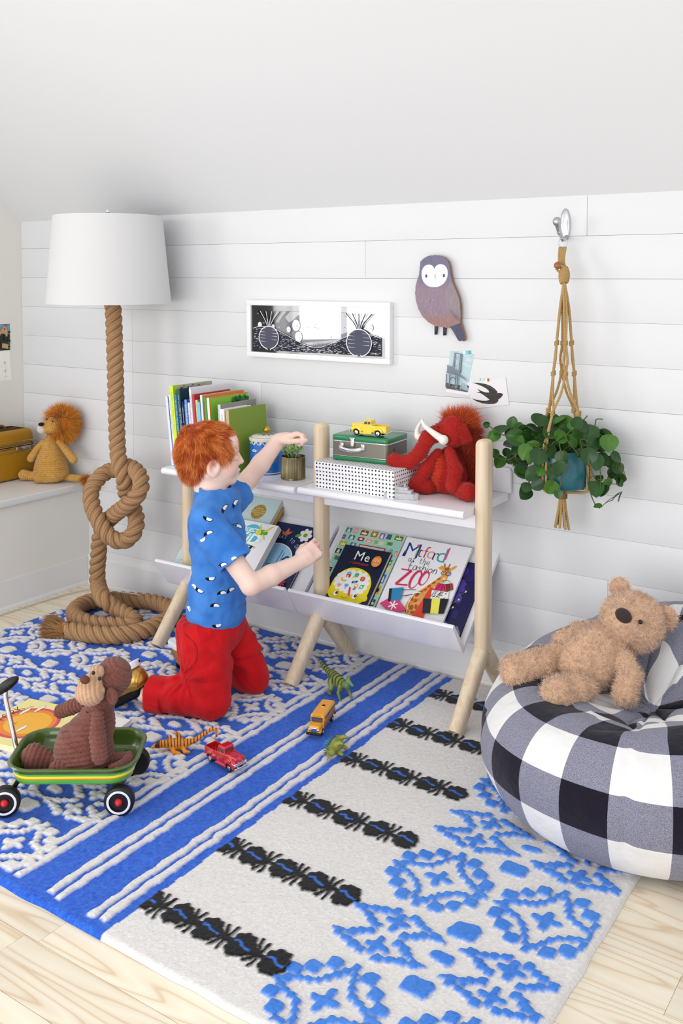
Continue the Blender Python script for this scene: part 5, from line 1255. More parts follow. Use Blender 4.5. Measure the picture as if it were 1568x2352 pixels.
BR = {k: np.array(v) for k, v in {"head": [2.934, -0.3441, 0.43], "muz": [2.9329, -0.398, 0.4495], "nose": [2.9464, -0.432, 0.4766], "eye": [2.9833, -0.4234, 0.4654], "ear1": [2.8933, -0.2955, 0.4886], "ear2": [3.0013, -0.2979, 0.4409], "chest": [2.8775, -0.4039, 0.374], "belly": [2.8545, -0.4519, 0.337], "hip": [2.841, -0.4745, 0.3161], "a0": [2.8434, -0.3715, 0.39], "a1": [2.8095, -0.3826, 0.3864], "a2": [2.7771, -0.4178, 0.368], "b0": [2.9466, -0.4364, 0.3634], "b1": [2.9687, -0.4595, 0.3335], "b2": [2.9675, -0.4868, 0.2968], "l0": [2.7771, -0.4558, 0.3393], "l1": [2.7492, -0.4995, 0.3291], "l2": [2.703, -0.5615, 0.3212], "m0": [2.8743, -0.5249, 0.3091], "m1": [2.8615, -0.5579, 0.3072], "m2": [2.8348, -0.6002, 0.3053]}.items()}
HB = np.array([(1.6642, -1.3104, 0.0623), (1.6519, -1.3143, 0.1352), (1.6379, -1.3196, 0.2025), (1.626, -1.3241, 0.2609), (1.6476, -1.306, 0.317), (1.6044, -1.3383, 0.2665)])
# ------------------------------------------------------------------ things on the walls
WF = .012      # face of the boards
MW = lambda y: Matrix(((1, 0, 0, 0), (0, 0, -1, y), (0, 1, 0, 0), (0, 0, 0, 1)))     # drawing plane on the back wall: (x, z) facing the room
def picture():
    x0, x1, z0, z1 = 1.350, 1.985, 1.042, 1.256
    th = thing('framed_picture', 'wide white framed black and white drawing behind glass on the back wall', 'picture', ((x0 + x1) / 2, WF, (z0 + z1) / 2))
    fw = .019; d = .026
    b = MB()
    for (a0, a1, c0, c1) in ((x0, x1, z1 - fw, z1), (x0, x1, z0, z0 + fw), (x0, x0 + fw, z0 + fw, z1 - fw), (x1 - fw, x1, z0 + fw, z1 - fw)):
        add_box(b, ((a0 + a1) / 2, WF - d / 2, (c0 + c1) / 2), (a1 - a0, d, c1 - c0), bev=.0015)
    b.build('frame', mat('white_frame', (.86, .86, .87), .35, .4), th, world=True, auto=40)
    b = MB(); yp = WF - .0185; add_box(b, ((x0 + x1) / 2, yp + .003, (z0 + z1) / 2), (x1 - x0 - .03, .006, z1 - z0 - .03), col='#f0f0f2')
    p = Print(b, MW(yp), z0=.0003)
    X0, X1, Z0, Z1 = 1.3815, 1.949, 1.069, 1.2165
    U = lambda u: X0 + (X1 - X0) * u; V = lambda v: Z0 + (Z1 - Z0) * v
    dark = '#20222e'; grey = '#777a8c'; wh = '#eef0f4'
    p.rect(X0 - .001, Z0 - .001, X1 + .001, Z1 + .001, dark); p.rect(X0, Z0, X1, Z1, grey)
    rs = np.random.RandomState(14)
    # sky and clouds
    p.blob([(U(0), V(1)), (U(0), V(.62)), (U(.04), V(.66)), (U(.06), V(.78)), (U(.09), V(.72)), (U(.13), V(.8)), (U(.2), V(.7)), (U(.24), V(.9)), (U(.27), V(1))], wh)
    p.blob([(U(.30), V(1)), (U(.26), V(.85)), (U(.29), V(.72)), (U(.33), V(.80)), (U(.36), V(.9)), (U(.45), V(1))], wh)
    p.blob([(U(.42), V(1)), (U(.45), V(.42)), (U(.55), V(.35)), (U(.65), V(.42)), (U(.80), V(.6)), (U(.92), V(.78)), (U(.96), V(.75)), (U(1), V(.85)), (U(1), V(1))], '#e3e6ee')
    for i in range(34):
        x, y, r = rs.rand(), .35 + .6 * rs.rand(), .0015 + .002 * rs.rand()
        p.ell(U(x), V(y), r, r, wh if x < .45 or x > .85 else '#8a8ea0', n=8)
    for u, v, r in ((.055, .64, .011), (.165, .60, .010), (.355, .66, .021), (.375, .38, .019), (.295, .55, .011), (.925, .66, .012)):
        p.ell(U(u), V(v), r * .85, r, wh); p.line([(U(u), V(v)), (U(u) + r * .5, V(v) - r * .3)], .0007, dark)
    # ground
    p.blob([(U(0), V(0)), (U(0), V(.55)), (U(.06), V(.6)), (U(.16), V(.58)), (U(.26), V(.44)), (U(.36), V(.28)), (U(.46), V(.16)), (U(.54), V(.14)), (U(.64), V(.26)), (U(.74), V(.42)), (U(.84), V(.52)), (U(.93), V(.50)), (U(1), V(.42)), (U(1), V(0))], dark)
    for i in range(520):
        u = rs.rand(); top = np.interp(u, [0, .06, .16, .26, .36, .46, .54, .64, .74, .84, .93, 1], [.55, .6, .58, .44, .28, .16, .14, .26, .42, .52, .5, .42])
        v = rs.rand() * top; l = .003 + .008 * rs.rand(); z = p.z
        p.rect(U(u), V(v), min(U(u) + l, X1), V(v) + .0008 + .0009 * rs.rand(), ['#e6e8ee', '#9a9db0', '#c8cad6'][i % 3]); p.z = z + .000002
    p.line(spline([(U(0), V(.55)), (U(.06), V(.6)), (U(.16), V(.58)), (U(.26), V(.44)), (U(.36), V(.28)), (U(.46), V(.16)), (U(.54), V(.14)), (U(.64), V(.26)), (U(.74), V(.42)), (U(.84), V(.52)), (U(.93), V(.50)), (U(1), V(.42))], 6), .0016, wh)
    # two round root vegetables with arching stems
    for cu, cv, rx, rz_ in ((.135, .30, .046, .046), (.845, .27, .052, .052)):
        cx, cz = U(cu), V(cv) + .004
        for k in range(9):
            s_ = (k - 4) / 4; p.line(spline([(cx + s_ * .006, cz + rz_ * .8), (cx + s_ * .020, cz + rz_ * 1.3), (min(max(cx + s_ * .055, X0), X1), Z1 - .001)], 6), [.0022 if k % 2 else .0035] * 13, wh if k % 2 else dark)
        a = np.linspace(-PI / 2 + .22, 1.5 * PI - .22, 40); ring = np.c_[cx + rx * np.cos(a), cz + rz_ * np.sin(a) * .92]
        p.blob(ring, '#4d4f60'); p.line(np.concatenate([[(cx + .006, Z0 + .0015)], ring, [(cx - .006, Z0 + .0015)]]), .0032, wh)
        for k in range(9):
            zz = cz - rz_ * .3 + k * rz_ * .13; sd = 1 if k % 2 else -1; p.line([(cx + sd * rx * .85, zz), (cx + sd * rx * .3, zz + .0015 * sd)], [.0016, .0004], wh)
    p.line([(U(.5) + i * .004, V(.16) + .010 * math.sin(i * 1.3) + .006) for i in range(18)], .001, dark)
    p.hand('ROOTS', X0 + .001, Z1 + .003, .0042, .0007, '#444444', sp=.5)
    b.build('drawing', mat('ink_print', None, .6, .3, attr=True), th, world=True, smooth=False)
    m = bpy.data.materials.new('picture_glass'); m.use_nodes = True; nt = m.node_tree; N = nt.nodes; L = nt.links; N.remove(N['Principled BSDF'])
    tr = N.new('ShaderNodeBsdfTransparent'); gl = N.new('ShaderNodeBsdfGlossy'); gl.inputs['Roughness'].default_value = .02; mx = N.new('ShaderNodeMixShader'); fr = N.new('ShaderNodeFresnel'); fr.inputs[0].default_value = 1.62
    ad = N.new('ShaderNodeMath'); ad.operation = 'MULTIPLY'; ad.inputs[1].default_value = 1.05; L.new(fr.outputs[0], ad.inputs[0])
    L.new(ad.outputs[0], mx.inputs[0]); L.new(tr.outputs[0], mx.inputs[1]); L.new(gl.outputs[0], mx.inputs[2]); L.new(mx.outputs[0], N['Material Output'].inputs[0])
    b = MB(); add_box(b, ((x0 + x1) / 2, WF - .0225, (z0 + z1) / 2), (x1 - x0 - .03, .0018, z1 - z0 - .03)); b.build('glass', m, th, world=True, smooth=False)
picture()
def owl():
    body = [(2.1566, 1.4166), (2.1771, 1.4146), (2.1946, 1.4072), (2.2062, 1.3956), (2.212, 1.3789), (2.2165, 1.3508), (2.2224, 1.3278), (2.2355, 1.3024), (2.2471, 1.2745), (2.2521, 1.2491), (2.2531, 1.2236), (2.2524, 1.1981), (2.2539, 1.193), (2.262, 1.1703), (2.2684, 1.1501), (2.2702, 1.1374), (2.2651, 1.1334), (2.2594, 1.1358), (2.2537, 1.1343), (2.2495, 1.1333), (2.2437, 1.1377), (2.2307, 1.1591), (2.2191, 1.1754), (2.2104, 1.1769), (2.1901, 1.1771), (2.1609, 1.1801), (2.1343, 1.1923), (2.1103, 1.2126), (2.0953, 1.2358), (2.0861, 1.2619), (2.0824, 1.288), (2.0835, 1.309), (2.0888, 1.3299), (2.0971, 1.3508), (2.1, 1.3743), (2.102, 1.3951), (2.1154, 1.4067), (2.1331, 1.4143)]
    tail = [(2.2147, 1.1791), (2.2533, 1.1935), (2.262, 1.1703), (2.2684, 1.1501), (2.2702, 1.1374), (2.2651, 1.1334), (2.2594, 1.1358), (2.2537, 1.1343), (2.2495, 1.1333), (2.2437, 1.1377), (2.2307, 1.1591)]
    face = [(2.1554, 1.3715), (2.1598, 1.3779), (2.1685, 1.3843), (2.1802, 1.3863), (2.1947, 1.3816), (2.204, 1.3687), (2.2053, 1.3508), (2.2008, 1.3354), (2.1893, 1.3213), (2.1719, 1.3122), (2.1543, 1.31), (2.1336, 1.3132), (2.1173, 1.3248), (2.1091, 1.3404), (2.1073, 1.3586), (2.1111, 1.3716), (2.1214, 1.382), (2.1333, 1.385), (2.1451, 1.3831), (2.1525, 1.3767)]
    wing = [(2.2196, 1.3253), (2.2067, 1.3175), (2.1981, 1.3021), (2.1939, 1.2789), (2.1955, 1.2584), (2.2014, 1.2405), (2.213, 1.2253), (2.2304, 1.2103), (2.2519, 1.1942), (2.2531, 1.2236), (2.2521, 1.2491), (2.2471, 1.2745), (2.2355, 1.3024)]
    th = thing('wall_owl', 'painted wooden owl cut-out with a white face hanging on the back wall', 'wall decoration', (2.16, WF, 1.28))
    yf = WF - .022
    m = bpy.data.materials.new('painted_owl'); m.use_nodes = True; nt = m.node_tree; N = nt.nodes; L = nt.links; pb = N['Principled BSDF']; pb.inputs['Roughness'].default_value = .5
    g = N.new('ShaderNodeAttribute'); g.attribute_name = 'Col'
    tc = N.new('ShaderNodeTexCoord'); mp = N.new('ShaderNodeMapping'); mp.inputs['Scale'].default_value = (220, 220, 30); L.new(tc.outputs['Object'], mp.inputs[0]); ns = N.new('ShaderNodeTexNoise'); ns.inputs['Scale'].default_value = 1; L.new(mp.outputs[0], ns.inputs[0])
    mr = N.new('ShaderNodeMapRange'); mr.inputs[1].default_value = .3; mr.inputs[2].default_value = .7; mr.inputs[3].default_value = .88; mr.inputs[4].default_value = 1.12; L.new(ns.outputs[0], mr.inputs[0]); vm = N.new('ShaderNodeVectorMath'); vm.operation = 'SCALE'; L.new(g.outputs['Color'], vm.inputs[0]); L.new(mr.outputs[0], vm.inputs['Scale']); L.new(vm.outputs[0], pb.inputs['Base Color'])
    b = MB(); poly_prism(b, [(x, z) for x, z in body], 0, .010, M=MW(WF - .012), col='#8a5a3a')
    # painted front: fine grid clipped to the outline, colour runs from slate through mauve to rust
    from mathutils.geometry import tessellate_polygon
    pts = np.array(spline(np.array(body), 3, closed=True)[:-1])
    def inside(q, poly):
        x, y = q[:, 0], q[:, 1]; c = np.zeros(len(q), bool); n = len(poly)
        for i in range(n):
            x0, y0 = poly[i]; x1, y1 = poly[(i + 1) % n]
            k = ((y0 > y) != (y1 > y)) & (x < (x1 - x0) * (y - y0) / (y1 - y0 + 1e-12) + x0); c ^= k
        return c
    nx, nz = 110, 170; gx = np.linspace(2.08, 2.273, nx); gz = np.linspace(1.130, 1.419, nz)
    A, B = np.meshgrid(gx, gz, indexing='ij'); q = np.c_[A.ravel(), B.ravel()]; pol = np.array(body)
    # push outside points onto the outline
    ins = inside(q, pol); P3 = np.c_[q, np.zeros(len(q))]
    n1 = vnoise(P3, 60, 4) * .006
    zz = q[:, 1] + n1
    t = np.clip((1.36 - zz) / .06, 0, 1)[:, None]; c = np.array(rgb('#6b6984')) * (1 - t) + np.array(rgb('#8d7889')) * t
    t = np.clip((1.235 + .35 * (q[:, 0] - 2.17) ** 1 * .3 - zz) / .035, 0, 1)[:, None]; c = c * (1 - t) + np.array(rgb('#96716d')) * t
    tl = inside(q, np.array(tail)); c[tl] = np.array(rgb('#45435c'))
    wi = inside(q, np.array(wing)); c[wi] = np.array(rgb('#8d8086')) * (1 - .25 * np.clip((1.24 - q[wi, 1:2]) / .05, 0, 1))
    F = grid_faces(nx, nz); keep = inside(q[F].mean(1), pol)
    b.add(np.c_[q, np.full(len(q), .0103)], F[keep], 0, c, MW(WF - .012))
    pr = Print(b, MW(WF - .012), z0=.0106)
    pr.blob(spline(np.array(face), 3, closed=True)[:-1], '#f6f4f6')
    for x, z in ((2.1252, 1.3469), (2.1917, 1.3488)):
        pr.ell(x, z, .012, .004, '#f4e6e2'); pr.ell(x, z, .0042, .0058, '#4a4666')
    pr.poly([(2.1552, 1.3526), (2.1617, 1.3526), (2.1595, 1.3276)], '#cfc8a4')
    rs = np.random.RandomState(4); k = 0
    while k < 26:
        x, z = 2.09 + .12 * rs.rand(), 1.20 + .105 * rs.rand()
        if not inside(np.array([[x, z]]), pol)[0] or inside(np.array([[x + .006, z]]), np.array(wing))[0]: continue
        pr.line(spline([(x - .002, z + .003), (x, z - .001), (x + .002, z + .003)], 4), .0007, '#c9b8c8' if k % 3 else '#a894a6'); k += 1
    for i in range(12):
        x = 2.218 + i * .0035; pr.line([(x - .004, 1.182 + i * .0008), (x + .012, 1.150 - i * .0003)], .0005, '#6a6884')
    for i in range(7): pr.line([(2.212 + i * .005, 1.24 - i * .004), (2.238 + i * .002, 1.206 - i * .001)], .0005, '#6a5f66')
    b.build('body', m, th, world=True, smooth=False)
    for pts_ in ([(2.1491, 1.19), (2.1609, 1.19), (2.1581, 1.1515), (2.1493, 1.1506)], [(2.182, 1.185), (2.193, 1.185), (2.1912, 1.15), (2.1816, 1.1492)]):
        b = MB(); poly_prism(b, pts_, 0, .007, M=MW(WF - .002), bev=.001); b.build('leg', mat('owl_leg', '#2c2a44', .5), th, world=True)
owl()
paper = mat('card_print', None, .5, .3, attr=True)
def tapes(x, z, rot, cols, label, w=.036, h=.011):
    th = thing('washi_tape', label, 'tape', (x, WF - .0016, z)); b = MB(); M = T(x, 0, z) @ Ry(-rot) @ T(-x, 0, -z) @ MW(WF - .0016)
    add_box(b, (x, z, 0), (w, h, .0002), M=M, col=cols[0]); p = Print(b, M, z0=.0003)
    n = len(cols)
    for i, c in enumerate(cols): p.rect(x - w / 2 + w * i / n, z - h / 2, x - w / 2 + w * (i + 1) / n, z + h / 2, c)
    p.line([(x - w * .4, z - h * .3), (x - w * .25, z + h * .4)], .0015, '#ffffff'); p.line([(x - w * .2, z - h * .4), (x - w * .1, z + h * .3)], .0012, '#7fc0e0')
    b.build('strip', paper, th, world=True, smooth=False)
def bridge_card():
    Q = [(2.2056, 1.0997), (2.2935, 1.0913), (2.2761, .9531), (2.1901, .9602)]
    th = thing('bridge_postcard', 'pale blue postcard of a steel bridge taped to the wall under the owl', 'postcard', (2.242, WF, 1.03))
    M = MW(WF - .0008); b = MB(); poly_prism(b, Q, -.0006, 0, M=M, col='#f0f0f2')
    p = Print(b, M, z0=.0002)
    p.blob([(2.2056, 1.0997), (2.2935, 1.0913), (2.2709, .9638), (2.1909, .9714)], '#bcd3da')
    rs = np.random.RandomState(4)
    for i in range(8): p.ell(2.215 + .06 * rs.rand(), 1.05 + .035 * rs.rand(), .012, .004, '#c9dde2', n=10)
    st = '#59616f'
    p.blob([(2.1915, .9716), (2.2705, .9640), (2.2720, .9700), (2.252, .985), (2.235, .985), (2.193, .990)], '#5a5f62')
    p.blob([(2.240, .975), (2.2725, .968), (2.2755, .985), (2.250, .995)], '#9fb8bd')
    for (a, b_, c_, d_) in (((2.2215, 1.0925), (2.2285, 1.0920), (2.2228, 1.0440), (2.2140, 1.0440)), ((2.2440, 1.0895), (2.2522, 1.0890), (2.2470, 1.0270), (2.2375, 1.0270))):
        p.poly([a, b_, c_, d_], st)
        for k in range(12):
            t0, t1 = k / 12, (k + 1) / 12; L0 = np.array(a) * (1 - t0) + np.array(d_) * t0; R1 = np.array(b_) * (1 - t1) + np.array(c_) * t1
            L1 = np.array(a) * (1 - t1) + np.array(d_) * t1; R0 = np.array(b_) * (1 - t0) + np.array(c_) * t0; p.line([L0, R1], .0009, '#b7c3cb'); p.line([R0, L1], .0009, '#b7c3cb')
    for a, b_ in (((2.2215, 1.093), (2.2525, 1.0895)), ((2.227, 1.086), (2.240, 1.060)), ((2.243, 1.086), (2.2235, 1.060)), ((2.224, 1.058), (2.238, 1.034)), ((2.238, 1.056), (2.222, 1.036))): p.line([a, b_], .0008 if a[0] > 2.222 else .0016, st)
    p.blob([(2.1985, 1.052), (2.2420, 1.030), (2.2440, 1.0215), (2.1975, 1.032)], '#8d98a4')
    for i in range(13): p.line([(2.1985 + i * .0033, 1.0515 - i * .0017), (2.1985 + i * .0033, 1.032 - i * .0008)], .0007, '#59616f')
    p.blob([(2.1975, 1.032), (2.244, 1.0215), (2.262, 1.012), (2.2765, .9995), (2.270, 1.003), (2.255, 1.011), (2.240, 1.017), (2.197, 1.025)], '#77828f')
    for x in (2.1975, 2.210, 2.232, 2.240): p.line([(x, 1.022), (x - .003, .978)], .0042, '#6d7683')
    a = np.linspace(0, PI, 12); p.line(np.c_[2.2205 + .0095 * np.cos(a), 1.000 + .012 * np.sin(a)], .0025, '#5a626f')
    for i in range(36): x, z = 2.196 + .068 * rs.rand(), .970 + .014 * rs.rand(); p.rect(x, z, x + .003, z + .0012, ['#2e3134', '#c9cac0', '#7b7f60'][i % 3])
    b.build('card', paper, th, world=True, smooth=False)
bridge_card()
def swallow_card():
    Q = [(2.2673, .9949), (2.4061, 1.0216), (2.42, .9341), (2.2912, .9104)]
    th = thing('swallow_card', 'white card with a dark swallow taped to the wall beside the bridge postcard', 'card', (2.343, WF, .965))
    M = MW(WF - .0022); b = MB(); poly_prism(b, Q, -.0006, 0, M=M, col='#e9e7ea')
    p = Print(b, M, z0=.0003)
    sw = [(2.2882, 0.9974), (2.313, 0.9979), (2.3354, 0.9959), (2.3548, 0.9903), (2.3687, 0.9823), (2.3784, 0.9729), (2.3792, 0.9696), (2.3749, 0.9676), (2.3853, 0.9695), (2.3935, 0.9688), (2.3995, 0.9655), (2.3968, 0.9633), (2.3949, 0.9589), (2.3882, 0.9521), (2.3814, 0.9478), (2.3822, 0.9441), (2.3773, 0.9374), (2.3664, 0.9323), (2.347, 0.9306), (2.3247, 0.9315), (2.3051, 0.9359), (2.2866, 0.9449), (2.3022, 0.9421), (2.3247, 0.9399), (2.3414, 0.9411), (2.3511, 0.9456), (2.3463, 0.9478), (2.3413, 0.9513), (2.3301, 0.9582), (2.3189, 0.9638), (2.3006, 0.9659), (2.316, 0.9679), (2.3061, 0.9775), (2.3216, 0.9716), (2.3356, 0.9682), (2.3495, 0.9684), (2.3472, 0.9746), (2.3383, 0.9811), (2.3243, 0.9871), (2.3074, 0.9924)]
    p.blob(sw, '#37332f')
    rs = np.random.RandomState(1)
    for pts in ([(2.31, .9965), (2.34, .9925), (2.365, .981)], [(2.33, .9945), (2.352, .987), (2.372, .974)], [(2.30, .9385), (2.33, .9345), (2.36, .9365)], [(2.33, .9365), (2.355, .936), (2.372, .940)], [(2.33, .9625), (2.355, .9625), (2.38, .964)]): p.line(spline(pts, 5), .0012, '#55504a')
    b.build('card', paper, th, world=True, smooth=False)
swallow_card()
tapes(2.2570, 1.0945, .10, ['#a9cfe8', '#d9d3ee', '#eceaf4', '#8fd0d0', '#58b8bc'], 'pastel striped tape holding the top of the bridge postcard', .050, .0115)
tapes(2.3318, 1.0078, .08, ['#6fc0b4', '#e6f0ea', '#e9c9b4', '#f2ece0', '#d8473c'], 'multicoloured tape holding the top of the swallow card', .034, .0105)
# left wall: giraffe postcard above a pencil sketch
ML = Matrix(((0, 0, 1, .0008), (1, 0, 0, 0), (0, 1, 0, 0), (0, 0, 0, 1)))     # (y, z) facing +x
def left_cards():
    th = thing('giraffe_postcard', 'photo postcard of a giraffe on the left wall cut by the picture edge', 'postcard', (0, -.11, 1.07)); b = MB()
    poly_prism(b, [(-.19, 1.13), (-.058, 1.130), (-.0575, 1.011), (-.19, 1.012)], -.0004, .0002, M=ML, col='#2c3426'); p = Print(b, ML, z0=.0005)
    p.rect(-.188, 1.085, -.0595, 1.1285, '#7f9db8'); rs = np.random.RandomState(2)
    for i in range(40): y, z = -.188 + .125 * rs.rand(), 1.02 + .075 * rs.rand(); p.ell(y, z, .007, .006, ['#263022', '#33422a', '#1c2218', '#46553a'][i % 4], n=8)
    p.blob([(-.110, 1.100), (-.098, 1.118), (-.086, 1.122), (-.0775, 1.114), (-.074, 1.098), (-.0745, 1.078), (-.079, 1.072), (-.090, 1.086), (-.105, 1.092), (-.13, 1.06), (-.15, 1.07)], '#c69a66'); p.line([(-.087, 1.12), (-.087, 1.129)], .003, '#4a3626'); p.line([(-.080, 1.117), (-.0785, 1.128)], .003, '#4a3626'); p.ell(-.090, 1.108, .004, .003, '#2a1c14')
    p.blob([(-.104, 1.045), (-.074, 1.038), (-.0735, 1.018), (-.106, 1.024)], '#c2a070')
    for i in range(12): p.ell(-.075 + .015 * rs.rand(), 1.02 + .03 * rs.rand(), .002, .0015, '#b9b9b0', n=6)
    b.build('card', paper, th, world=True, smooth=False)
    th = thing('pencil_sketch', 'cream paper with a faint flower sketch on the left wall under the giraffe postcard', 'drawing', (0, -.11, .94)); b = MB()
    poly_prism(b, [(-.20, 1.008), (-.060, 1.008), (-.052, .874), (-.20, .880)], -.0004, .0002, M=ML, col='#f6f5ec'); p = Print(b, ML, z0=.0005)
    for y, z in ((-.088, .955), (-.086, .918)): p.ell(y, z, .005, .007, '#c9c9be', n=12); p.line([(y, z - .006), (y + .004, z - .034)], .0008, '#c9c9be')
    p.line([(-.095, .893), (-.075, .893)], .0008, '#c9c9be'); p.line([(-.082, .945), (-.073, .92)], .0007, '#cfcfc4')
    b.build('sheet', paper, th, world=True, smooth=False)
left_cards()
# ------------------------------------------------------------------ rope floor lamp
rope_mat = mat('manila_rope', None, .85, .15, attr=True, bump=(260, .0012, 3))
def lamp():
    cx, cy = .858, -.25
    th = thing('floor_lamp', 'tall floor lamp of thick knotted brown rope with a white drum shade', 'floor lamp', (cx, cy, .012))
    pts = spline(np.array(ROPE), 10)
    b = MB(); Rr = np.full(len(pts), .0315)
    add_rope(b, pts, .0325, .102, strands=3, n=26, col='#a88460', ridges=9, step=.006)
    # frayed fibres
    b.build('rope_stem', rope_mat, th, world=True)
    # whipped end and frayed tassel
    a, e = np.array(TASSEL[0]), np.array(TASSEL[1]); d = e - a; d /= np.linalg.norm(d)
    rs = np.random.RandomState(3); b = MB(); A, B_, _ = frame_of(d)
    for k in range(8):
        c = a + d * (-.010 + k * .0045); t = np.linspace(0, 2 * PI, 18); b_pts = c + (.0305 - .0008 * k) * (np.cos(t)[:, None] * A + np.sin(t)[:, None] * B_); add_tube(b, b_pts, .0028, 6, col='#8d6238', cap=False)
    for k in range(900):
        ang = rs.rand() * 2 * PI; rr = .026 * math.sqrt(rs.rand()); p0 = a + d * .012 + rr * (math.cos(ang) * A + math.sin(ang) * B_)
        spread = rr * 1.15 + .006; L_ = .070 * (.8 + .35 * rs.rand()); p1 = a + d * (.012 + L_) + spread * 1.4 * (math.cos(ang) * A + math.sin(ang) * B_) + rs.randn(3) * .004; p1[2] = max(p1[2], .014)
        mid = (p0 + p1) / 2 + rs.randn(3) * .003; c = np.array(rgb('#a87f55')) * (.7 + .6 * rs.rand())
        add_tube(b, [p0, mid, p1], [.0011, .0010, .0005], 3, col=c, cap=False)
    b.build('frayed_end', rope_mat, th, world=True, label='frayed pale rope end')
    # stem below the shade, shade, finial
    zb, zt, rb, rt = 1.241, 1.577, .238, .207
    n = 96; ang = np.arange(n) / n * 2 * PI; b = MB(); rows = []
    for z, r_ in [(zb, rb - .002), (zb, rb), (zb + .008, rb - .0007)] + [(zb + (zt - zb) * t, rb + (rt - rb) * t) for t in np.linspace(.05, .97, 14)] + [(zt, rt), (zt, rt - .002)] + [(zb + (zt - zb) * t, rb + (rt - rb) * t - .002) for t in np.linspace(.97, .02, 8)]:
        rows.append(np.c_[cx + r_ * np.cos(ang), cy + r_ * np.sin(ang), np.full(n, z)])
    b.add(np.concatenate(rows), grid_faces(len(rows), n, cu=True, cv=True))
    m = mat('linen_shade', (.69, .69, .69), .9, .1, bump=(900, .0003)); b.build('lamp_shade', m, th, world=True, auto=60)
    b = MB(); t = np.linspace(0, 2 * PI, 40)
    for k in range(3): q = k * 2 * PI / 3 + .4; add_tube(b, [(cx, cy, zt - .012), (cx + rt * math.cos(q), cy + rt * math.sin(q), zt - .006)], .0018, 6)
    add_tube(b, [(cx, cy, 1.19), (cx, cy, zt + .004)], .005, 10); b.build('harp', mat('steel', (.7, .7, .72), .25, .5, metal=1), th, world=True)
    b = MB(); add_lathe(b, [(0, zt + .002), (.006, zt + .003), (.004, zt + .008)] + [(.0095 * math.sin(q), zt + .017 - .0095 * math.cos(q)) for q in np.linspace(.5, PI, 12)], c=(cx, cy, 0), n=20, close=False)
    b.build('finial', mat('glass_finial', (.8, .82, .86), .1, .6, metal=.6), th, world=True)
    b = MB(); add_lathe(b, [(.016, 1.17), (.020, 1.20), (.020, 1.24)], c=(cx + .016, cy, 0), n=24); b.build('socket', mat('dark_socket', '#4a4238', .5), th, world=True)
    # power lead
    lead = spline([(.85, -.20, .09), (.90, -.15, .075), (.915, -.12, .05), (.88, -.09, .022), (.80, -.05, .016), (.70, -.045, .006), (.60, -.03, .006), (.53, -.05, .0055), (.49, -.14, .005), (.475, -.30, .005), (.468, -.60, .005), (.47, -1.0, .005)], 8)
    b = MB(); add_tube(b, lead, .0028, 8); b.build('power_lead', mat('clear_lead', '#cfc9ba', .3, .5), th, world=True)
lamp()
# ------------------------------------------------------------------ wall hook, macrame hanger, pot and plant
def hook():
    x, z0, z1 = 2.601, 1.452, 1.549
    th = thing('wall_hook', 'brushed metal oval wall hook holding the macrame hanger', 'hook', (x, WF, 1.50))
    m = mat('brushed_steel', (.52, .52, .54), .34, .5, metal=1)
    f = lambda P: rbox(P, (x + .004, WF - .004, 1.505), (.0135, .0045, .047), .0044)
    def f(P):
        q = P - np.array([x + .001, WF, 1.505]); k = np.hypot(q[:, 0] / .0165, q[:, 2] / .050) - 1
        return np.maximum(k * .016, np.abs(q[:, 1] + .003) - .0045 * np.sqrt(np.clip(1 - np.clip(k + 1, 0, 1) ** 3, .05, 1)))
    b = MB(); v, fa = sdf_mesh(f, (x - .02, WF - .012, 1.45), (x + .03, WF + .004, 1.56), .0012); b.add(v, fa); b.build('plate', m, th, world=True)
    g = lambda P: smin(chain(P, [(x + .006, WF - .004, 1.468), (x + .008, WF - .040, 1.458), (x + .008, WF - .066, 1.478), (x + .006, WF - .080, 1.506)], [.0060, .0052, .0065, .0100], .006), ell(P, (x + .006, WF - .083, 1.512), (.0135, .0125, .0135)), .006)
    b = MB(); v, fa = sdf_mesh(g, (x - .02, -.09, 1.44), (x + .03, .02, 1.54), .0014); b.add(v, fa); b.build('peg', m, th, world=True)
hook()
AX, AY = 2.647, -.105
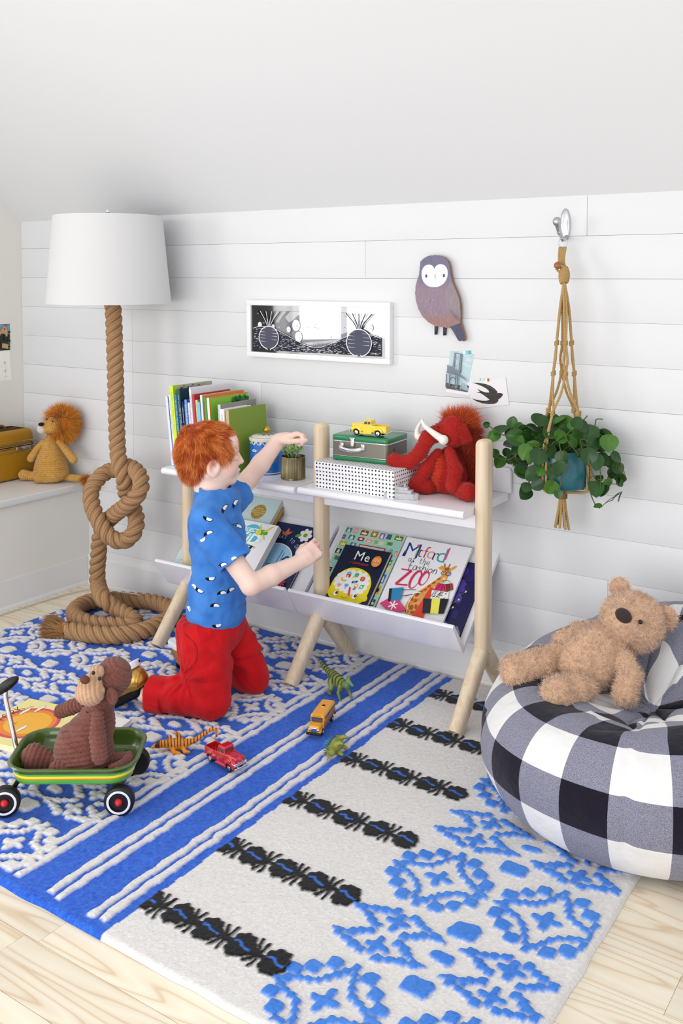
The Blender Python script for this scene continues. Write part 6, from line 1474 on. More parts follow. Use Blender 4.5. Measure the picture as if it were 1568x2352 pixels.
def hanger():
    th = thing('macrame_hanger', 'knotted beige cord plant hanger with a wooden bead hanging from the metal hook', 'plant hanger', (AX, AY, 1.44))
    m = mat('jute_cord', None, .85, .1, attr=True, bump=(500, .0008)); col = '#c4a26e'
    top = (2.622, -.062, 1.440)
    b = MB(); t = np.linspace(0, 2 * PI, 33)[:-1]; add_tube(b, [(top[0] + .0135 * math.cos(a), top[1], 1.4475 + .0135 * math.sin(a)) for a in t], .0018, 8, closed=True); b.build('ring', mat('brushed_steel', None), th, world=True)
    K = np.array([2.637, -.085, 1.353])
    P0 = np.array([top[0], top[1], 1.434])
    def cord(name, pts, r=.0042):
        b = MB(); add_rope(b, spline(np.array(pts), 6) if len(pts) > 2 else np.array(pts), r * 1.05, .016, strands=3, n=7, col=col, step=.003); return b.build(name, m, th, world=True)
    for k in range(4):
        ox = (k - 1.5) * .0062; cord('cord', [P0 + [ox, 0, 0], P0 + [ox * .8, -.008, -.04], K + [ox * .7, 0, .01]])
    # big wrapped knot with its side loop
    b = MB()
    for k in range(11):
        z = K[2] + .018 - k * .0042; rr = .0135 * math.sin(PI * (k + 1.5) / 14) ** .5; t = np.linspace(0, 2 * PI, 20)
        add_rope(b, np.c_[K[0] + rr * np.cos(t), K[1] + rr * np.sin(t), z + .004 * np.cos(t + .8)], .0042, .016, strands=3, n=6, col=col, step=.003)
    add_rope(b, spline([K + [.004, -.008, .020], K + [-.012, -.014, .026], K + [-.020, -.010, .016], K + [-.010, -.006, .004]], 6), .0045, .016, n=6, col=col, step=.003)
    b.build('knot', m, th, world=True)
    b = MB(); f = [(.0115 * math.sin(a), -.0115 * math.cos(a)) for a in np.linspace(.3, PI - .3, 14)]; add_lathe(b, f, c=(0, 0, 0), n=28, M=T(K[0] - .016, K[1] - .012, K[2] + .026) @ Ry(.6) @ Rx(.5)); b.build('bead', mat('wood_bead', '#9a5a2c', .3, .5, coat=.3), th, world=True, label='round brown wooden bead')
    # net of eight cords
    ph0 = .55; ph = [ph0 + k * PI / 2 for k in range(4)]
    def pt(a, r_, z, da=0): return np.array([AX + r_ * math.cos(a + da), AY + r_ * math.sin(a + da), z])
    def node(a, r_, z):
        b = MB(); c = pt(a, r_, z)
        for j in range(3):
            t = np.linspace(0, 2 * PI, 12); add_rope(b, c + np.c_[.0048 * np.cos(t), .0048 * np.sin(t), (j - 1) * .0045 + .002 * np.cos(t)], .0036, .014, n=6, col=col, step=.003)
        b.build('knot', m, th, world=True)
    for k in range(4):
        for s in (-1, 1):
            a = ph[k]; nx_ = ph[k] + s * PI / 4; of = s * .006
            tn = np.array([-math.sin(a), math.cos(a), 0]) * of
            cord('cord', [K + [0, 0, -.02] + tn * .3, pt(a, .013, 1.25) + tn * .6, pt(a, .022, 1.148) + tn * .3, pt(a, .026, 1.10) + tn, pt(a, .031, 1.057) + tn * .3, (pt(a, .040, 1.0) + pt(nx_, .040, 1.0)) / 2, pt(nx_, .054, .942) , pt(nx_, .085, .862, -s * .05), pt(nx_, .0915, .80, -s * .07), pt(nx_, .0900, .735, -s * .06), pt(nx_, .080, .7125, -s * .02), pt(nx_, .035, .704), pt(nx_, .012, .700)])
        node(ph[k], .022, 1.148); node(ph[k], .031, 1.057); node(ph[k] + PI / 4, .054, .942)
    b = MB()
    for k in range(8):
        t = np.linspace(0, 2 * PI, 18); add_rope(b, np.c_[AX + .0125 * np.cos(t), AY + .0125 * np.sin(t), .722 - .0155 - k * .0034 + 0 * t], .0030, .014, n=6, col='#a07a4a', step=.003)
    b.build('wrap', m, th, world=True)
    rs = np.random.RandomState(5)
    for k in range(8):
        a = 2 * PI * k / 8; e = np.array([AX + .022 * math.cos(a), AY + .018 * math.sin(a), .585 + .012 * rs.rand()])
        cord('tassel_cord', [(AX + .006 * math.cos(a), AY + .006 * math.sin(a), .690), (AX + .012 * math.cos(a), AY + .010 * math.sin(a), .645), e], .0042)
hanger()
def pot_plant():
    th = thing('hanging_plant', 'trailing round-leaved green plant in a teal pot hanging in the macrame hanger', 'plant', (AX, AY, .715))
    z0, z1 = .7145, .832
    b = MB(); add_lathe(b, [(0, z0), (.060, z0), (.078, z0 + .006), (.084, z0 + .018), (.0855, z0 + .05), (.0855, z1 - .004), (.0845, z1), (.080, z1), (.079, z1 - .012)], c=(AX, AY, 0), n=64, close=False)
    b.build('pot', mat('teal_glaze', '#1f6470', .35, .5, coat=.3, noise=(40, .08)), th, world=True, auto=50)
    b = MB(); add_lathe(b, [(.079, z1 - .012), (.04, z1 - .008), (0, z1 - .006)], c=(AX, AY, 0), n=32, close=False); b.build('soil', mat('soil', None), th, world=True)
    b = MB()
    for v in VINES: add_tube(b, spline(np.array(v), 8), .0016, 7, col='#4c5a2c')
    def nearest(p):
        best = None
        for v in VINES:
            q = spline(np.array(v), 8); d = np.linalg.norm(q - p, axis=1); i = d.argmin()
            if best is None or d[i] < best[0]: best = (d[i], q[i])
        return best
    lv = MB(); rs = np.random.RandomState(8)
    camd = np.array([3.732 - AX, -2.891 - AY, .4]); camd /= np.linalg.norm(camd)
    def leaf(c, size, ang, round_=1.0, wild=.45):
        nrm = camd * .75 + np.array([0, -.1, .45]) + rs.randn(3) * wild * .7; nrm /= np.linalg.norm(nrm)
        rt = np.array([math.cos(.6), math.sin(.6), 0.0]); up = np.array([0, 0, 1.0])
        ax = rt * math.cos(ang) + up * math.sin(ang); ax -= nrm * (ax @ nrm); ax /= np.linalg.norm(ax); sd = np.cross(nrm, ax)
        n, m_ = 11, 7; L_ = size; W_ = size * (.40 + .10 * round_ * rs.rand() + .05)
        rows = []; cols = []
        base = np.array(rgb('#24481a')) * (.7 + .6 * rs.rand()) + np.array(rgb('#5f9426')) * (.28 if rs.rand() < .25 else 0); mid = base * 1.5 + .008
        curl = .12 + .2 * rs.rand(); droop = .25 * rs.rand()
        for i in range(n):
            t = i / (n - 1); w = W_ * (math.sin(PI * min(1, t ** .8 * .97 + .03)) ** .55 if t < .985 else 0.02) * (1 if t < .75 else 1)
            for j in range(m_):
                s = (j / (m_ - 1) - .5) * 2
                p = c + ax * (t - .5) * L_ + sd * s * w + nrm * (curl * L_ * (s * s * .35) * (w / W_) - droop * L_ * (t - .4) ** 2 * 1.6 + (.018 * L_ * math.sin(s * 9 + t * 10)) * (1 - abs(s)) - (.03 * L_ if j == m_ // 2 else 0))
                rows.append(p); k = 1 if j == m_ // 2 else (.25 + .25 * math.sin(t * 22 + abs(s) * 8)); cols.append(base * (1 - k * .5) + mid * k * .5)
        lv.add(np.array(rows), grid_faces(n, m_), 0, np.array(cols))
        st = c - ax * L_ * .5; d, q = nearest(st)
        if d < .11: add_tube(b, spline([q, (q + st) / 2 + [0, 0, .004], st + ax * L_ * .05], 4), .0010, 5, col='#5d6b34')
    for x, y, z, s, a in LEAVES: leaf(np.array([x, y, z]), s * 1.08, math.radians(a))
    # leaves behind and within the crown
    for i in range(58):
        a = rs.rand() * 2 * PI; r_ = .03 + .10 * rs.rand(); z = .84 + .05 * rs.rand() - .35 * max(0, r_ - .07)
        y = AY + r_ * math.sin(a) * .7
        if y > -.03: y = -.03 - .02 * rs.rand()
        leaf(np.array([AX + r_ * math.cos(a) * 1.25, y, z]), .035 + .014 * rs.rand(), rs.rand() * 2 * PI, wild=1.0)
    for i in range(16):
        a = [(-.17, .80), (-.14, .76), (.15, .77), (.17, .73)][i % 4]; leaf(np.array([AX + a[0] + rs.randn() * .02, -.07 - .03 * rs.rand(), a[1] + rs.randn() * .03]), .036, rs.rand() * 6.28, wild=1.0)
    b.build('stems', mat('plant_stem', None, .5, .3, attr=True), th, world=True)
    lv.build('leaves', mat('hoya_leaf', None, .34, .35, attr=True), th, world=True)
pot_plant()
# ------------------------------------------------------------------ bean bag
BGC = np.array([3.015, -.425])
def bag_surface(th, s):
    """th angle, s in 0..1 along the profile from the bottom centre over the side to the top centre"""
    fr = np.array([(0, .001), (.18, .001), (.315, .004), (.388, .045), (.425, .125), (.425, .205), (.385, .268), (.315, .298), (.225, .292), (.135, .262), (.06, .250), (0, .248)])
    bk = np.array([(0, .001), (.18, .001), (.315, .004), (.388, .050), (.418, .150), (.420, .275), (.395, .380), (.335, .445), (.255, .442), (.165, .370), (.075, .290), (0, .248)])
    q = spline(fr, 12), spline(bk, 12); m = len(q[0]); t = np.linspace(0, 1, m)
    F = [np.stack([np.interp(s, t, a[:, k]) for k in range(2)], -1) for a in q]
    w = ((1 + np.cos(th - math.radians(58))) / 2) ** 1.3
    r = F[0][..., 0] * (1 - w) + F[1][..., 0] * w; z = F[0][..., 1] * (1 - w) + F[1][..., 1] * w
    return r, z
def build_bag():
    nt, ns = 420, 240
    TH, S = np.meshgrid(np.linspace(0, 2 * PI, nt, endpoint=False), np.linspace(0.02, 1, ns), indexing='ij')
    r, z = bag_surface(TH, S)
    up = np.clip((S - .62) / .15, 0, 1) * np.clip((1 - S) / .12, 0, 1)      # crumpled seat region
    side = np.clip((S - .25) / .1, 0, 1) * np.clip((.7 - S) / .1, 0, 1)
    P = np.stack([r * np.cos(TH) + BGC[0], r * np.sin(TH) + BGC[1], z], -1)
    Pf = P.reshape(-1, 3)
    n1 = vnoise(Pf, 9, 3).reshape(r.shape); n2 = vnoise(Pf, 22, 5).reshape(r.shape)
    crease = np.abs(np.sin(TH * 4.5 + 1.1 + 1.5 * n1)) ** .5
    z2 = z + up * (.022 * (crease - .75) + .010 * n1 + .007 * n2) + side * .004 * n1
    rr = r + side * (.010 * np.sin(TH * 5 + .6) * .5 + .006 * n1) + up * .010 * n2
    sm = 5 * TH / (2 * PI) + .12; fs = np.abs(sm - np.round(sm)) * 2 * PI / 5 * .42      # sewn seams pull in a little
    rr = rr - side * .006 * np.exp(-(fs / .012) ** 2); z2 = z2 - up * .008 * np.exp(-(fs / .016) ** 2)
    lowz = .0012 + .0150 * np.clip((3.10 - P[..., 0]) / .03, 0, 1)
    P = np.stack([rr * np.cos(TH) + BGC[0], rr * np.sin(TH) + BGC[1], np.maximum(z2, lowz)], -1)
    # cloth coordinates: arc length along the profile, panels around
    d = np.linalg.norm(np.diff(P, axis=1), axis=2); arc = np.concatenate([np.zeros((nt, 1)), np.cumsum(d, 1)], 1)
    ca = arc.mean(0)[None, :] * .6 + arc * .4
    CH = .114
    seam = np.floor(sm)
    u = TH * .425 / CH + .18 * np.sin(seam * 2.4); v = (ca - .335) / CH + .22 * np.sin(seam * 3.1) * 0 + 20
    # on top the cloth is gathered: drift the columns with the creases
    u = u + up * .35 * n1; v = v + up * .35 * n2
    kc = int(ns * .735); wx = vnoise(Pf, 12, 21).reshape(r.shape) * .035; wy = vnoise(Pf, 12, 22).reshape(r.shape) * .035
    c_, s_ = math.cos(.5), math.sin(.5); X_ = (P[..., 0] + wx) / .092; Y_ = (P[..., 1] + wy) / .092
    b = MB(); q = P[:, :kc + 1]; b.add(q.reshape(-1, 3), grid_faces(nt, kc + 1, cu=True), 0, np.stack([u[:, :kc + 1].ravel() + 20, v[:, :kc + 1].ravel(), np.zeros(q.shape[0] * q.shape[1])], 1))
    q = P[:, kc:]; b.add(q.reshape(-1, 3), grid_faces(nt, ns - kc, cu=True), 0, np.stack([(X_ * c_ - Y_ * s_)[:, kc:].ravel() + 40, (X_ * s_ + Y_ * c_)[:, kc:].ravel() + 40, np.zeros(q.shape[0] * q.shape[1])], 1))
    m = bpy.data.materials.new('gingham_cotton'); m.use_nodes = True; nt_ = m.node_tree; N = nt_.nodes; L = nt_.links
    pb = N['Principled BSDF']; pb.inputs['Roughness'].default_value = .9; pb.inputs['Specular IOR Level'].default_value = .15; pb.inputs['Sheen Weight'].default_value = .15
    at = N.new('ShaderNodeAttribute'); at.attribute_name = 'Col'; sp = N.new('ShaderNodeSeparateXYZ'); L.new(at.outputs['Vector'], sp.inputs[0])
    def stripe(o):
        a = N.new('ShaderNodeMath'); a.operation = 'MULTIPLY'; a.inputs[1].default_value = .5; L.new(o, a.inputs[0]); f = N.new('ShaderNodeMath'); f.operation = 'FRACT'; L.new(a.outputs[0], f.inputs[0])
        g = N.new('ShaderNodeMath'); g.operation = 'GREATER_THAN'; g.inputs[1].default_value = .5; L.new(f.outputs[0], g.inputs[0]); return g.outputs[0]
    su, sv = stripe(sp.outputs[0]), stripe(sp.outputs[1])
    ad = N.new('ShaderNodeMath'); L.new(su, ad.inputs[0]); L.new(sv, ad.inputs[1])
    tc = N.new('ShaderNodeTexCoord'); ns_ = N.new('ShaderNodeTexNoise'); ns_.inputs['Scale'].default_value = 850; ns_.inputs['Detail'].default_value = 1; L.new(tc.outputs['Object'], ns_.inputs[0])
    mr = N.new('ShaderNodeMapRange'); mr.inputs[1].default_value = .38; mr.inputs[2].default_value = .62; L.new(ns_.outputs[0], mr.inputs[0])
    gr = N.new('ShaderNodeMix'); gr.data_type = 'RGBA'; gr.inputs[6].default_value = (.13, .13, .185, 1); gr.inputs[7].default_value = (.34, .34, .42, 1); L.new(mr.outputs[0], gr.inputs[0])
    m1 = N.new('ShaderNodeMix'); m1.data_type = 'RGBA'; m1.inputs[6].default_value = (.80, .79, .78, 1); c1 = N.new('ShaderNodeMath'); c1.operation = 'GREATER_THAN'; c1.inputs[1].default_value = .5; L.new(ad.outputs[0], c1.inputs[0]); L.new(c1.outputs[0], m1.inputs[0]); L.new(gr.outputs[2], m1.inputs[7])
    m2 = N.new('ShaderNodeMix'); m2.data_type = 'RGBA'; m2.inputs[7].default_value = (.010, .008, .018, 1); c2 = N.new('ShaderNodeMath'); c2.operation = 'GREATER_THAN'; c2.inputs[1].default_value = 1.5; L.new(ad.outputs[0], c2.inputs[0]); L.new(c2.outputs[0], m2.inputs[0]); L.new(m1.outputs[2], m2.inputs[6]); L.new(m2.outputs[2], pb.inputs['Base Color'])
    nb = N.new('ShaderNodeTexNoise'); nb.inputs['Scale'].default_value = 900; L.new(tc.outputs['Object'], nb.inputs[0]); bp = N.new('ShaderNodeBump'); bp.inputs['Distance'].default_value = .0005; L.new(nb.outputs[0], bp.inputs['Height'])
    n3 = N.new('ShaderNodeTexNoise'); n3.inputs['Scale'].default_value = 16; n3.inputs['Detail'].default_value = 3; L.new(tc.outputs['Object'], n3.inputs[0]); bp2 = N.new('ShaderNodeBump'); bp2.inputs['Distance'].default_value = .008; L.new(n3.outputs[0], bp2.inputs['Height']); L.new(bp.outputs[0], bp2.inputs['Normal']); L.new(bp2.outputs[0], pb.inputs['Normal'])
    o = b.build('bean_bag', m); tag(o, 'large slumped black and white checked bean bag with a teddy bear lying on it', 'bean bag')
build_bag()
# ------------------------------------------------------------------ soft toys
def cordd(t, pitch, amp): return 1.7 * amp * (np.abs(np.sin(PI * t / pitch)) ** .6 - .55)
def ccap(P, a, b, ra, rb, pitch=.0075, amp=.0012):
    a = np.asarray(a, float); b = np.asarray(b, float); ab = b - a; L_ = np.linalg.norm(ab); t = (P - a) @ ab / L_
    return cap(P, a, b, ra, rb) - cordd(t, pitch, amp)
def cchain(P, pts, rad, pitch, amp, k=.004):
    d = None; off = 0
    for i in range(len(pts) - 1):
        a, b = np.asarray(pts[i]), np.asarray(pts[i + 1]); L_ = np.linalg.norm(b - a); t = (P - a) @ (b - a) / L_ + off
        e = cap(P, a, b, rad[i], rad[i + 1]) - cordd(t, pitch, amp); off += L_
        d = e if d is None else smin(d, e, k)
    return d
def speck(c0, c1, s=260, seed=3): 
    a, b = np.array(rgb(c0)), np.array(rgb(c1))
    return lambda v: a + (b - a) * np.clip(.5 + .6 * vnoise(v, s, seed) + .3 * vnoise(v, 40, seed + 1), 0, 1)[:, None]
plush = mat('plush_cloth', None, .95, .1, attr=True, sheen=.25, bump=(900, .0006))
furm = mat('plush_fur', None, .9, .15, attr=True, sheen=.2)
bead_m = mat('glass_bead_eye', '#0a0908', .08, .6)
def ball(name, c, r, m, parent, sc=(1, 1, 1), R=None):
    n = 20; b = MB(); t = np.linspace(0, PI, 14); a = np.arange(n) / n * 2 * PI
    v = np.stack([np.sin(t)[:, None] * np.cos(a), np.sin(t)[:, None] * np.sin(a), np.cos(t)[:, None] + 0 * a], -1).reshape(-1, 3) * r * np.array(sc)
    if R is not None: v = v @ np.array(R)[:3, :3].T
    b.add(v + c, grid_faces(14, n, cv=True)); return b.build(name, m, parent, world=True)
def lion():
    K = LI; th = thing('plush_lion', 'tan corduroy toy lion with a shaggy orange mane sitting on the window seat', 'soft toy', (.32, -.10, .452))
    zb = .4535
    def f(P):
        t = P[:, 2] + .004 * np.sin(P[:, 0] * 30)
        d = smin(ell(P, K['top'], (.033, .030, .060)), ell(P, [.313, -.095, .525], (.070, .060, .070)), .05); d = smin(d, ell(P, [.318, -.095, .495], (.078, .064, .040)), .03) - cordd(t, .0085, .0030)
        for q, r_ in ((('a0', 'a1', 'a2'), (.012, .0135, .0165)), (('b0', 'b1', 'b2'), (.012, .0135, .0165))): d = np.minimum(d, cchain(P, [K[i] for i in q], r_, .0085, .0030))
        d = np.minimum(d, cchain(P, [K['l0'] + [0, 0, -.006], [.236, -.132, .474], [.205, -.152, .479]], (.018, .017, .0225), .0085, .0026, .006))
        d = np.minimum(d, cchain(P, [K['m0'] + [0, 0, -.006], K['m1'] + [0, 0, -.001], K['m2'] + [0, -.004, .005]], (.018, .018, .0225), .0085, .0026, .006))
        d = np.minimum(d, cchain(P, [K['t0'], K['t1'], K['t2']], (.014, .0145, .0145), .006, .0009))
        return np.maximum(d, zb - P[:, 2])
    sculpt('body', f, (.15, -.22, .44), (.50, 0, .68), .0017, plush, th, speck('#d3a557', '#b98a3e'), world=True)
    H = K['head']; M_ = K['muz'] + [0, -.004, 0]
    def g(P):
        d = smin(ell(P, H, (.036, .034, .036)), cap(P, H + [-.002, -.008, .002], M_, .030, .024), .014)
        q = P - H; return d - cordd(_n(q - (M_ - H)), .0065, .0018)
    hd, v, fc = sculpt('head', g, H - .08, H + .07, .0015, plush, th, speck('#d8aa5c', '#c08f42'), world=True)
    b = MB(); mz = lambda P: ell(P, M_ + [-.006, -.010, -.004], (.0225, .021, .021)) - cordd(P[:, 0] - P[:, 1] * .4, .0075, .0008); v2, f2 = sdf_mesh(mz, M_ - .045, M_ + .03, .0014); b.add(v2, f2, 0, '#d6cdc4'); b.build('muzzle', plush, th, world=True, label='pale cream muzzle')
    ball('nose', K['nose'] + [-.012, -.006, -.003], .0145, mat('black_felt', '#0c0a0a', .9), th, (1.05, .7, .55), Ry(-.15))
    ball('eye', K['eye'] + [-.001, .002, .0], .0035, bead_m, th); ball('eye', K['eye'] + [-.044, .006, .004], .0035, bead_m, th)
    # mane: a collar of long fur behind the face
    C = H + np.array([.010, .030, .006]); ms = lambda P: np.maximum(ell(P, C, (.050, .036, .052)), -(ell(P, H + [.004, -.045, -.006], (.056, .066, .050))))
    v3, f3 = sdf_mesh(ms, C - .07, C + .07, .004); b = MB(); b.add(v3, f3, 0, '#b4671a')
    fc_ = lambda p, rs: np.array(rgb('#e0922a')) * (.45 + .95 * rs.rand(len(p), 1)) + np.array([.03, .012, 0]) * rs.rand(len(p), 1)
    fl = lambda p: (p - C) / .04 + np.array([.25, .05, -.15])
    add_fur(b, v3, f3, 6500, .043, .0018, fc_, seed=2, flow=fl, flowk=1.2, jitter=.36, curl=.45, seg=3, grav=.10, mask=lambda c: ((c - C) @ np.array([.56, -.83, 0])) < .034)
    b.build('mane', furm, th, world=True, label='shaggy orange mane')
    T3 = K['t3'] + [.002, 0, .002]; v4, f4 = sdf_mesh(lambda P: ell(P, T3 - [.014, 0, 0], (.022, .012, .012)), T3 - .05, T3 + .05, .003); b = MB(); b.add(v4, f4, 0, '#a5631c')
    add_fur(b, v4, f4, 2200, .024, .0012, fc_, seed=5, flow=(1.0, -.1, -.4), flowk=1.0, jitter=.3, curl=.3); b.build('tail_tuft', furm, th, world=True)
lion()
def suitcase():
    th = thing('suitcase', 'mustard yellow hard suitcase with metal trims on the window seat beside the toy lion', 'suitcase', (.085, -.30, .452))
    x0, x1, y0, y1, z0, z1 = .012, .168, -.62, -.062, .454, .672
    my = mat('mustard_vinyl', '#b07e14', .5, .35, bump=(350, .0004)); met = mat('suitcase_trim', (.62, .60, .55), .3, .5, metal=1)
    zs = .600
    b = MB(); add_box(b, ((x0 + x1) / 2, (y0 + y1) / 2, (z0 + zs) / 2), (x1 - x0, y1 - y0, zs - z0), bev=.018); b.build('base', my, th, world=True)
    b = MB(); add_box(b, ((x0 + x1) / 2, (y0 + y1) / 2, (zs - .006 + z1) / 2), (x1 - x0 + .002, y1 - y0 + .002, z1 - zs + .006), bev=.026); b.build('lid', my, th, world=True)
    for z in (.577, .597, .604, .622):
        b = MB(); add_box(b, ((x0 + x1) / 2, (y0 + y1) / 2, z), (x1 - x0 + .006, y1 - y0 + .006, .0035), bev=.0016); b.build('metal_trim', met, th, world=True)
    b = MB(); add_box(b, (x1 + .0035, -.125, .5905), (.003, .075, .014), bev=.001); b.build('latch_plate', mat('chrome', None), th, world=True)
    b = MB(); add_tube(b, spline([(.09, -.16, .668), (.09, -.17, .684), (.09, -.20, .688), (.09, -.30, .690), (.09, -.33, .684), (.09, -.34, .668)], 6), .006, 10); b.build('handle', mat('brown_leather', '#7a4a22', .5), th, world=True)
suitcase()
def mammoth():
    K = MM; th = thing('plush_mammoth', 'red furry toy mammoth with white tusks sitting at the right end of the shelf', 'soft toy', (2.27, -.12, SHZ)); zb = SHZ + .001
    def f(P):
        d = smin(ell(P, [2.266, -.098, .722], (.047, .048, .078)), ell(P, [2.262, -.100, .695], (.055, .052, .045)), .03)
        d = smin(d, ell(P, K['head'] + [.008, 0, .004], (.046, .042, .050)), .02); d = smin(d, cap(P, K['head'] + [-.01, -.005, .008], K['snout'] + [-.004, 0, -.004], .034, .022), .015)
        d = smin(d, chain(P, [K['snout'] + [-.004, 0, -.006], K['t1'], K['t2'], K['t3'], K['t4'], K['t5']], [.024, .0225, .021, .021, .020, .022], .012), .012)
        d = np.minimum(d, chain(P, [K['la0'], K['la1'], K['la2']], [.014, .020, .021], .01)); d = np.minimum(d, chain(P, [K['ra0'], K['ra1'], K['ra2']], [.014, .0205, .0225], .01))
        d = np.minimum(d, chain(P, [K['ll0'] + [0, 0, .012], K['ll1'] + [0, 0, .004], K['ll2'] + [0, 0, -.004]], [.022, .022, .0215], .01)); d = np.minimum(d, chain(P, [K['rl0'] + [0, 0, .012], K['rl1'] + [0, 0, .008], [2.372, -.182, .680]], [.022, .023, .028], .01))
        return np.maximum(d + .0012 * vnoise(P, 160, 2), zb - P[:, 2])
    b = MB(); v, fc = sdf_mesh(f, (2.09, -.25, .645), (2.42, -.03, .94), .0028); b.add(v, fc, 0, '#a81f1a')
    add_fur(b, v, fc, 26000, .0058, .0013, lambda p, rs: np.array(rgb('#c9302a')) * (.45 + .85 * rs.rand(len(p), 1)), seed=3, flow=(0, 0, -1), flowk=.4, jitter=.45, curl=.3, seg=2)
    b.build('body', furm, th, world=True)
    b = MB(); bl = lambda P: ell(P, [2.243, -.131, .722], (.030, .030, .066)) - cordd(P[:, 2], .0115, .003); v, fc = sdf_mesh(bl, (2.19, -.19, .65), (2.30, -.07, .80), .0018); b.add(v, fc, 0, speck('#cf3f22', '#b5301b')(v)); b.build('belly', plush, th, world=True, label='ribbed orange red belly')
    tusk = mat('white_felt', '#efe9e2', .9, .1, sheen=.2)
    for ks in (('kb', 'k1', 'k2', 'k3'), ('jb', 'j1', 'j2', 'j3')):
        pts = spline(np.array([K[k] for k in ks]), 6); b = MB(); add_tube(b, pts, np.linspace(.0125, .0035, len(pts)), 14)
        b.build('tusk', tusk, th, world=True)
    ball('tusk_base', K['kb'] + [.006, -.001, -.002], .0155, tusk, th)
    b = MB(); E = lambda P: rbox(P, (K['ear'] + K['ear2']) / 2, (.017, .007, .030), .007, R=(Ry(-.45) @ Rz(.3))); v, fc = sdf_mesh(E, K['ear2'] - .08, K['ear'] + .08, .0025); b.add(v, fc, 0, '#a81f1a'); add_fur(b, v, fc, 3500, .005, .001, lambda p, rs: np.array(rgb('#b8261e')) * (.6 + .7 * rs.rand(len(p), 1)), seed=4, jitter=.4, seg=2); b.build('ear', furm, th, world=True)
    ball('eye', K['eye'] + [-.004, -.0, -.004], .0035, bead_m, th)
    M1 = lambda P: chain(P, [K['mtop'] + [-.012, .01, -.012], K['head'] + [.03, .03, .03], K['head'] + [.045, .045, -.02], K['mback'] + [.01, .012, 0], K['mlow'] + [.015, .015, 0]], [.012, .022, .022, .024, .024], .02)
    v, fc = sdf_mesh(M1, (2.22, -.16, .655), (2.40, -.0, .94), .004); b = MB(); b.add(v, fc, 0, '#9a2f12')
    def flow(p):
        o = np.zeros_like(p); top = (p[:, 2] > .84)[:, None]; o[:] = [.25, .1, -.9]; o = np.where(top, (p - (K['head'] + [0, 0, -.02])) / .05 + [.1, 0, .3], o); return o
    add_fur(b, v, fc, 8500, .030, .0013, lambda p, rs: np.where(p[:, 2:3] > .86, np.array(rgb('#d6581a')), np.array(rgb('#b03a18'))) * (.45 + .9 * rs.rand(len(p), 1)), seed=6, flow=flow, flowk=1.1, jitter=.25, curl=.35, lenfn=lambda p: np.where(p[:, 2] > .87, 1.15, .9))
    b.build('mane', furm, th, world=True, label='shaggy orange mane')
mammoth()
def monkey():
    K = MK; th = thing('plush_monkey', 'brown corduroy toy monkey with a tan face sitting in the green wagon', 'soft toy', tuple(K['bot'][:2]) + (.09,))
    up = (K['neck'] - K['bot']); up /= np.linalg.norm(up); rt = np.array([.828, .56, 0]); zb = .0925
    tilt = up * .85 + rt * -.42; tilt /= np.linalg.norm(tilt)
    Bm = np.array([K['belly'][0] - .006, K['belly'][1] + .005, .155])
    def f(P):
        d = smin(cap(P, K['neck'], K['chest'], .029, .043), cap(P, K['chest'], Bm, .043, .066), .03); d = smin(d, ell(P, Bm + [.004, .002, -.028], (.074, .070, .045)), .03)
        d = d - cordd((P @ tilt) + .010 * np.sin((P @ rt) * 22), .0108, .0032)
        hd = smin(ell(P, K['head'] + [.004, .004, .0], (.044, .044, .046)), cap(P, K['head'], K['neck'], .036, .029), .015); d = smin(d, hd - cordd(P @ (up * .9 + rt * .5), .0105, .0028), .006)
        d = np.minimum(d, cchain(P, [K['a0'], K['a1'], K['a2']], (.015, .0175, .0165), .0105, .0028)); d = np.minimum(d, cchain(P, [K['b0'] + [.004, -.004, 0], K['b1'] + [.004, -.004, 0], K['b2'] + [.004, -.004, 0]], (.0135, .0185, .0185), .0108, .0036))
        d = np.minimum(d, cchain(P, [K['l0'] + [0, .02, -.02], K['l1'] + [0, .015, -.02], K['l2'] + [.004, .012, -.014]], (.0155, .020, .033), .0120, .0022)); d = np.minimum(d, cchain(P, [[1.840, -1.270, .118], [1.815, -1.292, .116], [1.800, -1.304, .117]], (.016, .018, .020), .0110, .0020))
        d = np.minimum(d, cchain(P, [[1.872, -1.21, .118], [1.893, -1.185, .119], [1.912, -1.172, .121], [1.926, -1.186, .122], [1.929, -1.212, .120], [1.918, -1.232, .118]], (.014, .014, .0135, .013, .013, .012), .0085, .0016))
        return np.maximum(d, zb - P[:, 2])
    cf = speck('#845348', '#6c4138', 300)
    sculpt('body', f, (1.68, -1.42, .085), (2.02, -1.10, .42), .0019, plush, th, cf, world=True)
    tan = speck('#cfa888', '#bb9474', 300); fw = (K['muz'] - K['head']); fw /= np.linalg.norm(fw)
    mz = lambda P: smin(ell(P, K['muz'] + [.004, .008, -.002], (.037, .035, .031)), cap(P, K['muz'] + [0, .01, .014], K['face'] + [-.004, .0, .012], .020, .017), .016) - cordd((P - K['muz']) @ rt + .25 * ((P - K['muz'])[:, 2]), .0105, .0024)
    sculpt('face', mz, K['muz'] - .06, K['face'] + .06, .0016, plush, th, tan, world=True)
    ball('nose', K['nose'] + [-.004, .010, -.002], .0135, mat('brown_nose', '#5f3322', .85), th, (1, .8, .75))
    ball('eye', K['e1'] + [.0, .006, .0], .0048, bead_m, th); ball('eye', K['e2'] + [-.0, .008, .0], .0050, bead_m, th)
    er = lambda P: np.maximum(ell(P, K['ear'], (.016, .012, .021), Ry(-.3)), -ell(P, K['ear'] + [.003, -.012, 0], (.009, .008, .014))) - cordd(P[:, 2], .006, .0006)
    sculpt('ear', er, K['ear'] - .04, K['ear'] + .04, .0014, plush, th, speck('#7d4c42', '#6a3b33'), world=True)
monkey()
